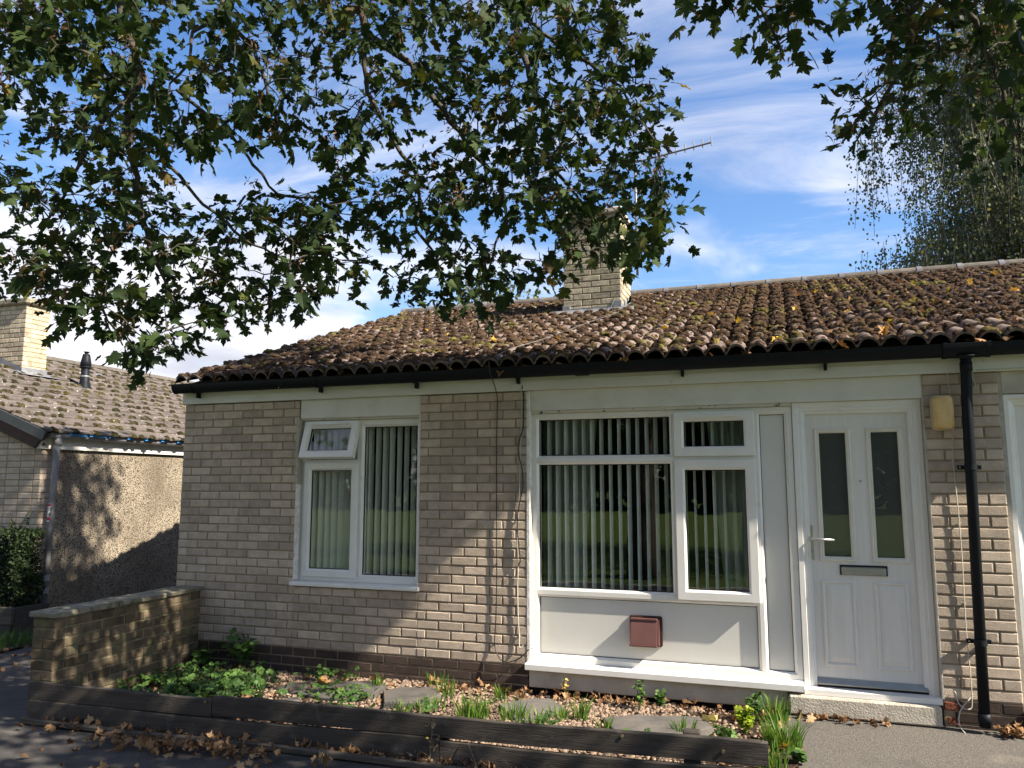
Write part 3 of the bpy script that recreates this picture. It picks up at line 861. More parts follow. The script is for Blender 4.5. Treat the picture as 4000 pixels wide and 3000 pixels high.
# back slope stays plain tile-coloured; the front slope is tiled piece by piece
PROF = []
for h in (0.0, 0.15):
    PROF += [(h + .000, 0.0), (h + .018, .002), (h + .030, .029), (h + .054, .052), (h + .084, .060), (h + .114, .052), (h + .138, .029)]
PROF.append((0.300, 0.0))
PU = np.array([q[0] for q in PROF]); PN = np.array([q[1] for q in PROF])
def tile_mesh(seed):
    r = random.Random(seed)
    V = []; n = len(PROF)
    L = 0.42; t = .020
    for u, h in PROF: V.append((u * .996, r.uniform(-.004, .004), h + .030 + r.uniform(-.0015, .0015)))
    for u, h in PROF: V.append((u * .996, L, h + .003))
    for u, h in PROF: V.append((u * .996, .002, h + .030 - t))
    F = []
    for i in range(n - 1):
        F.append((i, i + 1, n + i + 1, n + i)); F.append((2 * n + i, 2 * n + i + 1, i + 1, i))
    F.append((2 * n, 0, n)); F.append((3 * n - 1, 2 * n - 1, n - 1))
    me = _mesh('roof_tile', V, F)
    sm = [True] * len(me.polygons)
    me.polygons.foreach_set('use_smooth', [(i % 2 == 0) for i in range(len(me.polygons))])
    me.materials.append(MAT['tile'])
    return me
TILES = [tile_mesh(i) for i in range(6)]
def roof_pos(u, v, n=0.0):
    """u along the eaves, v up the slope from the eaves edge, n off the slope"""
    y = YE + v * math.cos(TH) - n * math.sin(TH)
    return (u, y, Z0 + TS * YE + v * math.sin(TH) + n * math.cos(TH))
chx0, chx1, chy0, chy1 = 2.985, 3.688, 2.95, 3.62
tiles = []
for r_ in range(NR):
    for c_ in range(NCOL):
        u = XV + c_ * CW; v = r_ * GA
        p = roof_pos(u, v)
        if chx0 - .02 < u < chx1 - .27 and chy0 < p[1] < chy1 - .25: continue
        tiles.append((math.dist((u, p[1], p[2]), (5.43, -6.04, -.77)) + (6 if u > 8.4 else 0), u, v))
tiles.sort()
rest = MB()
for i, (d_, u, v) in enumerate(tiles):
    p = roof_pos(u, v)
    me = random.choice(TILES)
    rt = (TH + random.uniform(-.010, .010), random.uniform(-.008, .008), random.uniform(-.010, .010))
    if i < 300:
        place('roof_tile', me, p, roof, rt)
    else:
        M4 = Matrix.Translation(p) @ Matrix.Rotation(rt[0], 4, 'X') @ Matrix.Rotation(rt[2], 4, 'Z')
        rest.add([M4 @ q.co for q in me.vertices], [tuple(f.vertices) for f in me.polygons])
o = stuff(rest.build('tiling', MAT['tile'], roof))
# ridge tiles with their clips
RX0 = XV
k = 0
zr = zt(YR) + .052
NRG = 23
for k in range(NRG):
    x0 = RX0 + k * .45; pts = []
    mb = MB()
    arc = [(math.cos(a) * .125, math.sin(a) * .085) for a in np.linspace(math.pi * 1.02, -math.pi * .02, 11)]
    inner = [(c_ * .88, s_ * .85) for c_, s_ in arc[::-1]]
    poly = [(YR + a, zr - .015 + b_) for a, b_ in arc + inner]
    mb.extrude(poly, 'x', x0 + .004, x0 + .446)
    mb.build('ridge_tile', MAT['ridge'], roof)
    arc2 = [(YR + math.cos(a) * .132, zr - .012 + math.sin(a) * .091) for a in np.linspace(math.pi * 1.0, 0, 11)]
    arc3 = [(YR + math.cos(a) * .120, zr - .012 + math.sin(a) * .080) for a in np.linspace(0, math.pi * 1.0, 11)]
    MB().extrude(arc2 + arc3, 'x', x0 - .030, x0 + .030).build('ridge_clip', MAT['clip'], roof)

# moss
def dome(n_ring=6):
    V = [(0, 0, 1.0)]
    for k in range(n_ring):
        t = 2 * math.pi * k / n_ring; V.append((.62 * math.cos(t), .62 * math.sin(t), .72))
    for k in range(n_ring):
        t = 2 * math.pi * (k + .5) / n_ring; V.append((math.cos(t), math.sin(t), -.1))
    F = []
    for k in range(n_ring):
        k2 = (k + 1) % n_ring
        F.append((0, 1 + k, 1 + k2))
        F.append((1 + k, 1 + n_ring + k, 1 + k2)); F.append((1 + k2, 1 + n_ring + k, 1 + n_ring + k2))
    return np.array(V), np.array(F)
def basis_from_normal(Nv, spin):
    """(n,3,3) frames whose z axis is Nv, spun"""
    Nv = Nv / np.linalg.norm(Nv, axis=1, keepdims=True)
    ref = np.where(np.abs(Nv[:, 2:3]) > .9, np.array([[1., 0, 0]]), np.array([[0, 0, 1.]]))
    a = np.cross(ref, Nv); a /= np.linalg.norm(a, axis=1, keepdims=True)
    b_ = np.cross(Nv, a)
    cs, sn = np.cos(spin)[:, None], np.sin(spin)[:, None]
    x = a * cs + b_ * sn; y = -a * sn + b_ * cs
    return np.stack([x, y, Nv], -1)
def scatter(name, base, P, R, S, m, parent=None, kind='stuff', jit=0.0, smooth=False):
    """many copies of a small base shape as ONE mesh: P (n,3), R (n,3,3), S (n,3)"""
    bv, bf = base
    n = len(P); k = len(bv)
    B = np.repeat(bv[None], n, 0)
    if jit: B = B * RNG.uniform(1 - jit, 1 + jit, B.shape)
    V = np.einsum('nij,nkj->nki', R, B * S[:, None, :]) + P[:, None, :]
    F = (bf[None] + (np.arange(n) * k)[:, None, None]).reshape(-1, bf.shape[1])
    o = put(name, fast_mesh(name, V.reshape(-1, 3), F, smooth), m, parent)
    if kind: o['kind'] = kind
    return o
def vnoise(x, y, s, seed):
    """smooth value noise"""
    x = x / s + seed * 17.3; y = y / s + seed * 9.1
    xi = np.floor(x).astype(int); yi = np.floor(y).astype(int); fx = x - xi; fy = y - yi
    fx = fx * fx * (3 - 2 * fx); fy = fy * fy * (3 - 2 * fy)
    def hsh(a, b_): return np.modf(np.abs(np.sin(a * 127.1 + b_ * 311.7) * 43758.5453))[0]
    return (hsh(xi, yi) * (1 - fx) + hsh(xi + 1, yi) * fx) * (1 - fy) + (hsh(xi, yi + 1) * (1 - fx) + hsh(xi + 1, yi + 1) * fx) * fy
def roof_surface(u, v):
    uu = np.mod(u - XV, .15)
    h = np.interp(uu, PU[:8], PN[:8])
    lift = np.interp(np.mod(v, GA), [0, GA], [.030, .008])
    return h + lift, h
N = 36000
u = RNG.uniform(XV, 9.2, N); v = RNG.uniform(-.01, SL - .08, N)
ed = RNG.random(N) < .62                       # most of it grows along the tile edges
v = np.where(ed, np.floor(v / GA) * GA + np.abs(RNG.normal(0, .035, N)) + .004, v)
n_, h_ = roof_surface(u, v)
row = v / GA
den = 1.0 * vnoise(u, v, .9, 1) + .60 * vnoise(u, v, .3, 2) + .02
clean = np.clip((u - 3.2) / 2.5, 0, 1) * np.clip((1.6 + .22 * (u - 3.2) - row) / 1.6, 0, 1)
den = den - .62 * clean - np.where(h_ > .050, .20, 0.0) * (0.4 + clean)
keep = (RNG.random(N) < np.clip(den * 1.25, 0, 1)) & (v > .028)
u, v, n_ = u[keep], v[keep], n_[keep]
inch = (u > chx0 - .05) & (u < chx1 + .02) & (v > (chy0 - YE) / math.cos(TH) - .10) & (v < (chy1 - YE) / math.cos(TH))
u, v, n_ = u[~inch], v[~inch], n_[~inch]
P = np.array([roof_pos(a, b_, c_) for a, b_, c_ in zip(u, v, n_)])
N = len(P)
Nrm = np.tile([0, -math.sin(TH), math.cos(TH)], (N, 1)) + RNG.normal(0, .15, (N, 3))
sz = RNG.uniform(.012, .034, N)
S = np.stack([sz * RNG.uniform(.8, 1.5, N), sz * RNG.uniform(.7, 1.2, N), sz * RNG.uniform(.45, .85, N)], -1)
scatter('moss', dome(), P, basis_from_normal(Nrm, RNG.uniform(-.6, .6, N)), S, MAT['moss'], roof, jit=.25, smooth=True)
print('moss', N)

# gutter, brackets, downpipe
GZ = .180
arc = [(-.103 + .062 * math.cos(a), GZ + .082 * math.sin(a)) for a in np.linspace(math.pi, 2 * math.pi, 13)]
arc_in = [(-.103 + .057 * math.cos(a), GZ + .076 * math.sin(a)) for a in np.linspace(2 * math.pi, math.pi, 13)]
gutter = MB().extrude([(-.168, GZ + .004)] + arc + [(-.038, GZ + .004)] + arc_in, 'x', -.03, 10.0).build('gutter', MAT['black'], house)
MB().extrude([(-.103 + .064 * math.cos(a), GZ + .086 * math.sin(a)) for a in np.linspace(math.pi, 2 * math.pi, 13)], 'x', -.036, -.024).build('end_cap', MAT['black'], gutter)
for gx in (.19, 1.54, 2.49, 3.41, 4.735, 5.75, 8.0, 9.2):
    a_ = [(-.103 + .066 * math.cos(a), GZ + .087 * math.sin(a)) for a in np.linspace(math.pi, 2 * math.pi, 13)]
    i_ = [(-.103 + .0625 * math.cos(a), GZ + .083 * math.sin(a)) for a in np.linspace(2 * math.pi, math.pi, 13)]
    b_ = MB().extrude([(-.171, GZ + .007)] + a_ + [(-.0365, GZ + .007)] + i_, 'x', gx - .012, gx + .012)
    b_.cbox(gx - .011, gx + .011, -.075, -.0245, GZ - .125, GZ - .062, .004)
    b_.build('bracket', MAT['black'], gutter)
for gx, w_ in ((3.962, .052), (6.635, .135)):
    a_ = [(-.103 + .069 * math.cos(a), GZ + .090 * math.sin(a)) for a in np.linspace(math.pi, 2 * math.pi, 13)]
    i_ = [(-.103 + .0625 * math.cos(a), GZ + .083 * math.sin(a)) for a in np.linspace(2 * math.pi, math.pi, 13)]
    MB().extrude([(-.172, GZ + .006)] + a_ + [(-.0345, GZ + .006)] + i_, 'x', gx - w_, gx + w_).build('gutter_union', MAT['black'], gutter)
for gx in (6.505, 6.765):
    a_ = [(-.103 + .072 * math.cos(a), GZ + .093 * math.sin(a)) for a in np.linspace(math.pi, 2 * math.pi, 13)]
    i_ = [(-.103 + .0695 * math.cos(a), GZ + .0905 * math.sin(a)) for a in np.linspace(2 * math.pi, math.pi, 13)]
    MB().extrude([(-.175, GZ + .009)] + a_ + [(-.0315, GZ + .009)] + i_, 'x', gx - .013, gx + .013).build('union_clip', MAT['black'], gutter)
PXT, PXB = 6.634, 6.592
px_at = lambda z: PXB + (PXT - PXB) * (z + 2.31) / 2.36
dp = MB().tube([(6.634, -.103, GZ - .07), (6.634, -.100, .085)], [.075, .040], 16)
dp.tube([(6.634, -.10, .088), (6.634, -.098, .05), (px_at(0), -.085, -.02), (px_at(-.3), -.072, -.2), (PXB, -.07, -2.315)], .034, 18)
pipe = dp.build('downpipe', MAT['black'], house, True)
for zc in (-.648, -1.787):
    b_ = MB().tube([(px_at(zc), -.071, zc - .018), (px_at(zc), -.071, zc + .018)], .0385, 18)
    b_.cbox(px_at(zc) - .072, px_at(zc) + .072, -.032, -.020, zc - .014, zc + .014, .003)
    b_.cbox(px_at(zc) - .066, px_at(zc) - .040, -.021, 0.002, zc - .012, zc + .012, .002)
    b_.cbox(px_at(zc) + .040, px_at(zc) + .066, -.021, 0.002, zc - .012, zc + .012, .002)
    b_.build('pipe_bracket', MAT['black'], pipe)
    MB().tube([(px_at(zc) - .058, -.032, zc), (px_at(zc) - .058, -.036, zc)], .006, 8).build('screw', MAT['alu'], pipe)
for zc in (.03, -2.26):
    MB().tube([(px_at(zc), -.0705 if zc < 0 else -.092, zc - .03), (px_at(zc), -.0705 if zc < 0 else -.096, zc + .03)], .0385, 18).build('pipe_socket', MAT['black'], pipe, True)

# chimney on the roof
ch = MB().box(chx0 + .006, chx1 - .006, chy0 + .006, chy1 - .006, zt(chy0) - .1, 2.51).build('chimney', MAT['chim_mortar'], roof)
zc_of = lambda k: 2.51 - .075 * k
fb = []; sb = []
for k in range(1, 20):
    zb, zt_ = zc_of(k) + .005, zc_of(k - 1) - .005
    if zt_ < 1.2: break
    cuts = [chx0, chx0 + .23, chx0 + .46, chx1] if k % 2 else [chx0, chx0 + .115, chx0 + .345, chx0 + .575, chx1]
    for a, b_ in zip(cuts[:-1], cuts[1:]):
        fb.append((a + (.005 if a > chx0 else 0), b_ - (.005 if b_ < chx1 else 0), zb, zt_, chy0))
    s0 = chy0 + .103
    cuts = [s0, s0 + .22, s0 + .44, chy1] if k % 2 else [s0, s0 + .11, s0 + .33, chy1]
    for a, b_ in zip(cuts[:-1], cuts[1:]):
        sb.append((a + .005, b_ - (.005 if b_ < chy1 else 0), zb, zt_, chx1))
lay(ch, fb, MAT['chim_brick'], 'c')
lay(ch, sb, MAT['chim_brick_pale'], 'cs', face='+x')  # side facing the sun in a paler copy, sunlight put into its colour
MB().cbox(chx0 - .04, chx1 + .04, chy0 - .04, chy1 + .04, 2.512, 2.575, .012).build('chimney_cap', MAT['concrete'], roof)
# lead: front apron, corner pieces, stepped side flashing
zf = zt(chy0) + .03
fl = MB().cbox(chx0 - .004, chx1 - .10, chy0 - .012, chy0 - .001, zf - .02, zf + .085, .002)
fl.build('apron_flashing', MAT['lead'], roof)
ny = 9
ap = MB(); V = []; F = []
nx_ = 34
for j in range(5):
    for i in range(nx_ + 1):
        uu = chx0 - .16 + (chx1 - chx0 + .32) * i / nx_
        vv = (chy0 - YE) / math.cos(TH) - .17 + .18 * j / 4
        hh = np.interp(np.mod(uu - XV, .15), PU[:8], PN[:8])
        V.append(roof_pos(uu, vv, .046 + .45 * hh * (1 - j / 4) + .05 * max(0, j - 3)))
for j in range(4):
    for i in range(nx_):
        F.append((j * (nx_ + 1) + i, j * (nx_ + 1) + i + 1, (j + 1) * (nx_ + 1) + i + 1, (j + 1) * (nx_ + 1) + i))
ap.add(V, F).build('lead_apron', MAT['lead'], roof, True)
MB().cbox(chx1 - .095, chx1 + .013, chy0 - .014, chy0 + .02, zf - .03, zf + .15, .004).build('corner_flashing', MAT['lead'], roof)
MB().cbox(chx0 - .012, chx0 + .085, chy0 - .014, chy0 + .02, zf - .03, zf + .125, .004).build('corner_flashing', MAT['lead'], roof)
for sgn, xx in ((1, chx1 + .002), (-1, chx0 - .012)):
    poly = [(chy0, zf - .05)]
    y = chy0; z = zf + .12
    poly = [(chy0, zf - .04), (chy0, z)]
    while y < chy1 - .02:
        y2 = min(y + .2174, chy1)
        poly.append((y2, z + .0)); z += .075
        if y2 < chy1: poly.append((y2 - .04, z))
        y = y2
    poly.append((chy1, zt(chy1) + .0))
    MB().extrude(poly, 'x', xx, xx + .010).build('stepped_flashing', MAT['lead'], roof)
    sd = MB()
    V = [roof_pos(xx + (.01 if sgn > 0 else 0), (chy0 - YE) / math.cos(TH) + t, .075) for t in (-.10, .2, .45, .66)] + \
        [roof_pos(xx + sgn * .15, (chy0 - YE) / math.cos(TH) + t, .055 + .02 * math.sin(9 * t)) for t in (-.12, .2, .45, .66)]
    sd.add(V, [(0, 1, 5, 4), (1, 2, 6, 5), (2, 3, 7, 6)]).build('side_flashing', MAT['lead'], roof)

# ------------------------------------------------------------------ blinds and curtains behind the glass
def blind(label, x0, x1, z0, z1, y, step, width, ang, group=None, jit=3.0):
    t = thing('vertical_blind', label, 'blind', ((x0 + x1) / 2, y, z0))
    me = bpy.data.meshes.new('slat')
    w = width / 2
    V = []; F = []
    nz = 6
    for i in range(nz + 1):
        z = z0 + (z1 - z0) * i / nz
        for a in (-1, -.33, .33, 1):
            V.append((a * w, .006 * (1 - a * a), z - z0))
    for i in range(nz):
        for k in range(3):
            F.append((i * 4 + k, i * 4 + k + 1, i * 4 + k + 5, i * 4 + k + 4))
    me.from_pydata(V, [], F); me.update()
    me.polygons.foreach_set('use_smooth', [True] * len(F))
    me.materials.append(MAT['blind'])
    x = x0
    while x <= x1:
        place('slat', me, (x, y, z0), t, (0, random.uniform(-.004, .004), math.radians(ang + random.uniform(-jit, jit))))
        x += step
    MB().cbox(x0 - .04, x1 + .04, y - .02, y + .02, z1, z1 + .035, .004).build('head_rail', MAT['upvc'], t)
    return t
blind('pale vertical blind with its slats nearly closed behind the lower casement of the left window', 1.37, 1.86, -1.60, -.22, .20, .069, .089, 58)
blind('pale vertical blind with its slats turned open behind the fixed pane of the left window', 1.93, 2.47, -1.60, -.22, .20, .070, .089, 86)
blind('pale vertical blind with narrow open slats across the wide front room window', 3.60, 5.24, -1.64, -.20, .20, .0735, .089, 80)
def curtain(x0, x1, z0, z1, y, lab, flare):
    mb = MB(); V = []; F = []
    nx_ = 30; nz = 8
    for j in range(nz + 1):
        t = j / nz
        for i in range(nx_ + 1):
            s = i / nx_
            x = x0 + (x1 - x0) * s * (1 - flare * (1 - abs(t - .25) / .75))
            V.append((x, y + .03 * math.sin(s * 34 + .6 * math.sin(t * 3)) * (.6 + .4 * (1 - t)), z0 + (z1 - z0) * t))
    for j in range(nz):
        for i in range(nx_):
            a = j * (nx_ + 1) + i
            F.append((a, a + 1, a + nx_ + 2, a + nx_ + 1))
    o = mb.add(V, F).build('curtain', MAT['curtain'], None, True)
    tagp(o, lab, 'curtain')
curtain(3.50, 3.98, -2.0, -.15, .34, 'pale gathered curtain hanging at the left end of the wide window', .28)
curtain(5.35, 4.86, -2.0, -.15, .34, 'pale gathered curtain hanging behind the casement beside the door', .22)

# ------------------------------------------------------------------ fixtures on the front wall
def rounded(w, h, r, n=5):
    P = []
    for cx, cz, a0 in ((w / 2 - r, h / 2 - r, 0), (-w / 2 + r, h / 2 - r, 90), (-w / 2 + r, -h / 2 + r, 180), (w / 2 - r, -h / 2 + r, 270)):
        for k in range(n + 1):
            a = math.radians(a0 + 90 * k / n)
            P.append((cx + r * math.cos(a), cz + r * math.sin(a)))
    return P
def loft(mb, cx, cz, rings):
    """rings: (w, h, r, y)"""
    V = []; F = []
    for w, h, r, y in rings:
        P = rounded(w, h, r); n = len(P)
        V += [(cx + a, y, cz + b_) for a, b_ in P]
    for i in range(len(rings) - 1):
        for k in range(n):
            k2 = (k + 1) % n
            F.append((i * n + k, i * n + k2, (i + 1) * n + k2, (i + 1) * n + k))
    F.append(tuple(range(n))[::-1]); F.append(tuple((len(rings) - 1) * n + k for k in range(n)))
    return mb.add(V, F)
t = thing('wall_light', 'rounded cream bulkhead light on the brick pier beside the front door', 'light', (6.485, 0.0, -.39))
loft(MB(), 6.483, -.272, [(.142, .246, .03, -.001), (.142, .246, .03, -.024), (.134, .238, .03, -.030)]).build('base', MAT['concrete'], t, True)
loft(MB(), 6.485, -.272, [(.134, .236, .032, -.030), (.130, .232, .034, -.058), (.118, .220, .036, -.074), (.095, .198, .036, -.080), (.05, .15, .02, -.082)]).build('lens', MAT['lens'], t, True)
for zc in (-.166, -.378):
    MB().tube([(6.487, -.070, zc), (6.487, -.079, zc)], .0065, 8).build('screw', MAT['alu'], t)
t = thing('flue_cover', 'brown plastic flue cover on the white panel below the wide window', 'vent', (4.395, .08, -1.98))
loft(MB(), 4.393, -1.868, [(.250, .226, .018, .0838), (.250, .226, .018, .074), (.244, .22, .018, .071)]).build('back_plate', MAT['vent_dark'], t)
hd = MB()
prof = [(.072, -1.772), (.050, -1.772), (.042, -1.790), (-.002, -1.955), (.004, -1.972), (.072, -1.972)]
hd.extrude(prof, 'x', 4.283, 4.482)
hd.build('hood', MAT['vent'], t)
MB().extrude([(.072, -1.778), (.058, -1.778), (.020, -1.955), (.022, -1.968), (.072, -1.968)], 'x', 4.484, 4.496).build('side_flange', MAT['vent'], t)
MB().cbox(4.276, 4.488, -.006, .004, -1.974, -1.958, .003).build('lip', MAT['vent'], t)
MB().cbox(4.280, 4.485, .036, .054, -1.787, -1.770, .003).build('ledge', MAT['vent'], t)

def cable(label, pts, r, m, clips=(), smooth_n=8, cat='cable'):
    P = [Vector(p) for p in pts]
    out = []
    for i in range(len(P) - 1):
        p0, p1, p2, p3 = P[max(i - 1, 0)], P[i], P[i + 1], P[min(i + 2, len(P) - 1)]
        for k in range(smooth_n):
            s = k / smooth_n
            out.append(.5 * ((2 * p1) + (p2 - p0) * s + (2 * p0 - 5 * p1 + 4 * p2 - p3) * s * s + (3 * p1 - p0 - 3 * p2 + p3) * s ** 3))
    out.append(P[-1])
    mb = MB().tube(out, r, 7)
    o = mb.build('cable', MAT[m], None, True)
    tagp(o, label, cat, 'cables on the front wall')
    for c_ in clips:
        MB().cbox(c_[0] - .007, c_[0] + .007, -.011, 0.0, c_[1] - .005, c_[1] + .005, .002).build('clip', MAT[m], o)
    return o
YW = -.010
cable('long black cable dropping from the gutter down the brick pier to a low loop',
      [(3.203, -.185, .235), (3.206, -.186, .20), (3.212, -.176, .13), (3.218, -.12, .07), (3.212, -.034, .0), (3.214, -.012, -.078), (3.208, YW, -.40), (3.208, YW, -.80), (3.210, YW, -1.2), (3.210, YW, -1.62), (3.203, YW, -1.86), (3.195, YW, -2.03), (3.222, -.022, -2.10), (3.262, -.03, -2.142), (3.316, -.03, -2.152), (3.385, -.03, -2.130), (3.44, -.02, -2.095), (3.474, -.006, -2.055), (3.50, .03, -2.045)], .0042, 'cable_black',
      [(3.214, -.078), (3.208, -.50), (3.209, -.95), (3.21, -1.40), (3.196, -2.02)])
cable('thin pale cable hanging down the pier to a hook beside the big window',
      [(3.426, -.036, .02), (3.4255, YW, -.10), (3.424, YW, -.21), (3.417, YW, -.45), (3.411, YW, -.567), (3.407, YW, -.777), (3.395, YW, -1.0), (3.382, YW, -1.133), (3.388, YW, -1.27), (3.394, YW, -1.409), (3.389, YW, -1.587), (3.394, YW, -1.80), (3.402, YW, -1.95), (3.404, -.012, -2.02), (3.415, -.016, -2.04), (3.436, -.012, -2.018)], .0036, 'cable_white', [(3.411, -.567), (3.382, -1.05), (3.402, -1.95)])
cable('slack black cable weaving beside the thin white cable on the pier',
      [(3.437, -.036, .04), (3.442, YW, -.03), (3.442, YW, -.084), (3.441, YW, -.2), (3.437, YW, -.298), (3.41, -.018, -.40), (3.397, -.022, -.46), (3.402, -.018, -.52), (3.413, YW, -.575), (3.432, -.016, -.65), (3.438, -.018, -.70), (3.436, YW, -.78), (3.422, YW, -.84), (3.398, YW, -.96), (3.389, -.014, -1.10), (3.40, -.018, -1.23), (3.414, -.018, -1.355), (3.404, YW, -1.39), (3.394, YW, -1.415)], .0045, 'cable_black', [(3.442, -.03), (3.437, -.298), (3.425, -.83)])
cable('thin pale cable running down the brick pier from the bulkhead light to the step',
      [(6.535, -.02, .02), (6.538, YW, -.06), (6.542, YW, -.17), (6.545, -.035, -.20), (6.541, -.045, -.38), (6.536, YW, -.44), (6.530, YW, -.60), (6.535, YW, -.80), (6.54, YW, -1.0), (6.541, YW, -1.25), (6.537, YW, -1.5), (6.535, YW, -1.75), (6.54, YW, -2.0), (6.538, YW, -2.19), (6.515, -.02, -2.225), (6.478, -.03, -2.215), (6.455, -.02, -2.185), (6.447, -.012, -2.135), (6.44, -.004, -2.12)], .0034, 'cable_white', [(6.53, -.60), (6.541, -1.02), (6.537, -1.55)])
cable('short loose white wire end trailing over the step corner to the path',
      [(6.53, YW, -2.155), (6.50, -.03, -2.185), (6.465, -.045, -2.225), (6.447, -.06, -2.27), (6.447, -.075, -2.32), (6.462, -.09, -2.348), (6.485, -.10, -2.372)], .0034, 'cable_white')
cable('black wire looping over brick from behind the downpipe up to the fascia',
      [(6.665, YW, -.115), (6.685, YW, -.108), (6.698, YW, -.085), (6.690, YW, -.055), (6.680, YW, -.02), (6.69, YW, .004), (6.72, -.026, .012), (6.85, -.032, .014), (7.3, -.03, .022)], .0035, 'cable_white')

# ------------------------------------------------------------------ aerial with its cable over the tiles
t = thing('tv_aerial', 'slim television aerial on a mast fixed to the side of the chimney', 'aerial', (3.835, 3.30, 1.80))
MB().tube([(3.835, 3.30, 1.80), (3.835, 3.30, 3.32)], .016, 10).build('mast', MAT['aerial'], t, True)
MB().cbox(3.69, 3.86, 3.27, 3.33, 1.93, 1.97, .006).build('bracket', MAT['aerial'], t)
MB().cbox(3.69, 3.86, 3.27, 3.33, 2.33, 2.37, .006).build('bracket', MAT['aerial'], t)
ba, bb = Vector((3.80, 3.30, 3.255)), Vector((4.775, 3.30, 3.385))
MB().tube([ba, bb], .012, 8).build('boom', MAT['aerial'], t)
for k in range(9):
    p = ba.lerp(bb, .12 + .88 * k / 8.0)
    hgt = .075 if k else .16
    MB().tube([p + Vector((0, 0, -hgt * .55)), p + Vector((0, 0, hgt))], .0065, 6).build('element', MAT['aerial'], t)
RC = [roof_pos(*q) for q in ((3.78, 2.62, .10), (3.66, 2.02, .105), (3.50, 1.46, .09), (3.40, .78, .10), (3.24, .42, .09), (3.205, .03, .085))]
cable('thin grey aerial cable lying over the mossy tiles from the chimney to the gutter',
      [(3.83, 3.27, 2.2), (3.775, 3.0, 1.75), (3.72, 2.93, 1.55), (3.60, 2.90, 1.38)] + [(3.66, 2.6, 1.225)] + RC[:] , .0028, 'aerial', cat='cable')

# ------------------------------------------------------------------ house to the left
nb = thing('neighbouring_house', 'pale brick house with pebbledash side wall and lichen-spotted roof beyond the alley', 'house', (-5.0, 3.0, -2.45))
NXW, NYF = -2.95, 0.95                       # side wall plane, gable front plane
NE, NZ, NT_ = -2.80, -0.135, 0.37            # eaves line, height, slope
RXN, RZN = -7.2, NZ + NT_ * 4.4
poly = [(NXW - .006, -2.7), (-11.5, -2.7), (-11.5, NZ - .06), (RXN, RZN - .10), (NXW - .006, NZ - .06 - .0)]
MB().prism(poly, NYF + .006, NYF + .11).build('gable_wall', MAT['mortar'], nb)
MB().cbox(NXW - .12, NXW, 1.178, 9.5, -2.7, -.10, .002).build('side_wall', MAT['pebbledash'], nb)
MB().cbox(NXW - .10, NXW - .006, NYF + .11, 1.178, -2.7, -.10, .002).build('side_wall', MAT['mortar'], nb)
MB().box(-11.5, NXW, 9.5, 9.62, -2.7, RZN - .1).build('wall', MAT['chim_brick'], nb)
zk = lambda k: -.18 - .075 * k
nbk = []
for q in courses(-4.62, NXW, 1, 30, NYF, -2.95 - 4.5 * .225 + .004, -2.95 - 4 * .225 + .11, zk):
    nbk.append(q)
for q in courses(-4.62, NXW, -6, 0, NYF, -2.95 - 4.5 * .225 + .004, -2.95 - 4 * .225 + .11, zk):
    if q[3] < NZ - .07 + NT_ * (NE - q[1]) - .06: nbk.append(q)
lay(nb, nbk, MAT['brick'], 'nb', 'brick', 300, lambda q: -q[1])
MB().box(-11.5, -4.625, NYF + .001, NYF + .006, -2.7, -.3).build('wall', MAT['brick'], nb)
sb = []
for k in range(1, 31):
    za, zb = zk(k) + .005, zk(k - 1) - .005
    if k % 2: sb.append((NYF + .104, 1.173, za, zb, NXW))
    else: sb.append((NYF + .104, 1.09, za, zb, NXW)); sb.append((1.10, 1.173, za, zb, NXW)) if not k % 2 else None
lay(nb, sb, MAT['brick'], 'nbs', 'quoin_brick', 300, face='+x')
# roof of the house: slope facing +x, tiles in rows parallel to y
thn = math.atan(NT_)
ndeck = MB().add([(NE - .02, .88, NZ - .02), (NE - .02, 9.7, NZ - .02), (RXN, 9.7, RZN - .02), (RXN, .88, RZN - .02), (-11.6, .88, NZ - .02), (-11.6, 9.7, NZ - .02)],
                 [(0, 1, 2, 3), (3, 2, 5, 4)])
nroof = ndeck.build('roof', MAT['tile_grey'], nb)
def npos(a, v, n=0.0):
    """a along y, v up the slope from the eaves, n off it"""
    return (NE + .05 - v * math.cos(thn) + n * math.sin(thn), a, NZ - .018 + v * math.sin(thn) + n * math.cos(thn))
def ntile(seed):
    r = random.Random(seed)
    L, W = .42, .296
    pr = [(0, .006), (.03, .022), (.06, .022), (.085, .008), (.20, .006), (.215, .012), (.296, .012)]
    V = []
    for a, h in pr: V.append((r.uniform(-.004, .004), a, h + .028))
    for a, h in pr: V.append((-L, a, h + .002))
    for a, h in pr: V.append((.001, a, h + .006))
    n = len(pr); F = []
    for i in range(n - 1):
        F.append((i, n + i, n + i + 1, i + 1)); F.append((2 * n + i, i, i + 1, 2 * n + i + 1))
    F.append((2 * n, n, 0)); F.append((3 * n - 1, n - 1, 2 * n - 1))
    me = MB().add(V, F).mesh('roof_tile'); me.materials.append(MAT['tile_grey'])
    return me
NTL = [ntile(i) for i in range(5)]
nsl = 4.45 / math.cos(thn)
nrow = 14; nga = nsl / nrow
lst = []
for r_ in range(nrow):
    for c_ in range(29):
        a, v_ = .86 + c_ * .30, r_ * nga
        p = npos(a, v_)
        lst.append((math.dist(p, (5.43, -6.04, -.77)), a, v_))
lst.sort(); rest = MB()
for i, (d_, a, v_) in enumerate(lst):
    p = npos(a, v_); me = random.choice(NTL)
    rt = (random.uniform(-.006, .006), thn + random.uniform(-.008, .008), random.uniform(-.006, .006))
    if i < 300: place('roof_tile', me, p, nroof, rt)
    else:
        M4 = Matrix.Translation(p) @ Matrix.Rotation(rt[1], 4, 'Y')
        rest.add([M4 @ q.co for q in me.vertices], [tuple(f.vertices) for f in me.polygons])
stuff(rest.build('tiling', MAT['tile_grey'], nroof))
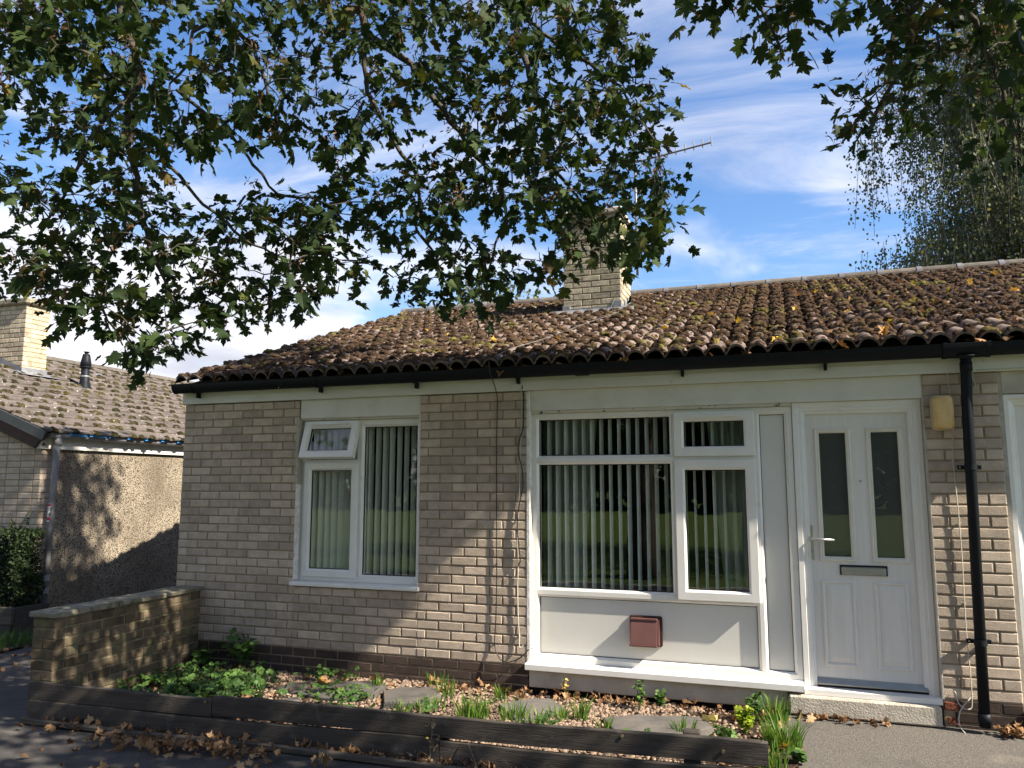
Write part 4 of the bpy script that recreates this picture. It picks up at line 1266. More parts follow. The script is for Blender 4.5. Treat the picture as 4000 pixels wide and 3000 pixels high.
for k in range(19):
    arc = [(RXN + math.cos(a) * .12, RZN + .0 + math.sin(a) * .085) for a in np.linspace(0, math.pi, 9)]
    MB().prism(arc, .88 + k * .45, .88 + k * .45 + .444).build('ridge_tile', MAT['ridge'], nroof)
# moss in lines up the slope, along the tile side laps
Pm = []
for c_ in range(29):
    for r_ in range(nrow):
        for k in range(8):
            a = .86 + c_ * .30 + .075 + RNG.normal(0, .020)
            v_ = r_ * nga + abs(RNG.normal(0, .035)) - .005
            if RNG.random() < .92: Pm.append(npos(a, v_, .030))
for k in range(500):
    Pm.append(npos(RNG.uniform(.9, 9), RNG.integers(0, nrow) * nga + abs(RNG.normal(0, .03)), .032))
Pm = np.array(Pm); N = len(Pm)
sz = RNG.uniform(.022, .046, N)
scatter('moss', dome(), Pm, basis_from_normal(np.tile([math.sin(thn), 0, math.cos(thn)], (N, 1)) + RNG.normal(0, .12, (N, 3)), RNG.uniform(0, 6, N)),
        np.stack([sz * 1.1, sz * 1.1, sz * .8], -1), MAT['moss_green'], nroof, jit=.25, smooth=True)
# verge, bargeboard, gutter
vz = lambda x: NZ + NT_ * (NE - x)
MB().prism([(-2.86, vz(-2.86) - .02), (-11.6, vz(-11.6) - .02), (-11.6, vz(-11.6) - .18), (-2.90, vz(-2.90) - .15)][:4] if False else
           [(-2.78, vz(-2.78) + .005), (-7.2, vz(-7.2) + .005), (-7.2, vz(-7.2) - .115), (-2.83, vz(-2.83) - .115)], .835, .875).build('verge_trim', MAT['slate_verge'], nb)
MB().prism([(-2.88, vz(-2.88) - .116), (-7.2, vz(-7.2) - .116), (-7.2, vz(-7.2) - .28), (-2.98, vz(-2.98) - .26)], .865, .89).build('bargeboard', MAT['maroon'], nb)
MB().cbox(-2.955, -2.905, 1.0, 9.5, -.335, -.165, .003).build('fascia', MAT['fascia'], nb)
MB().cbox(-2.97, -2.925, .89, 1.03, -.335, -.16, .003).build('fascia_end', MAT['peel'], nb)
MB().box(-2.93, -2.80, .95, 9.5, -.165, -.155).build('soffit', MAT['dark'], nb)  # shade under the eaves painted in as a near-black soffit
NGX, NGZ = -2.835, -.150
arc = [(NGX + .055 * math.cos(a), NGZ + .06 * math.sin(a)) for a in np.linspace(math.pi, 2 * math.pi, 11)]
arci = [(NGX + .050 * math.cos(a), NGZ + .055 * math.sin(a)) for a in np.linspace(2 * math.pi, math.pi, 11)]
ng = MB().prism([(NGX - .06, NGZ + .004)] + arc + [(NGX + .06, NGZ + .004)] + arci, .92, 9.6).build('gutter', MAT['grey_plastic'], nb)
MB().prism([(NGX + .057 * math.cos(a), NGZ + .063 * math.sin(a)) for a in np.linspace(math.pi, 2 * math.pi, 11)], .912, .924).build('end_cap', MAT['grey_plastic'], ng)
for gy in (1.10, 1.72, 2.6, 3.5):
    a_ = [(NGX + .060 * math.cos(a), NGZ + .066 * math.sin(a)) for a in np.linspace(math.pi, 2 * math.pi, 11)]
    i_ = [(NGX + .0555 * math.cos(a), NGZ + .0605 * math.sin(a)) for a in np.linspace(2 * math.pi, math.pi, 11)]
    w_ = .09 if gy == 1.10 else .014
    MB().prism([(NGX - .064, NGZ + .008)] + a_ + [(NGX + .064, NGZ + .008)] + i_, gy - w_, gy + w_).build('bracket', MAT['grey_plastic'], ng)
for k in range(7):       # blue membrane showing under the tiles
    y0 = 1.15 + k * .30
    MB().prism([(NE - .03, NZ - .03), (NE + .035, NZ - .03), (NE + .035, NZ - .004 + .004 * (k % 2)), (NE - .03, NZ - .004)], y0, y0 + (.26 if k < 2 else .10)).build('membrane', MAT['blue_felt'], nroof)
ndp = MB().tube([(NGX, 1.06, NGZ - .05), (NGX, 1.06, -.30)], [.045, .042], 12)
ndp.tube([(NGX, 1.06, -.28), (-2.842, 1.055, -.36), (-2.86, 1.05, -2.50)], .038, 14)
ndp = ndp.build('downpipe', MAT['grey_plastic'], nb, True)
for zc in (-.33, -1.85, -2.0):
    MB().tube([(-2.86 + .015 * (zc > -1), 1.052, zc - .035), (-2.86 + .015 * (zc > -1), 1.052, zc + .035)], .044, 14).build('pipe_socket', MAT['grey_plastic'], ndp)
MB().cbox(-2.95, -2.86, 1.00, 1.11, -1.87, -1.84, .004).build('pipe_bracket', MAT['rubber'], ndp)
# sticker wrapped on the pipe
stk = thing('sticker', 'small red and white notice stuck on the grey downpipe of the neighbouring house', 'sign', (-2.853, 1.02, -1.20))
def wrap(a0, a1, z0, z1, r, name, m, par):
    V = []; F = []
    n = 8
    for z in (z0, z1):
        for k in range(n + 1):
            a = math.radians(a0 + (a1 - a0) * k / n)
            V.append((-2.852 + r * math.cos(a), 1.053 + r * math.sin(a), z))
    for k in range(n): F.append((k, k + 1, n + 2 + k, n + 1 + k))
    return MB().add(V, F).build(name, m, par, True)
wrap(-120, 20, -1.196, -.985, .0392, 'backing', MAT['sign_white'], stk)
wrap(-118, 18, -1.017, -.989, .0396, 'red_band', MAT['sign_red'], stk)
wrap(-118, 18, -1.183, -1.143, .0396, 'red_band', MAT['sign_red'], stk)
def text(s, size, loc, rot, m, par, name='lettering'):
    cu = bpy.data.curves.new(name, 'FONT'); cu.body = s; cu.size = size; cu.extrude = .0004; cu.align_x = 'CENTER'
    tmp = bpy.data.objects.new(name, cu)
    C.objects.link(tmp)
    me = bpy.data.meshes.new_from_object(tmp)
    bpy.data.objects.remove(tmp)
    me.materials.clear(); me.materials.append(m)
    o = bpy.data.objects.new(name, me); C.objects.link(o)
    o.parent = par; po = ORIG[par.name]
    o.location = (loc[0] - po[0], loc[1] - po[1], loc[2] - po[2]); o.rotation_euler = rot
    return o
ra = math.radians(38)
for s, sz_, z in (('Please', .022, -1.045), ('after', .022, -1.066)):
    text(s, sz_, (-2.852 + .0408 * math.cos(math.radians(-52)), 1.053 + .0408 * math.sin(math.radians(-52)), z), (math.pi / 2, 0, ra), MAT['sign_black'], stk)
fig = MB()
for (x, z, r_) in ((.0, -1.085, .006), (-.003, -1.098, .008), (-.006, -1.108, .007)):
    fig.tube([(x, -.0005, z), (x, .0005, z)], r_, 8)
fig.tube([(-.004, 0, -1.108), (.004, 0, -1.122), (-.002, 0, -1.138)], .0032, 5)
fig.tube([(-.006, 0, -1.108), (-.012, 0, -1.122), (-.010, 0, -1.138)], .0032, 5)
fig.tube([(.0, 0, -1.094), (-.013, 0, -1.102), (-.016, 0, -1.112)], .0026, 5)
cx, cy = -2.852 + .0405 * math.cos(math.radians(-52)), 1.053 + .0405 * math.sin(math.radians(-52))
fig.V = [(cx + x * math.cos(ra), cy + x * math.sin(ra) + y, z) for x, y, z in fig.V]
fig.build('figure', MAT['sign_black'], stk)
# chimney of the neighbouring house
nx0, nx1, ny0, ny1 = -6.55, -5.70, 2.78, 3.20
nzt = 2.06
nch = MB().box(nx0 + .006, nx1 - .006, ny0 + .006, ny1 - .006, .8, nzt).build('chimney', MAT['chim_mortar'], nroof)
fb = []; sb = []
for k in range(1, 18):
    za, zb = nzt - .075 * k + .005, nzt - .075 * (k - 1) - .005
    if zb > vz(nx1) + .10:
        cuts = [ny0 + .104, ny0 + .21, ny1] if k % 2 else [ny0 + .104, ny0 + .33, ny1]
        for a, b_ in zip(cuts[:-1], cuts[1:]): sb.append((a + .005, b_, za, zb, nx1))
    fb += [(q[0], q[1], za, zb, ny0) for q in courses(nx0, nx1, k, k, ny0, nx1 - .45, nx1 - .335) if zb > vz(q[1]) + .12]
lay(nch, fb, MAT['chim_brick_pale'], 'n1'); lay(nch, sb, MAT['chim_brick_pale'], 'n2', face='+x')
MB().cbox(nx0 - .06, nx1 + .06, ny0 - .06, ny1 + .06, nzt + .001, nzt + .10, .02).build('chimney_cap', MAT['coping'], nroof)
MB().cbox(nx1 + .001, nx1 + .012, ny0 - .01, ny1 + .01, vz(nx1) - .02, vz(nx1) + .12, .002).build('apron_flashing', MAT['lead'], nroof)
V = [npos(a, (NE + .05 - nx1) / math.cos(thn) + dv, .05) for dv in (-.16, .02) for a in (ny0 - .12, ny1 + .14)]
MB().add(V, [(0, 1, 3, 2)]).build('lead_apron', MAT['lead'], nroof)
V = [(nx1, ny0 - .004, vz(nx1) + .12), (nx1, ny0 - .004, vz(nx1) - .05), (nx0, ny0 - .004, vz(nx0) - .05), (nx0, ny0 - .004, vz(nx0) + .12)]
MB().add(V, [(0, 1, 2, 3)]).build('side_flashing', MAT['lead'], nroof)
# boiler flue and tile vent
fx, fy = -5.33, 3.615
fz = vz(fx)
fl = MB().lathe([(.105, -.08), (.10, .03), (.075, .10), (.072, .20), (.066, .205), (.064, .36)], (fx, fy, fz), 16).build('flue_pipe', MAT['black'], nroof, True)
MB().lathe([(.066, .33), (.088, .345), (.088, .36), (.06, .362), (.085, .372), (.080, .44), (.055, .565), (.05, .57), (.03, .575), (.03, .60), (.048, .602), (.048, .612), (0, .612)], (fx, fy, fz), 16).build('terminal', MAT['black'], fl, True)
MB().lathe([(.0735, .19), (.0745, .20), (.0735, .212)], (fx, fy, fz), 16).build('band', MAT['alu'], fl, True)
MB().cbox(fx - .12, fx + .17, fy - .13, fy + .13, fz - .075, fz - .055, .004).build('slate_flashing', MAT['lead'], nroof)
vx, vy = -6.40, 4.86
mb = MB()
arc = [(math.cos(a) * .085, math.sin(a) * .085) for a in np.linspace(0, math.pi, 11)]
mb.extrude([(vy + a, vz(vx) - .01 + b_) for a, b_ in arc], 'x', vx - .25, vx + .02)
mb.build('roof_vent', MAT['grey_plastic'], nroof)
MB().extrude([(vy + a * .8, vz(vx) - .01 + b_ * .8) for a, b_ in arc], 'x', vx + .0205, vx + .022).build('vent_opening', MAT['dark'], nroof)  # near-black plate on the solid vent in place of shade inside it

# ------------------------------------------------------------------ low garden wall
gw = thing('garden_wall', 'low mossy brick wall with a stone coping at the left of the flower bed', 'wall', (0.155, -1.60, -2.46), rotz=math.radians(-2.7) * -1.0)
gw.rotation_euler = (0, 0, math.atan2(.155 - .085, 1.60))     # local +y runs to the house
GL, GWd = 1.60, .205
zt0 = 2.46 - 1.735
MB().cbox(.006, GWd - .006, .006, GL, 0.0, zt0, .001).build('core', MAT['wall_mortar'], gw, local=True)
fb = []; sb = []
for k in range(1, 11):
    za, zb = zt0 - .075 * k + .005, zt0 - .075 * (k - 1) - .005
    if zb < 0: break
    if k % 3: fb.append((0, GWd, za, zb, 0.0))
    else: fb += [(0, .098, za, zb, 0.0), (.107, GWd, za, zb, 0.0)]
    s0 = .104
    off = (.11 if k % 2 else .225)
    cuts = [s0] + [v_ for v_ in (off + .225 * i for i in range(0, 8)) if s0 + .05 < v_ < GL - .04] + [GL]
    sb += [(a + .005, b_ - .005, za, zb, GWd) for a, b_ in zip(cuts[:-1], cuts[1:])]
lay(gw, fb, MAT['wall_brick'], 'g', local=True, jit=.004)
lay(gw, sb, MAT['wall_brick'], 'gs', face='+x', local=True, jit=.003)
for a, b_ in ((-.03, .62), (.625, 1.12), (1.125, 1.60)):
    sl = MB().cbox(-.025, GWd + .03, a, b_, zt0 + .002, zt0 + .042, .009)
    sl.V = [(x + random.uniform(-.005, .005), y + random.uniform(-.003, .003), z + random.uniform(-.003, .003)) for x, y, z in sl.V]
    sl.build('coping_slab', MAT['coping'], gw, local=True)

# ------------------------------------------------------------------ timber edging of the bed
LE = thing('timber_edging', 'two tiers of dark stained planks edging the front of the flower bed', 'edging', (0.195, -1.60, -2.46), rotz=math.atan2(.30, 5.095))
def plank(x0, x1, y0, y1, z0, z1, name='plank', m='timber', tilt=0.0, warp=.006):
    n = 14
    V = []; F = []
    pf = [(y0, z0 + .004), (y0 + .004, z0), (y1, z0), (y1, z1 - .003), (y1 - .003, z1), (y0 + .004, z1), (y0, z1 - .004)]
    k = len(pf); sd = random.random() * 9
    for i in range(n + 1):
        x = x0 + (x1 - x0) * i / n
        w = warp * math.sin(x * 2.3 + sd) + .3 * warp * math.sin(x * 9 + sd); w2 = warp * .5 * math.sin(x * 1.7 + sd * 2)
        for y, z in pf:
            V.append((x, y + w2 + tilt * (z - z0), z + w * (1 if z > (z0 + z1) / 2 else .4) + random.uniform(-.0012, .0012)))
    for i in range(n):
        for j in range(k):
            j2 = (j + 1) % k
            F.append((i * k + j, (i + 1) * k + j, (i + 1) * k + j2, i * k + j2))
    F.append(tuple(range(k))); F.append(tuple(n * k + j for j in range(k))[::-1])
    return MB().add(V, F).build(name, MAT[m], LE, local=True)
zz_ = 2.46
plank(0.0, 1.545, -.040, 0.0, zz_ - 2.305, zz_ - 2.190, tilt=.03)
plank(1.551, 5.10, -.040, 0.0, zz_ - 2.300, zz_ - 2.176, tilt=-.02)
plank(0.03, 3.18, -.062, -.022, 0.0, zz_ - 2.309, tilt=0.05)
plank(3.186, 5.08, -.058, -.018, 0.0, zz_ - 2.318, tilt=0.02)
MB().cbox(4.64, 4.735, .002, .075, 0.0, zz_ - 2.158, .006).build('post', MAT['timber'], LE, local=True)
for px2 in (.05, 1.58, 3.15): MB().cbox(px2, px2 + .07, .002, .06, 0.0, zz_ - 2.225, .006).build('post', MAT['timber'], LE, local=True)
for bx, bz in ((4.86, zz_ - 2.235), (4.30, zz_ - 2.20), (1.50, zz_ - 2.21), (3.20, zz_ - 2.38)):
    MB().tube([(bx, -.038, bz), (bx, -.048, bz)], .010, 8).build('bolt', MAT['dead_stem'], LE, local=True)
ts = thing('timber_batten', 'thin weathered grey batten lying on the pavement in front of the dark planks', 'batten', (0.24, -1.70, -2.45), rotz=math.atan2(.10, 2.7))
_LE = LE; LE = ts
plank(0.0, 3.9, -.018, .022, .008, .040, 'board', 'timber_grey', 0.0, .006)
LE = _LE

# ------------------------------------------------------------------ gravel, slabs and plants in the bed
SLABS = {'long dark irregular slate slab lying nearest the brick wall in the bed': [(1.557, -.60), (1.598, -.427), (1.874, -.30), (2.204, -.19), (2.36, -.25), (2.412, -.56), (2.265, -.72), (2.078, -.75), (1.8, -.70)],
         'pinkish grey stepping slab dappled by leaf shade in the middle of the bed': [(2.423, -.42), (2.50, -.27), (2.767, -.17), (2.90, -.38), (2.851, -.62), (2.61, -.75)],
         'small dark slab half hidden behind the planks at the left of the bed': [(1.66, -1.09), (1.898, -.80), (2.108, -.98), (2.05, -1.20), (1.85, -1.25)],
         'pale sunlit stepping slab in the gravel under the wide window sill': [(3.397, -.47), (3.518, -.31), (3.727, -.22), (3.882, -.43), (3.801, -.74), (3.641, -.80)],
         'largest smooth grey slab lying in front of the panel with the brown flue cover': [(4.184, -.54), (4.401, -.40), (4.635, -.36), (4.821, -.35), (4.93, -.53), (4.762, -.80), (4.347, -.84)]}
def inside(poly, x, y, grow=0.0):
    n = len(poly); c = False; j = n - 1
    cx = sum(p[0] for p in poly) / n; cy = sum(p[1] for p in poly) / n
    x = cx + (x - cx) / (1 + grow); y = cy + (y - cy) / (1 + grow)
    for i in range(n):
        xi, yi = poly[i]; xj, yj = poly[j]
        if (yi > y) != (yj > y) and x < (xj - xi) * (y - yi) / (yj - yi) + xi: c = not c
        j = i
    return c
for lab, P in SLABS.items():
    n = len(P); cx = sum(p[0] for p in P) / n; cy = sum(p[1] for p in P) / n
    Q = []
    for i in range(n):
        a, b_ = P[i], P[(i + 1) % n]
        Q.append(a); Q.append(((a[0] + b_[0]) / 2 + random.uniform(-.015, .015), (a[1] + b_[1]) / 2 + random.uniform(-.015, .015)))
    zs = -2.345
    V = []; m = len(Q)
    for s, z in ((1.0, zs - .05), (1.0, zs - .006), (.97, zs)):
        V += [(cx + (x - cx) * s, cy + (y - cy) * s, z + random.uniform(-.0015, .0015) + .012 * (x - cx)) for x, y in Q]
    F = [(r * m + i, r * m + (i + 1) % m, (r + 1) * m + (i + 1) % m, (r + 1) * m + i) for r in (0, 1) for i in range(m)] + [tuple(2 * m + i for i in range(m))]
    o = MB().add(V, F).build('stepping_slab', MAT['slate'])
    tagp(o, lab, 'slab', 'stepping slabs in the bed')
def pebbles(name, N, x0, x1, y0, y1, dens, sz, zoff=0.0):
    x = RNG.uniform(x0, x1, N); y = RNG.uniform(y0, y1, N)
    k = RNG.random(N) < np.clip(dens(x, y), 0, 1)
    k &= ~np.array([any(inside(P, a, b_, .02) for P in SLABS.values()) for a, b_ in zip(x, y)])
    k &= y > np.array([bed_front(t_) for t_ in x]) + .02
    x, y = x[k], y[k]; N = len(x)
    z = np.array([z_bed(a, b_) for a, b_ in zip(x, y)]) + zoff + RNG.uniform(0, .008, N)
    s = RNG.uniform(sz[0], sz[1], N)
    S = np.stack([s * RNG.uniform(.9, 1.5, N), s * RNG.uniform(.8, 1.1, N), s * RNG.uniform(.6, .95, N)], -1)
    Nv = np.tile([0, 0, 1.0], (N, 1)) + RNG.normal(0, .35, (N, 3))
    return scatter(name, dome(5), np.stack([x, y, z], -1), basis_from_normal(Nv, RNG.uniform(0, 6.3, N)), S, MAT['pebble'], jit=.12, smooth=True)
pebbles('gravel', 15000, .45, 5.35, -1.50, 0.0, lambda x, y: .30 + .62 * np.clip((x - 1.1) / 1.2, 0, 1) - .75 * np.clip((x - 4.6) / .5, 0, 1) + .45 * ((x < 1.9) & (x > .8) & (y > -.55)), (.009, .019))

# leaf shapes --------------------------------------------------------
def leaf_base(curl=.15, fold=.22, seed=0, stalk=True):
    r = random.Random(seed)
    half = [(0, 0), (.13, -.07), (.40, .08), (.33, .19), (.42, .27), (.23, .36), (.40, .50), (.55, .74), (.36, .67), (.27, .76), (.165, .60), (.20, .80), (.10, .87), (0, 1.02)]
    half = [(x * r.uniform(.92, 1.08), y * r.uniform(.96, 1.04)) if 0 < i < 13 else (x, y) for i, (x, y) in enumerate(half)]
    V = [(0, .34, 0)]
    def zf(x, y): return fold * abs(x) - curl * y * y - .10 * x * x
    idx = []
    for sgn in (1, -1):
        ring = []
        for i, (x, y) in enumerate(half):
            if sgn < 0 and i in (0, 13): ring.append(idx[0][i]); continue
            ring.append(len(V)); V.append((sgn * x, y, zf(x, y) + r.uniform(-.02, .02)))
        idx.append(ring)
    V[0] = (0, .34, zf(0, .34))
    F = []
    for s, ring in enumerate(idx):
        for i in range(len(ring) - 1):
            F.append((0, ring[i], ring[i + 1]) if s == 0 else (0, ring[i + 1], ring[i]))
    if stalk:
        a = len(V); V += [(-.012, 0, 0), (.012, 0, 0), (.010, -.55, .10), (-.010, -.55, .10)]
        F += [(a, a + 1, a + 2), (a, a + 2, a + 3)]
        V = [(x, y + .55, z - .10) for x, y, z in V]
    return np.array(V), np.array(F)
LEAFS = [leaf_base(.10, .18, 1), leaf_base(.28, .30, 2), leaf_base(.05, .10, 3), leaf_base(.20, .42, 4), leaf_base(.55, .35, 5), leaf_base(-.25, .5, 6), leaf_base(.35, -.35, 7)]
DRY = [leaf_base(.6, .9, 11, False), leaf_base(-.5, 1.1, 12, False), leaf_base(1.0, .5, 13, False), leaf_base(.2, -1.0, 14, False)]
def frames(tip, nrm):
    """columns: x, tip(y), normal(z)"""
    y = tip / np.linalg.norm(tip, axis=1, keepdims=True)
    x = np.cross(y, nrm); x /= (np.linalg.norm(x, axis=1, keepdims=True) + 1e-9)
    z = np.cross(x, y)
    return np.stack([x, y, z], -1)
def many(name, bases, P, R, S, m, parent=None, kind='stuff'):
    """P split at random over several base shapes, one mesh"""
    Vs = []; Fs = []; off = 0
    pick = RNG.integers(0, len(bases), len(P))
    for b_i, (bv, bf) in enumerate(bases):
        k = pick == b_i; n = int(k.sum())
        if not n: continue
        V = np.einsum('nij,nkj->nki', R[k], bv[None] * S[k][:, None, None]) + P[k][:, None, :]
        Vs.append(V.reshape(-1, 3)); Fs.append((bf[None] + (np.arange(n) * len(bv))[:, None, None]).reshape(-1, 3) + off)
        off += n * len(bv)
    o = put(name, fast_mesh(name, np.concatenate(Vs), np.concatenate(Fs)), m, parent)
    if kind: o['kind'] = kind
    return o
def flat_leaves(name, P, sz, m, tilt=.45, parent=None, kind='stuff', bases=None, up=(0, 0, 1)):
    N = len(P); P = np.asarray(P)
    a = RNG.uniform(0, 6.3, N)
    tip = np.stack([np.cos(a), np.sin(a), RNG.normal(0, tilt * .6, N)], -1)
    nr = np.array(up)[None] + RNG.normal(0, tilt, (N, 3))
    return many(name, bases or DRY, P, frames(tip, nr), RNG.uniform(sz[0], sz[1], N), m, parent, kind)

# fallen leaves: loose ones in drifts are litter, the bright ones on the tiles are separate things
P = []
for _ in range(330):
    x = RNG.uniform(.35, 5.2); yb = -1.60 + .30 * (x - .2) / 5.1
    d = RNG.uniform(.045, .115)
    P.append((x, yb - d, -2.44 + RNG.uniform(0, .03)))
for _ in range(190):
    x = RNG.normal(1.75, .42); P.append((x, -1.80 + RNG.normal(0, .06) + .05 * (x - 1.75), -2.432 + RNG.uniform(0, .05)))
for _ in range(70): P.append((RNG.uniform(.2, 4.5), RNG.uniform(-2.5, -1.7), -2.438 + RNG.uniform(0, .012)))
for _ in range(230): P.append((RNG.uniform(.4, 2.6), RNG.uniform(-1.45, -.05), -2.372 + RNG.uniform(0, .02)))
for _ in range(150): P.append((RNG.uniform(2.6, 5.3), -abs(RNG.normal(0, .10)) - .02, -2.365 + RNG.uniform(0, .03)))
for _ in range(60): P.append((RNG.uniform(5.0, 5.45), RNG.uniform(-1.3, -.05), -2.365 + RNG.uniform(0, .03)))
for _ in range(34): P.append((RNG.uniform(5.45, 6.0), -.09 - abs(RNG.normal(0, .025)), -2.345 + RNG.uniform(0, .02)))
for _ in range(46): P.append((RNG.uniform(6.65, 6.85), -.05 - abs(RNG.normal(0, .05)), -2.345 + RNG.uniform(0, .05)))
for _ in range(30): P.append((RNG.uniform(-2.1, -1.0), RNG.uniform(-.6, .3), -2.43 + RNG.uniform(0, .02)))
flat_leaves('leaf_litter', P, (.024, .060), MAT['dry_leaf'], .8)
P = []
for _ in range(420):
    u = RNG.uniform(.3, 9.0); v = RNG.uniform(.0, SL - .2)
    P.append(roof_pos(u, v, .055 + RNG.uniform(0, .02)))
for _ in range(60):
    P.append((RNG.uniform(.3, 7.2), RNG.uniform(-.14, -.06), GZ + RNG.uniform(-.02, .03)))
flat_leaves('leaf_litter', P, (.03, .07), MAT['dry_leaf'], .5, up=(0, -.33, .94))
RL = [(2.55, 1.5), (2.9, 1.0), (3.3, 1.7), (3.55, .9), (4.2, 2.0), (4.45, 1.15), (4.6, 2.9), (4.85, 1.95), (5.1, 1.2), (5.3, 2.6), (5.45, .15), (5.6, 1.7), (5.85, 3.3), (5.9, 2.1), (6.05, 1.55), (6.1, 2.3), (6.3, .85), (6.45, 2.9), (6.6, 1.9), (6.85, 3.6), (7.0, 2.5), (7.3, 3.0), (7.5, 2.2), (7.7, 3.7), (1.6, 2.3), (2.0, 1.9), (1.2, 1.2), (4.0, .25), (5.0, .10), (6.15, .06)]
dm = []
for i in range(3):
    V, F = DRY[i]; me = _mesh('fallen_leaf', [tuple(q) for q in V * .085], [tuple(int(x) for x in f) for f in F]); me.materials.append(MAT['yellow_leaf']); dm.append(me)
for u, v in RL:
    p = roof_pos(u, v, .075)
    o = bpy.data.objects.new('fallen_leaf', random.choice(dm)); C.objects.link(o)
    o.location = (p[0], p[1], p[2] + H); o.rotation_euler = (TH + random.uniform(-.4, .4), random.uniform(-.4, .4), random.uniform(0, 6.3))
    s = random.uniform(.5, .95); o.scale = (s, s, s)
    tagp(o, 'bright yellow or orange dead leaf lying on the mossy roof tiles', 'leaf', 'yellow leaves lying on the roof')
for (x, y, lab) in ((1.83, -.40, 'bright yellow sycamore leaf lying on the long dark slab'), (5.40, -.80, 'large yellow and tan leaf lying on the path by the end of the planks'), (4.93, -.42, 'round yellow leaf lying at the right end of the largest slab')):
    o = bpy.data.objects.new('fallen_leaf', dm[0]); C.objects.link(o)
    o.location = (x, y, -2.335 + H); o.rotation_euler = (random.uniform(-.3, .3), random.uniform(-.3, .3), random.uniform(0, 6)); o.scale = (1.3,) * 3
    tagp(o, lab, 'leaf')

# clumps of narrow bright leaves
def clump(x, y, n, h, spread, label, group=None, z=-2.375):
    t = thing('grass_clump', label, 'plant', (x, y, z), group)
    V = []; F = []
    for k in range(n):
        a = random.uniform(0, 6.3); rr = spread * math.sqrt(random.random()) * .45
        bx, by = x + rr * math.cos(a), y + rr * math.sin(a)
        hh = h * random.uniform(.6, 1.1); ln = random.uniform(.05, .5) * hh; w = random.uniform(.003, .0055)
        a2 = a + random.uniform(-.7, .7); dx, dy = math.cos(a2), math.sin(a2); sx, sy = -dy * w, dx * w
        if random.random() < .5: sx, sy = w, w * .3
        n0 = len(V)
        for i, s in enumerate((0, .4, .75, 1.0)):
            cxx = bx + dx * ln * s * s; cyy = by + dy * ln * s * s; cz = z - .01 + hh * s * (1 - .12 * s)
            ww = 1.0 - .8 * max(0, s - .5) * 2
            V += [(cxx - sx * ww, cyy - sy * ww, cz), (cxx + sx * ww, cyy + sy * ww, cz)]
        for i in range(3): F.append((n0 + 2 * i, n0 + 2 * i + 1, n0 + 2 * i + 3, n0 + 2 * i + 2))
    stuff(MB().add(V, F).build('blades', MAT['blade'], t))
G = 'clumps of narrow leaves in the bed'
small = 'small clump of narrow bright green leaves sprouting from the gravel bed'
for x, y, n, h, s, lab in ((2.771, -.777, 26, .09, .16, 'small clump of narrow leaves just left of the pinkish slab front edge'), (2.95, -.66, 40, .11, .26, 'low clump of narrow leaves along the right edge of the pinkish slab'), (2.72, -.08, 20, .15, .16, 'thin clump of narrow leaves close to the plinth behind the pinkish slab'), (2.90, -.29, 30, .16, .16, 'clump of narrow leaves at the far right corner of the pinkish slab'),
                      (3.28, -.78, 48, .19, .20, 'tall dense clump of narrow leaves behind the planks left of the pale slab'), (3.38, -.80, 34, .17, .18, 'short clump of narrow leaves beside the tall one behind the planks'), (3.33, -.20, 22, .13, .12, 'little tuft by the plinth under the dangling cable loop'), (3.60, -.76, 46, .17, .22, 'broad clump of narrow leaves growing over the pale sunlit slab edge'), (3.78, -.76, 40, .12, .24, 'sparse clump of narrow leaves on the right half of the pale slab'),
                      (3.90, -.62, 32, .13, .16, 'short tuft on the far right side of the pale slab'), (4.03, -.56, 36, .18, .10, 'upright narrow clump in the gravel between the pale and the largest slab'), (4.235, -.73, 16, .13, .12, 'few thin blades between the tall narrow clump and the largest slab'), (4.75, -.65, 30, .13, .16, 'clump of narrow leaves on the front edge of the largest slab'),
                      (5.31, -.15, 70, .20, .20, 'tall tuft of long dark green blades beside the rough door step'), (5.36, -.72, 120, .215, .26, 'largest tuft of long green blades at the right end of the planks'), (5.30, -1.12, 46, .17, .18, 'sunlit tuft of green blades in front of the plank end'), (2.31, -.30, 26, .15, .12, 'round tuft of narrow leaves between the long dark slab and the pinkish slab')):
    clump(x, y, n, h, s, lab, G)

# low leafy ground cover
def trefoil(r):
    V = [(0, 0, 0)]; F = []
    for k in range(3):
        a0 = 2 * math.pi * k / 3
        n0 = len(V)
        for i in range(6):
            a = a0 + math.radians((-50, -34, -12, 12, 34, 50)[i]); rr = (.7, .98, 1.0, 1.0, .98, .7)[i]
            V.append((rr * math.cos(a), rr * math.sin(a), -.12 * rr * rr + .08 * abs(i - 2.5)))
        for i in range(5): F.append((0, n0 + i, n0 + i + 1))
    return np.array(V), np.array(F)
TRI = [trefoil(1)]
P = []; tries = 0
while len(P) < 900 and tries < 20000:
    tries += 1
    x = RNG.uniform(.42, 2.5); y = RNG.uniform(-1.48, -.12)
    d = 1.1 - abs(x - 1.15) / 1.0 - .35 * max(0, y + .55) / .4
    if y > -.45 and x > .75: d -= .55
    if 1.4 < x < 2.4: d *= .55
    d *= float(vnoise(np.array([x]), np.array([y]), .22, 5)[0]) * 1.6
    if RNG.random() < d and not any(inside(Q, x, y, -.15) for Q in SLABS.values()): P.append((x, y, -2.36 + RNG.uniform(.005, .085)))
for cx_, cy_, n in ((1.72, -.16, 26), (2.05, -.62, 18), (1.95, -.12, 14), (2.32, -.62, 26), (2.36, -.85, 24), (5.0, -.75, 24), (4.5, -.95, 10), (5.15, -.95, 16), (3.0, -.72, 10), (3.9, -.8, 14), (3.4, -.62, 8), (2.2, -.98, 12)):
    for _ in range(n): P.append((cx_ + RNG.normal(0, .07), cy_ + RNG.normal(0, .05), -2.35 + RNG.uniform(0, .07)))
P = np.array(P); N = len(P)
nr = np.tile([0, -.25, 1.0], (N, 1)) + RNG.normal(0, .42, (N, 3))
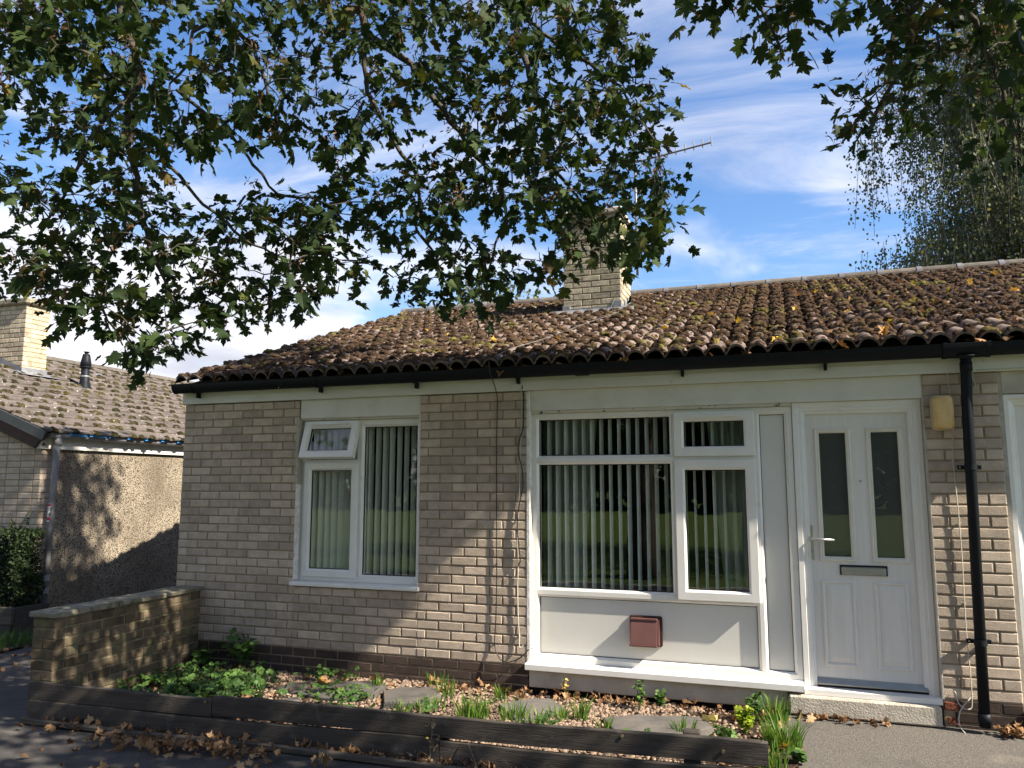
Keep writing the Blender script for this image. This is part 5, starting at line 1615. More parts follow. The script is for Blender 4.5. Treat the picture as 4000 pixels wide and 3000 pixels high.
many('ground_cover', TRI, P, basis_from_normal(nr, RNG.uniform(0, 6.3, N)), RNG.uniform(.018, .036, N), MAT['green_plant'])
def weed(label, x, y, h, n, spread, m='green_plant', z=-2.37, ls=(.02, .04), group=None, lean=(0, 0), cat='plant', name='weed', oval=True):
    t = thing(name, label, cat, (x, y, z), group)
    mb = MB(); P = []; T_ = []
    ns = max(2, n // 9)
    for k in range(ns):
        a = random.uniform(0, 6.3); sp = spread * random.uniform(.2, 1)
        tip = (x + sp * math.cos(a) + lean[0], y + sp * math.sin(a) * .7 + lean[1], z + h * random.uniform(.6, 1.05))
        pts = [(x + .2 * sp * math.cos(a), y + .2 * sp * math.sin(a), z - .01), ((x + tip[0]) / 2 + random.uniform(-.01, .01), (y + tip[1]) / 2, z + h * .45), tip]
        mb.tube(pts, [.003, .0025, .0012], 5)
        for i in range(max(1, n // ns)):
            s = random.uniform(.25, 1.0)
            c_ = Vector(pts[0]).lerp(Vector(pts[1]), s * 2) if s < .5 else Vector(pts[1]).lerp(Vector(pts[2]), s * 2 - 1)
            P.append(tuple(c_)); b = random.uniform(0, 6.3); T_.append((math.cos(b), math.sin(b), random.uniform(-.2, .5)))
    mb.build('stem', MAT['stem'], t)
    P = np.array(P); N = len(P)
    lv = (np.array([(0, 0, 0), (.28, .3, .05), (.34, .6, .03), (0, 1.05, -.1), (-.34, .6, .03), (-.28, .3, .05), (0, .5, -.02)]),
          np.array([(6, 0, 1), (6, 1, 2), (6, 2, 3), (6, 3, 4), (6, 4, 5), (6, 5, 0)]))
    nr = np.tile([0, -.4, 1.0], (N, 1)) + RNG.normal(0, .45, (N, 3))
    many('leaves', [lv] if oval else TRI, P, frames(np.array(T_), nr), RNG.uniform(ls[0], ls[1], N), MAT[m], t)
    return t
weed('bushy dark green self-sown plant against the brick plinth at the left of the bed', .86, -.10, .34, 130, .24, ls=(.045, .08), oval=True)
weed('broad-leaved green weed in the corner between the garden wall and house wall', .48, -.14, .20, 30, .12, ls=(.06, .10))
weed('lime green leafy plant among dead leaves at the right end of the bed', 5.13, -.48, .15, 80, .09, 'lime_plant', ls=(.02, .034), oval=False)
weed('single leafy green weed standing against the concrete kerb under the wide window', 4.38, -.20, .21, 44, .04, ls=(.03, .05))
weed('small low weed beside dead leaves at the kerb right of the leafy weed', 4.52, -.10, .11, 18, .06, oval=False)
weed('yellowing dry weed at the left end of the concrete kerb', 3.80, -.08, .17, 26, .08, 'yellow_leaf', ls=(.016, .03))
weed('small grey green weed growing in the joint at the top of the plinth', 1.66, -.03, .09, 22, .05, ls=(.012, .02), z=-2.32)
weed('round-leaved green plant on the path beside the largest tuft', 5.44, -.93, .06, 14, .06, ls=(.03, .045), oval=False)
weed('upright green weed with round leaves beside the tall tuft near the step', 5.16, -.24, .18, 30, .07, oval=False)
weed('small leafy fern on the tiles above the black gutter left of the union', 4.28, YE + .10, .07, 24, .04, z=Z0 + TS * .0 + .01, ls=(.012, .024), oval=False)
weed('little green weed rooted in the eaves tiles above the front door', 5.52, YE + .06, .08, 24, .04, z=Z0 + .0, ls=(.012, .026), oval=False)
weed('small green weed at the foot of the chimney flashing', 3.82, 2.98, .07, 22, .05, z=zt(2.98) + .05, ls=(.012, .024), oval=False)
# tall spindly weed in front of the planks
t = thing('spindly_weed', 'tall spindly weed with one yellow flower in front of the dark planks', 'plant', (3.36, -1.56, -2.45))
mb = MB()
mb.tube([(3.365, -1.56, -2.46), (3.362, -1.57, -2.34), (3.372, -1.565, -2.25), (3.37, -1.56, -2.155)], [.003, .0026, .002, .001], 5)
for pts in ([(3.362, -1.57, -2.38), (3.31, -1.58, -2.35), (3.285, -1.585, -2.37)], [(3.368, -1.568, -2.30), (3.345, -1.575, -2.275)], [(3.37, -1.565, -2.25), (3.41, -1.57, -2.245), (3.425, -1.575, -2.26)], [(3.371, -1.562, -2.20), (3.395, -1.57, -2.185)], [(3.362, -1.57, -2.33), (3.42, -1.58, -2.31)]):
    mb.tube(pts, .0014, 5)
mb.build('stem', MAT['dead_stem'], t)
Pw = np.array([(3.285, -1.585, -2.37), (3.425, -1.575, -2.26), (3.395, -1.57, -2.185), (3.42, -1.58, -2.31), (3.36, -1.57, -2.29), (3.37, -1.565, -2.2), (3.35, -1.57, -2.34), (3.372, -1.565, -2.165), (3.38, -1.57, -2.42), (3.34, -1.57, -2.43)])
flat_leaves('leaves', Pw, (.02, .045), MAT['dead_stem'], .6, t)
MB().lathe([(0, -.004), (.010, 0), (.008, .006), (0, .008)], (3.345, -1.577, -2.272), 8).build('flower', MAT['yellow_leaf'], t)
t = thing('dry_stalk', 'bent pale dry stalk poking up from the leaf litter by the planks', 'plant', (2.72, -1.72, -2.45))
MB().tube([(2.69, -1.72, -2.46), (2.73, -1.72, -2.36), (2.745, -1.72, -2.315)], .003, 5).build('stem', MAT['dead_stem'], t)
MB().tube([(2.745, -1.72, -2.315), (2.765, -1.74, -2.38), (2.77, -1.74, -2.45)], .0025, 5).build('stem', MAT['dead_stem'], t)
t = thing('thin_stalk', 'thin bare grey stalk leaning against the lower dark plank', 'plant', (3.62, -1.52, -2.45))
MB().tube([(3.56, -1.47, -2.29), (3.64, -1.53, -2.40), (3.70, -1.58, -2.46)], .003, 5).build('stem', MAT['dead_stem'], t)

# ------------------------------------------------------------------ hedge, planter and verge by the neighbour's gable
hd = thing('hedge', 'clipped dark green box hedge against the brick gable at the left', 'hedge', (-3.9, .62, -2.1))
HX0, HX1, HY0, HY1, HZ0, HZ1 = -5.6, -2.76, .56, .92, -2.12, -1.29
MB().cbox(HX0 + .10, HX1 - .10, HY0 + .10, HY1 - .08, HZ0 - .3, HZ1 - .08, .05).build('dark_core', MAT['dark'], hd)  # solid near-black core, shade between the leaves put into its colour
N = 11000
f = RNG.random(N)
P = np.stack([RNG.uniform(HX0, HX1, N), RNG.uniform(HY0, HY1, N), RNG.uniform(HZ0, HZ1, N)], -1)
dp_ = np.abs(RNG.normal(0, .03, N))
a = f < .42; P[a, 1] = HY0 + dp_[a]
a = (f >= .42) & (f < .68); P[a, 0] = HX1 - dp_[a]
a = (f >= .68); P[a, 2] = HZ1 - dp_[a]
P += RNG.normal(0, .016, P.shape)
P[:, 0] += .03 * np.sin(P[:, 2] * 9) ; P[:, 1] += .02 * np.sin(P[:, 0] * 7 + P[:, 2] * 5)
lv6 = (np.array([(0, 0, 0), (.3, .35, .04), (.3, .7, .03), (0, 1.05, -.05), (-.3, .7, .03), (-.3, .35, .04)]), np.array([(0, 1, 2), (0, 2, 3), (0, 3, 4), (0, 4, 5)]))
tp = RNG.normal(0, 1, (N, 3)) + np.array([.2, -.3, .4]); nr = RNG.normal(0, 1, (N, 3)) + np.array([.3, -.8, .8])
many('leaves', [lv6], P, frames(tp, nr), RNG.uniform(.022, .040, N), MAT['hedge'], hd)
for k in range(9):
    sx = RNG.uniform(-3.6, -2.75); pts = [(sx, RNG.uniform(.62, .85), HZ1 - .05), (sx + RNG.uniform(-.03, .08), .74, HZ1 + .06), (sx + RNG.uniform(-.05, .16), .74, HZ1 + RNG.uniform(.09, .24))]
    MB().tube(pts, .003, 5).build('shoot', MAT['stem'], hd)
    q = np.array([Vector(pts[1]).lerp(Vector(pts[2]), s) for s in np.linspace(0, 1, 7)])
    many('shoot_leaves', [lv6], q, frames(RNG.normal(0, 1, (7, 3)), RNG.normal(0, 1, (7, 3))), RNG.uniform(.02, .04, 7), MAT['hedge'], hd)
pl = thing('raised_planter', 'low dark timber retaining edge under the clipped hedge', 'planter', (-3.9, .50, -2.46))
MB().cbox(-5.7, -2.66, .49, .53, -2.30, -2.11, .006).build('plank', MAT['timber_grey'], pl)
MB().cbox(-5.7, -2.67, .495, .535, -2.50, -2.305, .006).build('plank', MAT['timber'], pl)
MB().cbox(-2.70, -2.655, .535, .95, -2.50, -2.115, .006).build('plank', MAT['timber'], pl)
MB().box(-5.7, -2.71, .54, .94, -2.5, -2.13).build('soil', MAT['soil'], pl)
o = sheet('verge', MAT['soil'], -6.0, -2.10, -.35, .50, 30, 6, lambda x, y: -2.437 + .02 * (y + .35), jitter=.006)
V = []; F = []
for k in range(1500):
    x = RNG.uniform(-3.6, -2.12); y = RNG.uniform(-.30, .48)
    if RNG.random() > .25 + 1.3 * float(vnoise(np.array([x]), np.array([y]), .3, 8)[0]) * (.4 + .6 * (y > -.1)): continue
    h = RNG.uniform(.04, .15); a = RNG.uniform(0, 6.3); n0 = len(V); w = .0035
    for s in (0, .5, 1):
        ww = w * (1 - .8 * s)
        V += [(x + h * .5 * s * s * math.cos(a) - ww, y + h * .5 * s * s * math.sin(a), -2.43 + h * s), (x + h * .5 * s * s * math.cos(a) + ww, y + h * .5 * s * s * math.sin(a) + ww, -2.43 + h * s)]
    for i in range(2): F.append((n0 + 2 * i, n0 + 2 * i + 1, n0 + 2 * i + 3, n0 + 2 * i + 2))
tagp(stuff(MB().add(V, F).build('rough_grass', MAT['green_plant'])), None)
weed('rosette of broad pale green dandelion leaves at the pavement edge by the hedge', -2.42, -.16, .10, 34, .12, ls=(.07, .12), z=-2.43)
VIS_MAIN="274,-258,205 106,-178,168 350,-157,249 217,-259,10 126,-191,24 259,-217,191 423,-183,150 343,-108,159 128,-201,190 293,-208,109 280,-147,215 348,-148,75 200,-271,65 240,-223,35 93,-209,75 226,-193,111 238,-218,252 450,-47,208 181,-268,24 198,-164,274 420,-134,225 271,-137,264 147,-314,208 446,-123,129 204,-206,44 252,-145,84 170,-288,166 86,-269,192 448,-140,157 429,-87,138 287,-178,175 98,-281,230 245,-146,112 280,-172,109 320,-160,198 285,-248,155 430,-105,233 204,-272,207 346,-143,129 457,-88,225 189,-254,187 260,-266,171 445,-109,204 393,-122,183 256,-157,256 419,-143,124 464,-57,186 246,-210,151 140,-303,149 109,-272,100 427,-203,213 466,-138,66 211,-167,67 155,-252,157 469,-99,129 296,-119,125 127,-245,44 156,-279,98 382,-82,305 201,-293,120 150,-309,173 437,-202,215 150,-229,188 288,-143,203 170,-227,175 96,-205,213 298,-147,211 299,-153,254 260,-143,134 44,-223,226 231,-269,155 93,-206,53 468,-176,115 200,-172,70 105,-245,203 209,-153,128 313,-200,106 309,-92,128 166,-266,203 114,-269,163 236,-194,46 135,-300,56 472,-92,113 462,-191,144 195,-272,110 187,-224,55 199,-208,199 49,-204,124 375,-150,132 450,-176,229 433,-189,91 75,-265,228 441,-79,248 124,-201,125 427,-83,186 142,-262,135 366,-152,145 334,-109,295 172,-167,268 285,-261,212 214,-233,215 401,-173,244 311,-195,86 317,-121,224 427,-176,210 443,-188,216 220,-280,131 117,-260,249 301,-129,251 157,-236,38 292,-219,205 250,-182,65 251,-179,85 170,-303,87 177,-297,38 408,-193,201 204,-189,34 322,-172,53 358,-97,119 441,-173,95 176,-244,3 332,-227,196 193,-297,70 211,-136,212 296,-242,211 175,-304,51 283,-188,156 263,-255,135 277,-232,218 379,-109,149 315,-114,273 397,-131,248 138,-158,193 419,-185,131 115,-189,289 219,-190,215 95,-194,152 379,-131,237 134,-243,239 173,-221,195 90,-245,252 452,-98,88 120,-250,228 326,-161,135 426,-158,81 353,-142,239 392,-110,119 381,-84,214 93,-201,124 376,-178,63 187,-186,62 176,-266,95 266,-205,251 437,-131,247 264,-161,227 370,-200,33 176,-293,204 351,-180,49 351,-123,176 318,-94,139 154,-199,103 108,-233,85 415,-192,94 337,-179,49 315,-109,164 378,-197,189 119,-211,251 215,-269,114 168,-288,24 237,-157,56 376,-145,155 320,-190,152 136,-302,93 467,-159,144 271,-236,148 381,-88,235 159,-204,17 206,-300,165 271,-185,150 196,-209,95 169,-180,53 219,-207,158 401,-189,152 122,-225,79 167,-312,83 177,-155,103 427,-142,207 344,-142,155 293,-153,93 280,-174,151 407,-95,177 146,-288,186 128,-204,176 239,-201,236 67,-258,218 396,-181,134 105,-197,216 352,-206,105 129,-178,214 205,-198,80 226,-248,182 393,-196,146 445,-52,148 156,-270,199 283,-119,117 352,-139,182 386,-106,64 349,-76,157 249,-211,243 182,-313,159 157,-288,215 443,-116,86 140,-252,185 463,-193,203 450,-119,241 214,-259,24 365,-114,63 309,-113,98 235,-217,90 188,-260,82 228,-170,64 198,-179,200 290,-182,251 202,-131,191 349,-219,73 175,-269,77 134,-274,56 290,-209,72 224,-287,150 224,-148,231 451,-144,199 416,-123,75 421,-78,270 412,-210,160 209,-301,193 364,-66,126 112,-164,102 268,-219,83 310,-190,253 375,-176,38 370,-145,246 411,-193,216 233,-267,209 57,-224,287 161,-194,77 229,-178,92 105,-218,280 88,-227,174 477,-143,160 399,-196,109 136,-303,38 51,-223,71 164,-183,65 264,-129,245 112,-198,231 149,-215,129 348,-216,205 378,-117,69 397,-96,139 387,-169,190 62,-269,250 439,-168,180 375,-173,53 475,-163,80 167,-224,106 446,-84,184 200,-200,232 378,-156,211 223,-233,234 410,-148,201 296,-114,151 223,-209,53 311,-139,275 95,-231,224 457,-146,244 224,-243,57 377,-90,248 158,-295,131 169,-234,28 104,-217,229 455,-145,89 180,-308,180 350,-163,201 154,-185,48 265,-189,236 134,-205,255 75,-216,77 470,-176,165 418,-196,108 252,-181,107 182,-289,138 367,-112,277 333,-230,134 153,-312,187 151,-235,218 135,-236,201 445,-60,127 183,-202,25 362,-150,201 274,-138,195 370,-167,249 394,-141,156 354,-218,154 273,-253,151 289,-178,66 314,-213,90 329,-236,199 258,-264,153 384,-145,243 143,-183,191 144,-289,175 45,-238,116 465,-178,192 258,-255,189 248,-128,203 181,-190,167 409,-55,133 398,-80,257 283,-219,59 236,-232,182 387,-176,213 360,-148,130 219,-249,70 180,-240,84 357,-111,289 428,-187,115 229,-235,55 263,-146,256 374,-187,216 131,-232,101 142,-259,57 465,-70,91 244,-127,159 439,-173,58 404,-202,94 189,-279,61 158,-207,30 170,-275,17 204,-278,188 152,-323,183 152,-178,298 444,-76,151 220,-185,234 148,-222,206 112,-215,162 238,-139,134 92,-229,152 412,-171,207 417,-183,186 451,-185,104 427,-71,223 326,-126,54 321,-162,119 110,-276,177 457,-65,171 54,-224,211 295,-138,65 177,-191,269 93,-278,170 290,-178,129 338,-216,159 392,-214,206 419,-91,193 317,-105,218 252,-224,197 457,-121,181 82,-231,119 154,-287,34 262,-136,114 181,-228,156 432,-106,117 195,-237,74 197,-194,273 453,-179,200 397,-97,166 195,-301,106 467,-176,69 163,-327,103 133,-260,66 376,-200,132 65,-238,241 351,-99,232 202,-283,204 168,-288,78 397,-90,115 116,-219,36 253,-152,276 151,-202,71 460,-72,214 192,-258,133 246,-151,294 158,-267,94 395,-160,198 451,-127,115 421,-172,68 181,-269,38 221,-161,49 352,-192,229 150,-216,59 184,-243,236 252,-152,61 406,-178,88 209,-233,31 135,-243,175 356,-209,91 345,-203,234 342,-70,102 189,-173,51 284,-218,75 115,-225,94 432,-59,116 97,-185,173 401,-81,199 295,-206,225 445,-173,84 482,-166,94 366,-77,194 320,-99,109 221,-206,250 388,-194,90 84,-214,288 224,-237,74 215,-181,179 355,-90,194 343,-232,218 321,-131,79 356,-108,133 142,-229,26 388,-156,163 342,-127,67 292,-143,247 193,-221,198 124,-167,126 409,-179,168 182,-276,116 409,-150,59 347,-124,125 408,-159,115 176,-263,191 476,-115,139 395,-81,88 145,-160,98 189,-133,118 331,-159,105 342,-217,216 143,-242,40 451,-172,96 461,-112,113 162,-194,162 328,-241,214 195,-202,220 402,-131,97 480,-164,110 283,-234,37 352,-123,60 56,-255,196 58,-243,270 362,-187,119 455,-119,156 216,-291,167 361,-117,76 381,-130,114 445,-196,127 128,-194,50 95,-244,229 326,-114,144 417,-132,103 220,-137,281 137,-285,203 197,-304,179 360,-177,178 314,-165,84 313,-204,138 322,-166,234 337,-138,188 116,-196,34 249,-256,136 428,-117,99 290,-217,193 149,-256,71 260,-251,177 174,-254,241 132,-177,303 424,-61,245 186,-169,111 457,-69,105 417,-60,101 447,-196,151 159,-284,70 302,-215,55 421,-132,149 235,-233,219 338,-223,144 269,-252,126 301,-226,225 423,-138,247 420,-110,129 269,-210,142 296,-152,118 37,-229,78 223,-119,101 230,-166,180 442,-151,164 197,-253,7 369,-189,69 191,-159,225 447,-150,208 82,-208,39 326,-96,203 124,-306,168 158,-185,109 380,-69,198 280,-146,280 350,-183,248 381,-138,193 98,-249,153 110,-197,113 110,-295,194 455,-115,222 239,-251,17 348,-102,266 149,-239,116 281,-115,183 85,-237,57 256,-236,206 242,-241,155 221,-156,295 437,-200,142 78,-212,60 167,-317,196 199,-240,239 317,-218,198 401,-57,168 127,-205,55 102,-195,187 76,-206,108 349,-80,176 345,-230,189 393,-186,52 154,-220,267 159,-249,229 295,-145,274 155,-265,141 379,-83,175 163,-268,42 237,-180,209 185,-300,120 459,-87,147 161,-189,21 206,-168,55 200,-145,232 380,-105,136 471,-185,217 405,-92,233 302,-182,177 372,-213,200 231,-190,185 265,-192,176 190,-277,166 260,-106,139 188,-176,74 182,-244,120 174,-171,106 191,-257,96 440,-114,188 279,-145,77 103,-170,130 265,-238,27 289,-196,252 227,-279,205 265,-245,75 383,-198,99 355,-198,79 60,-229,232 279,-186,94 173,-255,157 266,-266,211 43,-206,91 390,-91,283 257,-270,194 287,-229,92 307,-218,191 383,-219,162 178,-263,135 343,-200,180 256,-127,183 367,-224,166 222,-163,264 117,-254,118 131,-217,90 291,-167,227 403,-216,213 75,-247,74 311,-90,96 341,-109,84 192,-263,158 97,-300,230 178,-320,181 425,-127,268 467,-42,121 71,-200,90 476,-124,83 181,-273,225 217,-252,142 445,-155,79 181,-202,248 311,-239,111 444,-137,99 441,-206,193 318,-204,225 285,-240,61 236,-216,165 273,-194,57 426,-132,182 170,-313,42 138,-306,169 193,-297,159 317,-224,121 406,-212,173 168,-174,252 227,-250,233 270,-175,118 380,-215,147 128,-178,282 61,-221,190 130,-167,186 259,-203,37 462,-152,225 280,-236,48 176,-315,147 99,-179,152 403,-118,175 121,-176,183 95,-232,258 133,-196,91 145,-204,7 336,-231,158 133,-311,137 366,-199,52 138,-258,158 303,-231,83 345,-118,48 415,-195,50 338,-190,35 50,-242,136 160,-327,93 156,-152,193 467,-189,168 353,-208,202 448,-160,64 167,-272,223 420,-175,91 284,-116,137 182,-288,151 355,-87,265 218,-144,130 395,-155,135 177,-249,13 239,-187,104 176,-301,175 154,-231,147 270,-250,166 133,-294,226 312,-156,188 421,-106,91 326,-217,48 114,-210,194 207,-118,116 443,-192,184 340,-212,101 41,-223,135 439,-37,99 382,-197,148 340,-174,175 187,-300,167 210,-197,224 219,-234,45 383,-146,95 368,-208,84 86,-256,53 27,-239,270 470,-44,152 221,-245,132 351,-153,162 203,-167,44 267,-198,198 314,-224,138 473,-90,178 441,-47,182 421,-98,271 354,-160,107 279,-181,225 340,-165,118 480,-169,123 100,-272,213 240,-152,171 193,-228,27 143,-242,60 430,-164,149 295,-226,215 167,-155,295 114,-236,108 150,-149,94 188,-159,126 176,-234,67 305,-117,109 179,-175,45 432,-66,205 140,-173,281 143,-288,85 253,-196,71 105,-270,233 170,-302,39 301,-107,248 415,-150,244 178,-320,164 136,-149,116 289,-221,35 232,-255,165 472,-108,190 340,-121,232 311,-133,69 437,-88,284 441,-60,222 214,-261,54 485,-133,96 200,-294,86 327,-197,94 405,-67,100 405,-148,137 217,-119,125 329,-162,244 385,-63,144 124,-260,90 124,-182,137"
VIS_RIGHT="554,-185,193 558,-185,173 520,-246,167 549,-202,152 531,-224,165 541,-200,187 572,-197,185 524,-193,201 543,-194,178 505,-201,193 547,-237,168 579,-206,169 514,-240,161 559,-226,170 540,-238,144 565,-229,155 559,-224,139 535,-239,167 509,-242,173 589,-168,200 555,-230,155 518,-201,186 576,-172,186 613,-180,148 619,-196,166 612,-252,126 606,-208,162 647,-184,137 620,-205,139 628,-184,137 598,-183,117 644,-176,185 645,-160,132 582,-185,113 628,-213,141 648,-210,115 643,-231,77 583,-226,104 611,-175,124 632,-241,122 647,-226,151 650,-211,137 658,-165,189 616,-243,144 596,-232,106 598,-255,141 610,-182,163 587,-225,88 643,-238,88 654,-167,99 647,-189,162 639,-175,168 652,-170,113 662,-169,148 662,-183,169 666,-154,134 632,-213,117 634,-237,94 600,-223,94 606,-248,103 616,-204,174 596,-257,104 631,-237,140 665,-163,112 596,-185,130 605,-245,132 604,-251,116 643,-230,67 670,-159,169 612,-174,137"
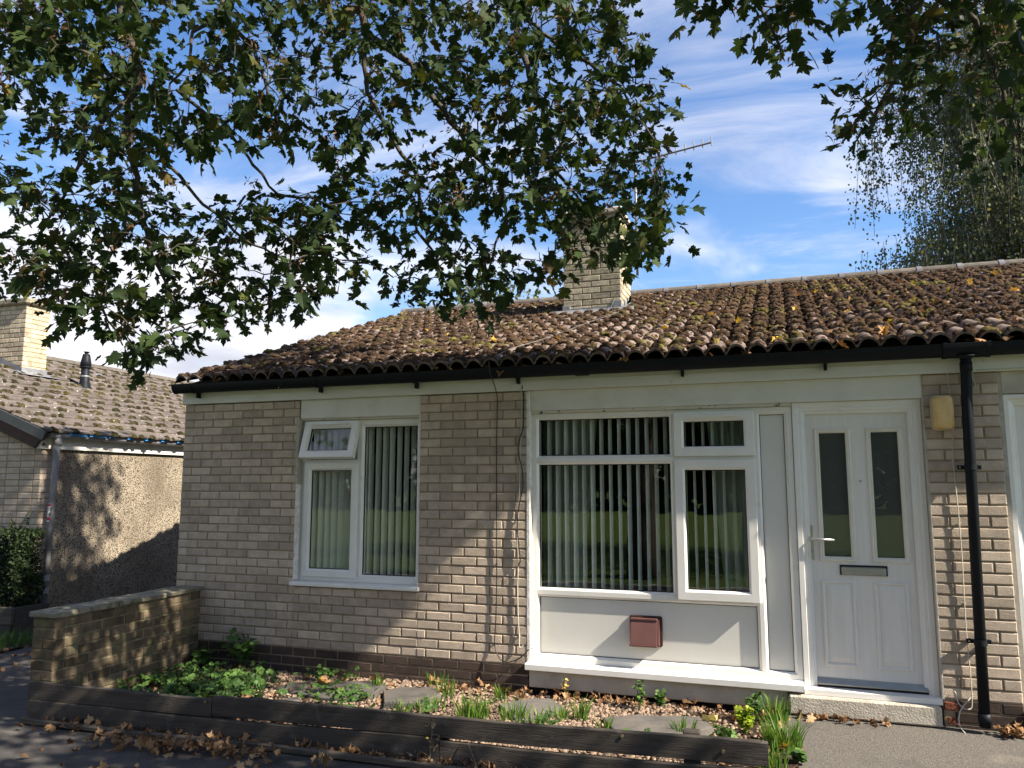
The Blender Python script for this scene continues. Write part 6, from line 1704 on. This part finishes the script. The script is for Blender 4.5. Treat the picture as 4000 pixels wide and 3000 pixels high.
OFF="194,-474,662 633,-337,230 917,-402,366 580,-535,345 490,-790,603 -104,-586,136 806,-598,197 -26,-694,211 270,-623,657 418,-434,222 178,-667,358 483,-271,280 58,-447,547 925,-428,260 -213,-706,261 432,-932,480 745,-253,413 509,-573,646 858,-700,569 -274,-665,459 621,-851,474 949,-443,325 811,-488,268 913,-732,261 32,-400,177 615,-150,389 16,-861,475 -266,-331,410 71,-473,461 621,-631,168 317,-782,570 525,-731,368 367,-306,393 -33,-292,500 594,-730,363 -141,-849,311 161,-967,326 684,-564,496 183,-923,406 -99,-376,180 774,-119,303 -223,-544,343 -236,-747,428 793,-365,172 259,-377,182 771,-572,205 615,-661,225 555,-998,335 525,-416,253 -230,-405,388 776,-696,198 530,-853,589 587,-462,379 872,-772,278 200,-668,202 368,-167,475 522,-544,376 -45,-498,467 561,-861,145 -125,-890,347 -127,-291,173 -179,-710,532 679,-588,604 -65,-831,321 865,-239,395 296,-534,343 78,-381,141 -260,-511,223 126,-750,422 674,-384,427 4,-244,328 353,-138,555 271,-396,614 -230,-348,273 486,-688,465 729,-660,335 -82,-504,311 208,-812,331 745,-323,146 167,-580,305 -113,-423,559 -62,-685,134 191,-428,252 933,-453,568 467,-448,543 193,-395,470 851,-509,457 458,-736,566 823,-481,620 81,-401,294 608,-440,406 917,-426,478 321,-108,405 316,-745,192 496,-697,146 658,-247,274 728,-351,469 902,-636,379 541,-839,265 883,-454,312 244,-774,286 879,-444,352 -266,-267,349 936,-821,300 370,-569,276 27,-704,159 877,-591,319 -288,-485,271 710,-349,579 392,-210,589 881,-531,433 524,-683,494 97,-599,617 283,-178,519 426,-454,498 188,-160,395 649,-610,468 624,-306,594 258,-474,626 723,-460,172 131,-975,437 886,-679,250 305,-428,440 775,-535,417 242,-157,582 792,-597,618 936,-546,409 -234,-440,464 577,-562,547 555,-248,271 490,-229,379 460,-183,333 156,-398,350 417,-629,284 214,-676,524 418,-841,192 44,-789,381 56,-576,598 92,-266,324 91,-362,621 287,-784,161 107,-826,533 811,-798,265 380,-827,172 410,-209,304 812,-285,162 -104,-551,569 -70,-231,216 134,-798,305 921,-727,541 538,-522,614 853,-392,193 832,-627,120 536,-726,196 -265,-651,312 107,-358,275 -67,-689,507 383,-713,646 -179,-270,306 337,-232,471 -87,-420,147 345,-609,164 737,-731,364 -69,-335,414 118,-689,375 1035,-700,472 975,-474,317 587,-80,447 505,-859,532 352,-497,360 -66,-703,378 706,-556,162 298,-112,561 -149,-236,386 514,-851,460 623,-121,317 836,-529,263 802,-344,612 331,-897,584 252,-758,631 523,-214,495 614,-739,517 399,-674,216 434,-529,174 409,-194,491 891,-675,578 365,-356,491 181,-325,312 145,-466,143 987,-380,255 -294,-643,276 591,-921,326 863,-293,203 640,-747,602 -157,-232,337 -2,-734,594 76,-758,352 766,-397,139 195,-714,402 789,-501,436 420,-919,229 484,-411,448 598,-563,499 967,-769,258 727,-322,625 420,-593,670 732,-296,398 -11,-504,607 286,-697,577 13,-370,362 -180,-550,296 151,-293,496 180,-590,612 21,-411,490 480,-560,603 538,-241,359 561,-481,609 837,-427,236 266,-756,557 196,-904,485 541,-251,189 672,-818,413 279,-726,412 710,-893,301 180,-120,444 -140,-775,477 479,-717,237 457,-578,467 736,-836,537 690,-156,350 68,-433,164 -28,-693,521 781,-854,185 230,-622,355 539,-527,512 -8,-555,300 705,-797,501 315,-220,364 342,-552,188 510,-324,354 453,-944,362 865,-339,371 581,-235,212 512,-64,337 809,-308,247 2,-729,298 297,-631,173 69,-288,462 -94,-920,378 500,-270,431 344,-477,180 645,-532,407 338,-651,333 270,-445,576 -195,-551,422 878,-820,268 203,-943,334 431,-813,583 226,-861,387 874,-648,497 85,-651,594 833,-155,369 406,-475,222 -195,-429,309 -4,-633,387 665,-598,365 957,-786,334 -199,-290,456 356,-360,554 71,-808,245 -237,-788,306 901,-558,386 -61,-673,330 701,-521,615 584,-812,460 -228,-811,394 -122,-418,343 666,-916,373 506,-126,411 498,-694,324 554,-636,176 356,-600,399 -174,-453,214 -119,-687,475 973,-664,353 34,-678,520 564,-552,304 -150,-727,378 667,-281,323 584,-215,514 653,-173,380 849,-237,533 810,-875,206 1078,-560,331 333,-615,512 366,-478,257 318,-867,259 644,-495,277 946,-461,210 -220,-544,543 -4,-378,251 -84,-286,419 12,-535,247 3,-682,623 -220,-643,506 172,-393,199 807,-694,385 736,-925,427 -217,-561,203 629,-733,402 767,-412,567 703,-486,282 841,-820,323 76,-898,477 251,-568,162 678,-301,184 135,-861,434 504,-275,566 602,-757,470 860,-232,272 793,-301,594 -95,-163,422 922,-233,477 90,-184,350 208,-550,231 172,-385,432 249,-386,668 764,-328,250 1,-750,129 440,-411,665 -155,-523,236 292,-298,407 180,-708,611 877,-602,506 477,-736,514 209,-402,600 895,-788,247 669,-819,596 102,-391,410 117,-569,499 84,-561,263 608,-567,189 -95,-556,197 43,-462,198 659,-357,147 877,-674,308 762,-247,178 127,-253,347 -165,-586,369 -4,-443,641 429,-486,378 165,-911,207 440,-754,598 41,-167,374 729,-405,226 908,-452,191 84,-635,315 669,-273,459 937,-542,255 912,-382,515 600,-896,473 351,-984,225 -142,-504,427 462,-146,588 858,-521,386 785,-891,465 -146,-405,172 174,-396,671 309,-542,628 855,-721,483 814,-472,498 553,-86,490 251,-333,500 -99,-482,372 524,-901,370 269,-572,224 136,-117,504 193,-862,135 655,-545,153 201,-970,232 701,-96,454 879,-121,644 574,-80,402 660,-63,320 935,-106,504 527,-81,416 1069,-127,684 956,-128,640 767,-107,575 863,-107,532 830,-122,605 914,-133,707 1161,-136,759 771,-80,347 1037,-138,721 599,-92,487 603,-65,321 1062,-123,607 709,-78,389 849,-128,641 791,-93,480 546,-74,336 999,-130,689 1087,-139,729 1049,-142,779 822,-89,483 746,-88,427 759,-106,520 1031,-125,675 977,-116,580 971,-111,614 916,-108,594 658,-76,358 1124,-142,770 865,-131,713 901,-136,763 790,-118,612 598,-75,376 462,-69,352 798,-110,530 667,-81,404 702,-72,349 834,-103,558 879,-97,491 741,-101,557 951,-107,553 987,-126,635 765,-114,631 805,-86,445 696,-85,426 745,-87,392 718,-72,320 890,-107,579 893,-97,447 1100,-134,680 686,-103,540 951,-138,716 946,-118,597 834,-89,419 927,-119,659 893,-136,684 728,-112,610 906,-101,519 762,-99,488 614,-91,415 909,-120,629 742,-76,360 1172,-139,720 652,-86,435 1034,-117,619 859,-109,591 511,-73,373 559,-73,366 1156,-137,690 984,-142,734 1064,-131,651 723,-98,533 685,-66,298 768,-93,449 727,-90,474 636,-95,468 962,-131,679 1009,-123,596 774,-86,397 663,-90,487 940,-140,772 626,-81,364 810,-109,575 623,-97,522 823,-124,686 1100,-129,639 808,-85,381 1073,-137,756 701,-104,485 1012,-141,764 553,-87,443 1118,-131,734 758,-76,318 855,-91,456 973,-141,763 1012,-114,543 1132,-132,653 849,-101,497 804,-123,643 699,-107,567 918,-102,554 858,-130,681 488,-77,405 919,-102,475 1028,-116,573 925,-136,739 629,-68,337 981,-110,527 992,-142,788 623,-73,299 658,-102,523 886,-133,735 882,-115,611 462,-73,382 822,-95,520 858,-106,428 684,-93,362 657,-82,287 787,-106,427 721,-82,285 691,-89,325 569,-79,312 850,-100,392 720,-100,412 832,-109,444 602,-82,345 796,-94,354 639,-89,393 456,1,555 544,52,617 654,27,722 615,14,621 342,21,462 560,17,605 498,29,592 484,1,523 405,4,420 666,-17,697 471,47,531 586,-6,653 492,-2,623 524,30,559 609,-5,734 620,26,773 454,52,570 589,-21,583 372,6,491 537,13,637 636,-6,666 590,46,690 389,56,468 603,40,654 434,8,498 470,-8,469 572,-10,703 651,58,786 491,-6,586 397,18,456 356,21,521 615,36,727 479,20,647 646,25,642 635,22,694 653,-15,731 439,38,604 515,-10,533 663,-3,792 448,32,470 373,8,551 564,59,575 311,48,490 630,-33,687 313,15,441 559,3,675 411,27,543 514,59,578 493,51,493 473,59,647 312,17,505 658,-37,788 415,-1,570 556,60,673 524,54,521 610,-32,760 654,19,767 670,-1,661 571,5,571 670,40,676 650,-60,643 776,-21,743 822,-9,724 831,-46,773 887,-25,726 665,-23,590 707,-10,695 840,-43,735 469,40,420 755,29,682 569,-39,480 782,-51,758 740,-78,648 373,-34,403 685,-46,567 635,-61,587 805,-72,681 785,-12,635 743,-13,673 566,5,505 627,-32,623 469,4,430 535,-40,418 796,35,756 574,2,463 914,-234,176 716,-249,194 939,-294,389 914,-274,413 1014,-263,332 622,-277,165 945,-291,167 1238,-290,436 950,-286,451 677,-277,227 813,-255,191 726,-277,174 895,-257,119 1083,-289,364 920,-268,300 678,-276,135 966,-266,216 622,-236,198 954,-281,338 783,-264,131 732,-282,255 900,-297,144 765,-277,266 1150,-276,429 956,-280,296 800,-267,238 705,-231,158 1070,-288,407 884,-280,244 863,-288,388 771,-270,312 1129,-276,365 1098,-295,303 941,-273,254 906,-281,334 876,-249,161 872,-268,291 683,-291,274 849,-245,186 816,-286,363 825,-275,269 985,-294,404 1120,-292,419 748,-256,290 1190,-286,394 563,-296,147 837,-286,137 763,-288,344 1031,-290,235 742,-255,123 853,-293,339 980,-244,241 725,-295,302 630,-286,229 913,-254,237 744,-272,209 985,-299,244 910,-292,446 1008,-263,213 1043,-272,382 937,-253,205 1312,-287,476 979,-247,180 761,-234,145 1184,-295,462 926,-247,146 832,-227,127 990,-280,281 1085,-263,318 1080,-269,271 1022,-276,265 1050,-259,245 867,-284,430 772,-291,181 1274,-282,469 1086,-296,457 674,-242,232 823,-285,206 773,-298,120 902,-274,192 1155,-300,398 644,-247,168 983,-287,183 708,-285,206 1008,-289,453 1160,-287,348 833,-248,217 595,-299,195 1124,-284,328 977,-273,374 1132,-281,460 830,-269,331 647,-264,205 759,-246,233 1062,-294,334 1051,-284,465 1038,-268,299 788,-251,268 852,-298,251 797,-292,289 860,-252,243 689,-269,178 868,-234,127 1224,-294,404 810,-298,329 702,-247,123 651,-292,150 1019,-296,326 1169,-266,376 784,-267,365"
BRANCHES=[[[1.588, -2.663, 2.923, 0.036], [1.595, -2.537, 2.274, 0.0328], [1.693, -2.549, 1.987, 0.0296], [1.749, -2.486, 1.773, 0.0263], [1.621, -2.468, 1.618, 0.0231], [1.692, -2.444, 1.197, 0.0199], [1.718, -2.364, 0.89, 0.0167], [1.759, -2.324, 0.65, 0.0134], [1.827, -2.281, 0.524, 0.0102], [1.938, -2.278, 0.32, 0.007]], [[2.028, -2.196, 3.171, 0.022], [2.029, -2.129, 2.436, 0.0193], [2.062, -2.126, 2.321, 0.0167], [2.177, -1.986, 2.142, 0.014], [2.228, -1.919, 1.966, 0.0113], [2.31, -1.931, 1.71, 0.0087], [2.371, -1.806, 1.522, 0.006]], [[2.003, -2.057, 2.375, 0.014], [1.843, -2.179, 2.225, 0.0118], [1.894, -2.24, 1.947, 0.0095], [1.795, -2.3, 1.793, 0.0072], [1.85, -2.4, 1.477, 0.005]], [[1.776, -2.212, 1.805, 0.012], [2.109, -2.076, 1.497, 0.0103], [2.327, -1.862, 1.147, 0.0085], [2.598, -1.763, 1.113, 0.0067], [2.785, -1.609, 0.93, 0.005]], [[2.67, -1.713, 3.375, 0.03], [2.768, -1.63, 2.59, 0.0276], [2.775, -1.563, 2.398, 0.0252], [3.082, -1.45, 2.153, 0.0228], [3.286, -1.457, 1.83, 0.0204], [3.446, -1.382, 1.618, 0.018], [3.51, -1.304, 1.495, 0.0156], [3.688, -1.277, 1.297, 0.0132], [3.734, -1.25, 1.03, 0.0108], [3.674, -1.311, 0.821, 0.0084], [3.593, -1.265, 0.629, 0.006]], [[2.807, -1.617, 2.359, 0.018], [2.818, -1.581, 1.942, 0.016], [3.01, -1.515, 1.552, 0.014], [3.183, -1.465, 1.292, 0.012], [3.185, -1.495, 0.923, 0.01], [3.328, -1.514, 0.727, 0.008], [3.407, -1.438, 0.514, 0.006]], [[3.729, -1.351, 3.373, 0.026], [3.746, -1.235, 2.626, 0.0238], [3.788, -1.19, 2.411, 0.0216], [3.884, -1.198, 2.044, 0.0193], [3.926, -1.094, 1.9, 0.0171], [3.959, -1.084, 1.672, 0.0149], [3.991, -1.069, 1.449, 0.0127], [4.122, -1.017, 1.266, 0.0104], [4.302, -1.026, 1.021, 0.0082], [4.457, -0.937, 0.87, 0.006]], [[3.802, -1.23, 2.52, 0.015], [4.021, -1.153, 2.328, 0.0125], [4.159, -1.048, 2.322, 0.01], [4.259, -0.996, 2.449, 0.0075], [4.463, -0.918, 2.414, 0.005]], [[3.995, -1.064, 2.365, 0.014], [4.241, -0.933, 2.215, 0.0118], [4.438, -0.822, 2.082, 0.0095], [4.605, -0.76, 1.794, 0.0072], [4.686, -0.606, 1.578, 0.005]], [[6.225, -2.147, 2.069, 0.022], [6.153, -2.061, 1.58, 0.0197], [6.087, -2.088, 1.484, 0.0174], [6.031, -2.134, 1.388, 0.0151], [5.986, -2.184, 1.277, 0.0129], [6.012, -2.105, 1.184, 0.0106], [5.948, -2.099, 1.028, 0.0083], [5.891, -2.148, 0.898, 0.006]], [[6.173, -2.19, 2.05, 0.018], [6.22, -2.109, 1.535, 0.0164], [6.324, -2.062, 1.502, 0.0147], [6.386, -2.093, 1.405, 0.0131], [6.439, -1.967, 1.311, 0.0115], [6.467, -1.963, 1.242, 0.0099], [6.47, -2.0, 1.092, 0.0083], [6.524, -1.986, 0.924, 0.0066], [6.552, -1.956, 0.781, 0.005]], [[5.355, -2.125, 2.323, 0.014], [5.408, -2.066, 1.739, 0.011], [5.464, -2.107, 1.533, 0.008], [5.518, -2.111, 1.367, 0.005]], [[1.466, -3.086, 2.624, 0.02], [1.526, -2.967, 2.017, 0.0172], [1.515, -2.851, 1.768, 0.0144], [1.611, -2.779, 1.789, 0.0116], [1.82, -2.777, 1.607, 0.0088], [1.912, -2.693, 1.554, 0.006]], [[1.766, -2.604, 1.527, 0.013], [1.688, -2.688, 1.386, 0.0114], [1.574, -2.694, 1.192, 0.0098], [1.451, -2.707, 0.949, 0.0082], [1.341, -2.749, 0.726, 0.0066], [1.265, -2.717, 0.508, 0.005]], [[1.8, -2.444, 0.854, 0.012], [1.575, -2.43, 0.72, 0.0103], [1.488, -2.43, 0.548, 0.0085], [1.523, -2.463, 0.311, 0.0067], [1.636, -2.378, 0.081, 0.005]], [[1.739, -2.489, 1.172, 0.013], [1.869, -2.381, 1.247, 0.0114], [2.022, -2.177, 1.002, 0.0098], [2.234, -2.059, 0.797, 0.0082], [2.421, -1.963, 0.688, 0.0066], [2.536, -1.731, 0.655, 0.005]]]

# ------------------------------------------------------------------ the sycamore whose boughs hang over the garden
tree = thing('sycamore_tree', 'large sycamore with dark leafy boughs hanging over the garden and roof', 'tree', (2.9, -8.6, -2.47))
TR = [(2.9, -8.6, -2.6), (2.88, -8.58, -1.9), (2.92, -8.55, -.5), (2.98, -8.5, 1.2), (3.0, -8.4, 3.0)]
MB().tube(TR, [.36, .27, .235, .215, .20], 18).build('trunk', MAT['bark'], tree, True)
def dec(s): return np.array([[float(v) for v in q.split(',')] for q in s.split()]) / 100.0
vis_m, vis_r, off = dec(VIS_MAIN), dec(VIS_RIGHT), dec(OFF)
nodes = []           # (x, y, z, r)
limbs = []
top = Vector(TR[-1])
for i in (0, 1, 4, 6, 9, 10, 11, 12):
    e = Vector(BRANCHES[i][0][:3]); r1 = BRANCHES[i][0][3]
    d = e - top
    m1 = top + d * .35 + Vector((0, 0, 1.9)); m2 = top + d * .72 + Vector((0, 0, 1.55 if e.z > 2.2 else 1.9))
    P = [top + Vector((0, 0, -.15)), m1, m2, e]
    pts = []
    for a in range(3):
        p0, p1, p2, p3 = P[max(a - 1, 0)], P[a], P[a + 1], P[min(a + 2, 3)]
        for k in range(5):
            s = k / 5
            pts.append(.5 * ((2 * p1) + (p2 - p0) * s + (2 * p0 - 5 * p1 + 4 * p2 - p3) * s * s + (3 * p1 - p0 - 3 * p2 + p3) * s ** 3))
    pts.append(e)
    n = len(pts)
    rad = [.085 + (r1 - .085) * (k / (n - 1)) ** .7 for k in range(n)]
    MB().tube(pts, rad, 10).build('limb', MAT['bark'], tree, True)
    limbs += [(p.x, p.y, p.z) for p in pts[3:]]
for ex in ((9.5, -5.2, 5.2), (8.0, -8.5, 5.6), (-1.2, -6.5, 5.4), (-.6, -9.3, 5.2), (3.5, -9.9, 6.2), (6.2, -6.2, 6.0), (10.4, -3.2, 4.6)):
    e = Vector(ex); d = e - top
    pts = [top + Vector((0, 0, -.2)), top + d * .4 + Vector((0, 0, .8)), top + d * .75 + Vector((0, 0, .5)), e]
    MB().tube(pts, [.10, .07, .04, .015], 9).build('limb', MAT['bark'], tree, True)
    for s in np.linspace(.3, 1, 8):
        k = min(2, int(s * 3)); limbs.append(tuple(pts[k].lerp(pts[min(3, k + 1)], s * 3 - k) if k < 3 else e))
vis_nodes = []
for B_ in BRANCHES:
    pts = [Vector(q[:3]) for q in B_]
    out = []; rr = []
    for i in range(len(pts) - 1):
        n = max(2, int((pts[i + 1] - pts[i]).length / .07))
        for k in range(n):
            s = k / n
            q = pts[i].lerp(pts[i + 1], s); q += Vector(RNG.normal(0, .007, 3)); out.append(q); rr.append(B_[i][3] * (1 - s) + B_[i + 1][3] * s)
    out.append(pts[-1]); rr.append(B_[-1][3])
    rr = [r_ * RNG.uniform(.9, 1.12) for r_ in rr]
    MB().tube(out, rr, 8).build('branch', MAT['bark'], tree, True)
    vis_nodes += [tuple(q) for q in out[::2]]
def grow(clusters, base, name, r0=.0065, step=.16):
    """join every leaf cluster to the nearest wood already there"""
    nod = np.array(base); cl = clusters.copy(); mb_v = []; mb = MB(); joint = np.zeros_like(cl)
    left = list(range(len(cl)))
    d = np.array([np.min(np.sum((nod - c) ** 2, 1)) for c in cl])
    near_i = np.array([np.argmin(np.sum((nod - c) ** 2, 1)) for c in cl])
    while left:
        i = left[int(np.argmin(d[left]))]; left.remove(i)
        a, b_ = nod[near_i[i]], cl[i]
        L = np.linalg.norm(b_ - a)
        if L < .02: joint[i] = (0, 0, -1); continue
        n = max(2, int(L / step))
        w = RNG.normal(0, .035 * min(1, L), 3)
        pts = []
        for k in range(n + 1):
            s = k / n
            pts.append(a * (1 - s) + b_ * s + w * math.sin(math.pi * s) + np.array([0, 0, .07 * L * math.sin(math.pi * s)]))
        rr = np.linspace(r0 * min(1.6, .6 + L), .0022, n + 1)
        mb.tube(pts, list(rr), 5, False)
        joint[i] = (pts[-1] - pts[-2]) / (np.linalg.norm(pts[-1] - pts[-2]) + 1e-9)
        new = np.array(pts[1:])
        nod = np.concatenate([nod, new])
        for j in left:
            dj = np.sum((new - cl[j]) ** 2, 1); m_ = np.argmin(dj)
            if dj[m_] < d[j]: d[j] = dj[m_]; near_i[j] = len(nod) - len(new) + m_
    stuff(mb.build(name, MAT['bark'], tree, False))
    return joint
vis = np.concatenate([vis_m, vis_r])
jv = grow(vis, vis_nodes, 'twigs')
jo = grow(off, limbs, 'twigs', .012, .3)
def leaves_at(cl, jd, per, rad):
    P = []; T_ = []; Nn = []; S = []
    for c, j in zip(cl, jd):
        n = RNG.integers(per[0], per[1] + 1)
        for k in range(n):
            o_ = RNG.normal(0, rad, 3); o_[2] *= .7
            a = RNG.uniform(0, 6.3)
            P.append(c + o_ * .75)
            t_ = np.array([math.cos(a), math.sin(a), RNG.uniform(-1.2, -.1)]) + .7 * j + o_ * 3.0
            T_.append(t_)
            Nn.append(np.array([RNG.normal(0, .55), RNG.normal(-.25, .55), 1.0 * RNG.choice([1, 1, 1, -.3])]))
            S.append(RNG.uniform(.045, .108))
    return np.array(P), frames(np.array(T_), np.array(Nn)), np.array(S)
Pv, Rv, Sv = leaves_at(vis_m, jv[:len(vis_m)], (7, 9), .085)
P2, R2, S2 = leaves_at(vis_r, jv[len(vis_m):], (7, 9), .10)
Pv = np.concatenate([Pv, P2]); Rv = np.concatenate([Rv, R2]); Sv = np.concatenate([Sv, S2 * .95])
dist = np.linalg.norm(Pv - np.array([5.4276, -6.0363, -.7678]), axis=1)
score = Sv / dist
order = np.argsort(-score)
lm = []
for V, F in LEAFS:
    me = _mesh('leaf', [tuple(q) for q in V], [tuple(int(x) for x in f) for f in F]); me.materials.append(MAT['leaf']); lm.append(me)
for i in order[:300]:
    o = bpy.data.objects.new('leaf', random.choice(lm)); C.objects.link(o)
    o.parent = tree
    M4 = Matrix(Rv[i].tolist()).to_4x4()
    o.matrix_local = Matrix.Translation(Pv[i] - ORIG[tree.name]) @ M4 @ Matrix.Scale(float(Sv[i]), 4)
k = order[300:]
many('foliage', LEAFS, Pv[k], Rv[k], Sv[k], MAT['leaf'], tree)
Po, Ro, So = leaves_at(off, jo, (11, 15), .19)
many('foliage', [LEAFS[0], LEAFS[2]], Po, Ro, So * 1.5, MAT['leaf'], tree)  # crown out of view, clusters placed to cast shade on walls and pavement
# hanging bunches of winged seeds
N = 430
ci = RNG.integers(0, len(vis), N)
wing = (np.array([(0, 0, 0), (.16, .10, .02), (.20, .55, 0), (.06, 1.0, -.05), (-.06, .5, .02)]), np.array([(0, 1, 2), (0, 2, 4), (4, 2, 3)]))
P = []; T_ = []
for i in ci:
    c = vis[i] + RNG.normal(0, .05, 3)
    for k in range(RNG.integers(9, 20)):
        P.append(c + RNG.normal(0, .026, 3)); T_.append(RNG.normal(0, 1, 3) + np.array([0, 0, -.9]))
P = np.array(P)
many('seed_keys', [wing], P, frames(np.array(T_), RNG.normal(0, 1, P.shape)), RNG.uniform(.028, .042, len(P)), MAT['key'], tree)
print('leaves', len(Pv), len(Po), 'keys', len(P))

# ------------------------------------------------------------------ birch and other trees behind the roof
def birch(x, y, z0, h, rad, label, n_strand, seed):
    r = np.random.default_rng(seed)
    t = thing('birch_tree', label, 'tree', (x, y, z0))
    MB().tube([(x, y, z0), (x + .15, y, z0 + h * .35), (x + .05, y, z0 + h * .7), (x + .2, y, z0 + h)], [.22, .16, .10, .02], 10).build('trunk', MAT['birch_bark'], t, True)
    P = []; tw = MB()
    for k in range(74):
        a = r.uniform(0, 6.3); s = r.uniform(.32, .98); b0 = np.array([x + .12, y, z0 + h * s])
        R_ = rad * (1.15 - .55 * abs(s - .55) / .45) * r.uniform(.45, 1.0)
        tip = b0 + np.array([R_ * math.cos(a), R_ * math.sin(a), h * r.uniform(.02, .14)])
        mid = (b0 + tip) / 2 + np.array([0, 0, h * .06])
        bp = [b0 * (1 - q) ** 2 + 2 * mid * q * (1 - q) + tip * q * q for q in np.linspace(0, 1, 7)]
        MB().tube(bp, list(np.linspace(.05, .012, 7)), 6).build('limb', MAT['birch_bark'], t)
        for q in range(n_strand):
            s2 = .12 + .88 * r.random() ** .7; c0 = np.array(bp[min(6, int(s2 * 6.99))]) + r.normal(0, .38, 3)
            L = r.uniform(.6, 2.3); dr = r.normal(0, .16, 2)
            tw.tube([c0, c0 + np.array([dr[0] * .5, dr[1] * .5, -L * .5]), c0 + np.array([dr[0], dr[1], -L])], .006, 3, False)
            for u_ in range(int(L * 26)):
                f_ = r.random()
                P.append(c0 + np.array([dr[0] * f_, dr[1] * f_, -L * f_]) + r.normal(0, .13, 3))
    stuff(tw.build('twigs', MAT['birch_bark'], t))
    P = np.array(P); N = len(P)
    tp = r.normal(0, .6, (N, 3)) + np.array([0, 0, -1.0]); nr = r.normal(0, 1, (N, 3))
    many('foliage', [(np.array([(0, 0, 0), (.36, .45, .04), (0, 1.05, 0), (-.36, .45, .04)]), np.array([(0, 1, 2), (0, 2, 3)]))], P, frames(tp, nr), r.uniform(.065, .105, N), MAT['birch'], t)
    return N
print('birch', birch(11.2, 14.5, -2.4, 12.4, 4.1, 'tall weeping silver birch behind the right end of the roof', 62, 3))
def round_tree(x, y, z0, h, rad, label, n, seed, m='far_leaf', cat='tree', sz=(.09, .16)):
    r = np.random.default_rng(seed)
    t = thing('distant_tree', label, cat, (x, y, z0))
    MB().tube([(x, y, z0), (x, y, z0 + h * .5), (x + .1, y, z0 + h * .9)], [.2, .14, .03], 8).build('trunk', MAT['bark'], t, True)
    cl = r.normal(0, 1, (60, 3)); cl /= np.linalg.norm(cl, axis=1, keepdims=True); cl *= (r.random((60, 1)) ** .4) * rad
    cl[:, 2] *= .8
    P = np.repeat(cl, n // 60, 0) + r.normal(0, rad * .14, (60 * (n // 60), 3)) + np.array([x, y, z0 + h - rad * .8])
    N = len(P)
    many('foliage', [lv6], P, frames(r.normal(0, 1, (N, 3)), r.normal(0, 1, (N, 3)) + np.array([0, 0, .6])), r.uniform(sz[0], sz[1], N), MAT[m], t)
round_tree(-1.45, 12.6, -2.4, 6.9, 1.5, 'light green treetop just showing over the ridge left of the chimney', 3600, 5, 'birch')

# woodland across the road, reflected in the panes, then two added shade trees
r = np.random.default_rng(9)
P = []
for k in range(26):
    cx_, cy_ = -40 + k * 3.3 + r.uniform(-1, 1), -50 + r.uniform(-4, 4); hh = r.uniform(9, 15); rd = r.uniform(3.2, 4.6)
    n = 1500
    q = r.normal(0, 1, (n, 3)); q /= np.linalg.norm(q, axis=1, keepdims=True); q *= (r.random((n, 1)) ** .35) * rd
    q[:, 2] *= hh / (1.8 * rd)
    P.append(q + np.array([cx_, cy_, -2.4 + hh * .46]))
P = np.concatenate(P); N = len(P)
many('far_woodland', [lv6], P, frames(r.normal(0, 1, (N, 3)), r.normal(0, 1, (N, 3)) + np.array([0, .5, .5])), r.uniform(.5, .9, N), MAT['far_leaf'])
round_tree(10.5, -13.5, -2.45, 9.0, 3.6, 'out-of-view tree added on the green across the road to shade the lawn', 5400, 21, 'far_leaf', sz=(.16, .26))  # added out of view, its crown keeps the sun off the near lawn
round_tree(4.6, -14.5, -2.45, 8.5, 3.4, 'out-of-view tree added on the green behind the sycamore to shade the lawn', 5400, 22, 'far_leaf', sz=(.16, .26))  # second added tree, there for its shadow on the lawn
print('objects', len(bpy.data.objects))
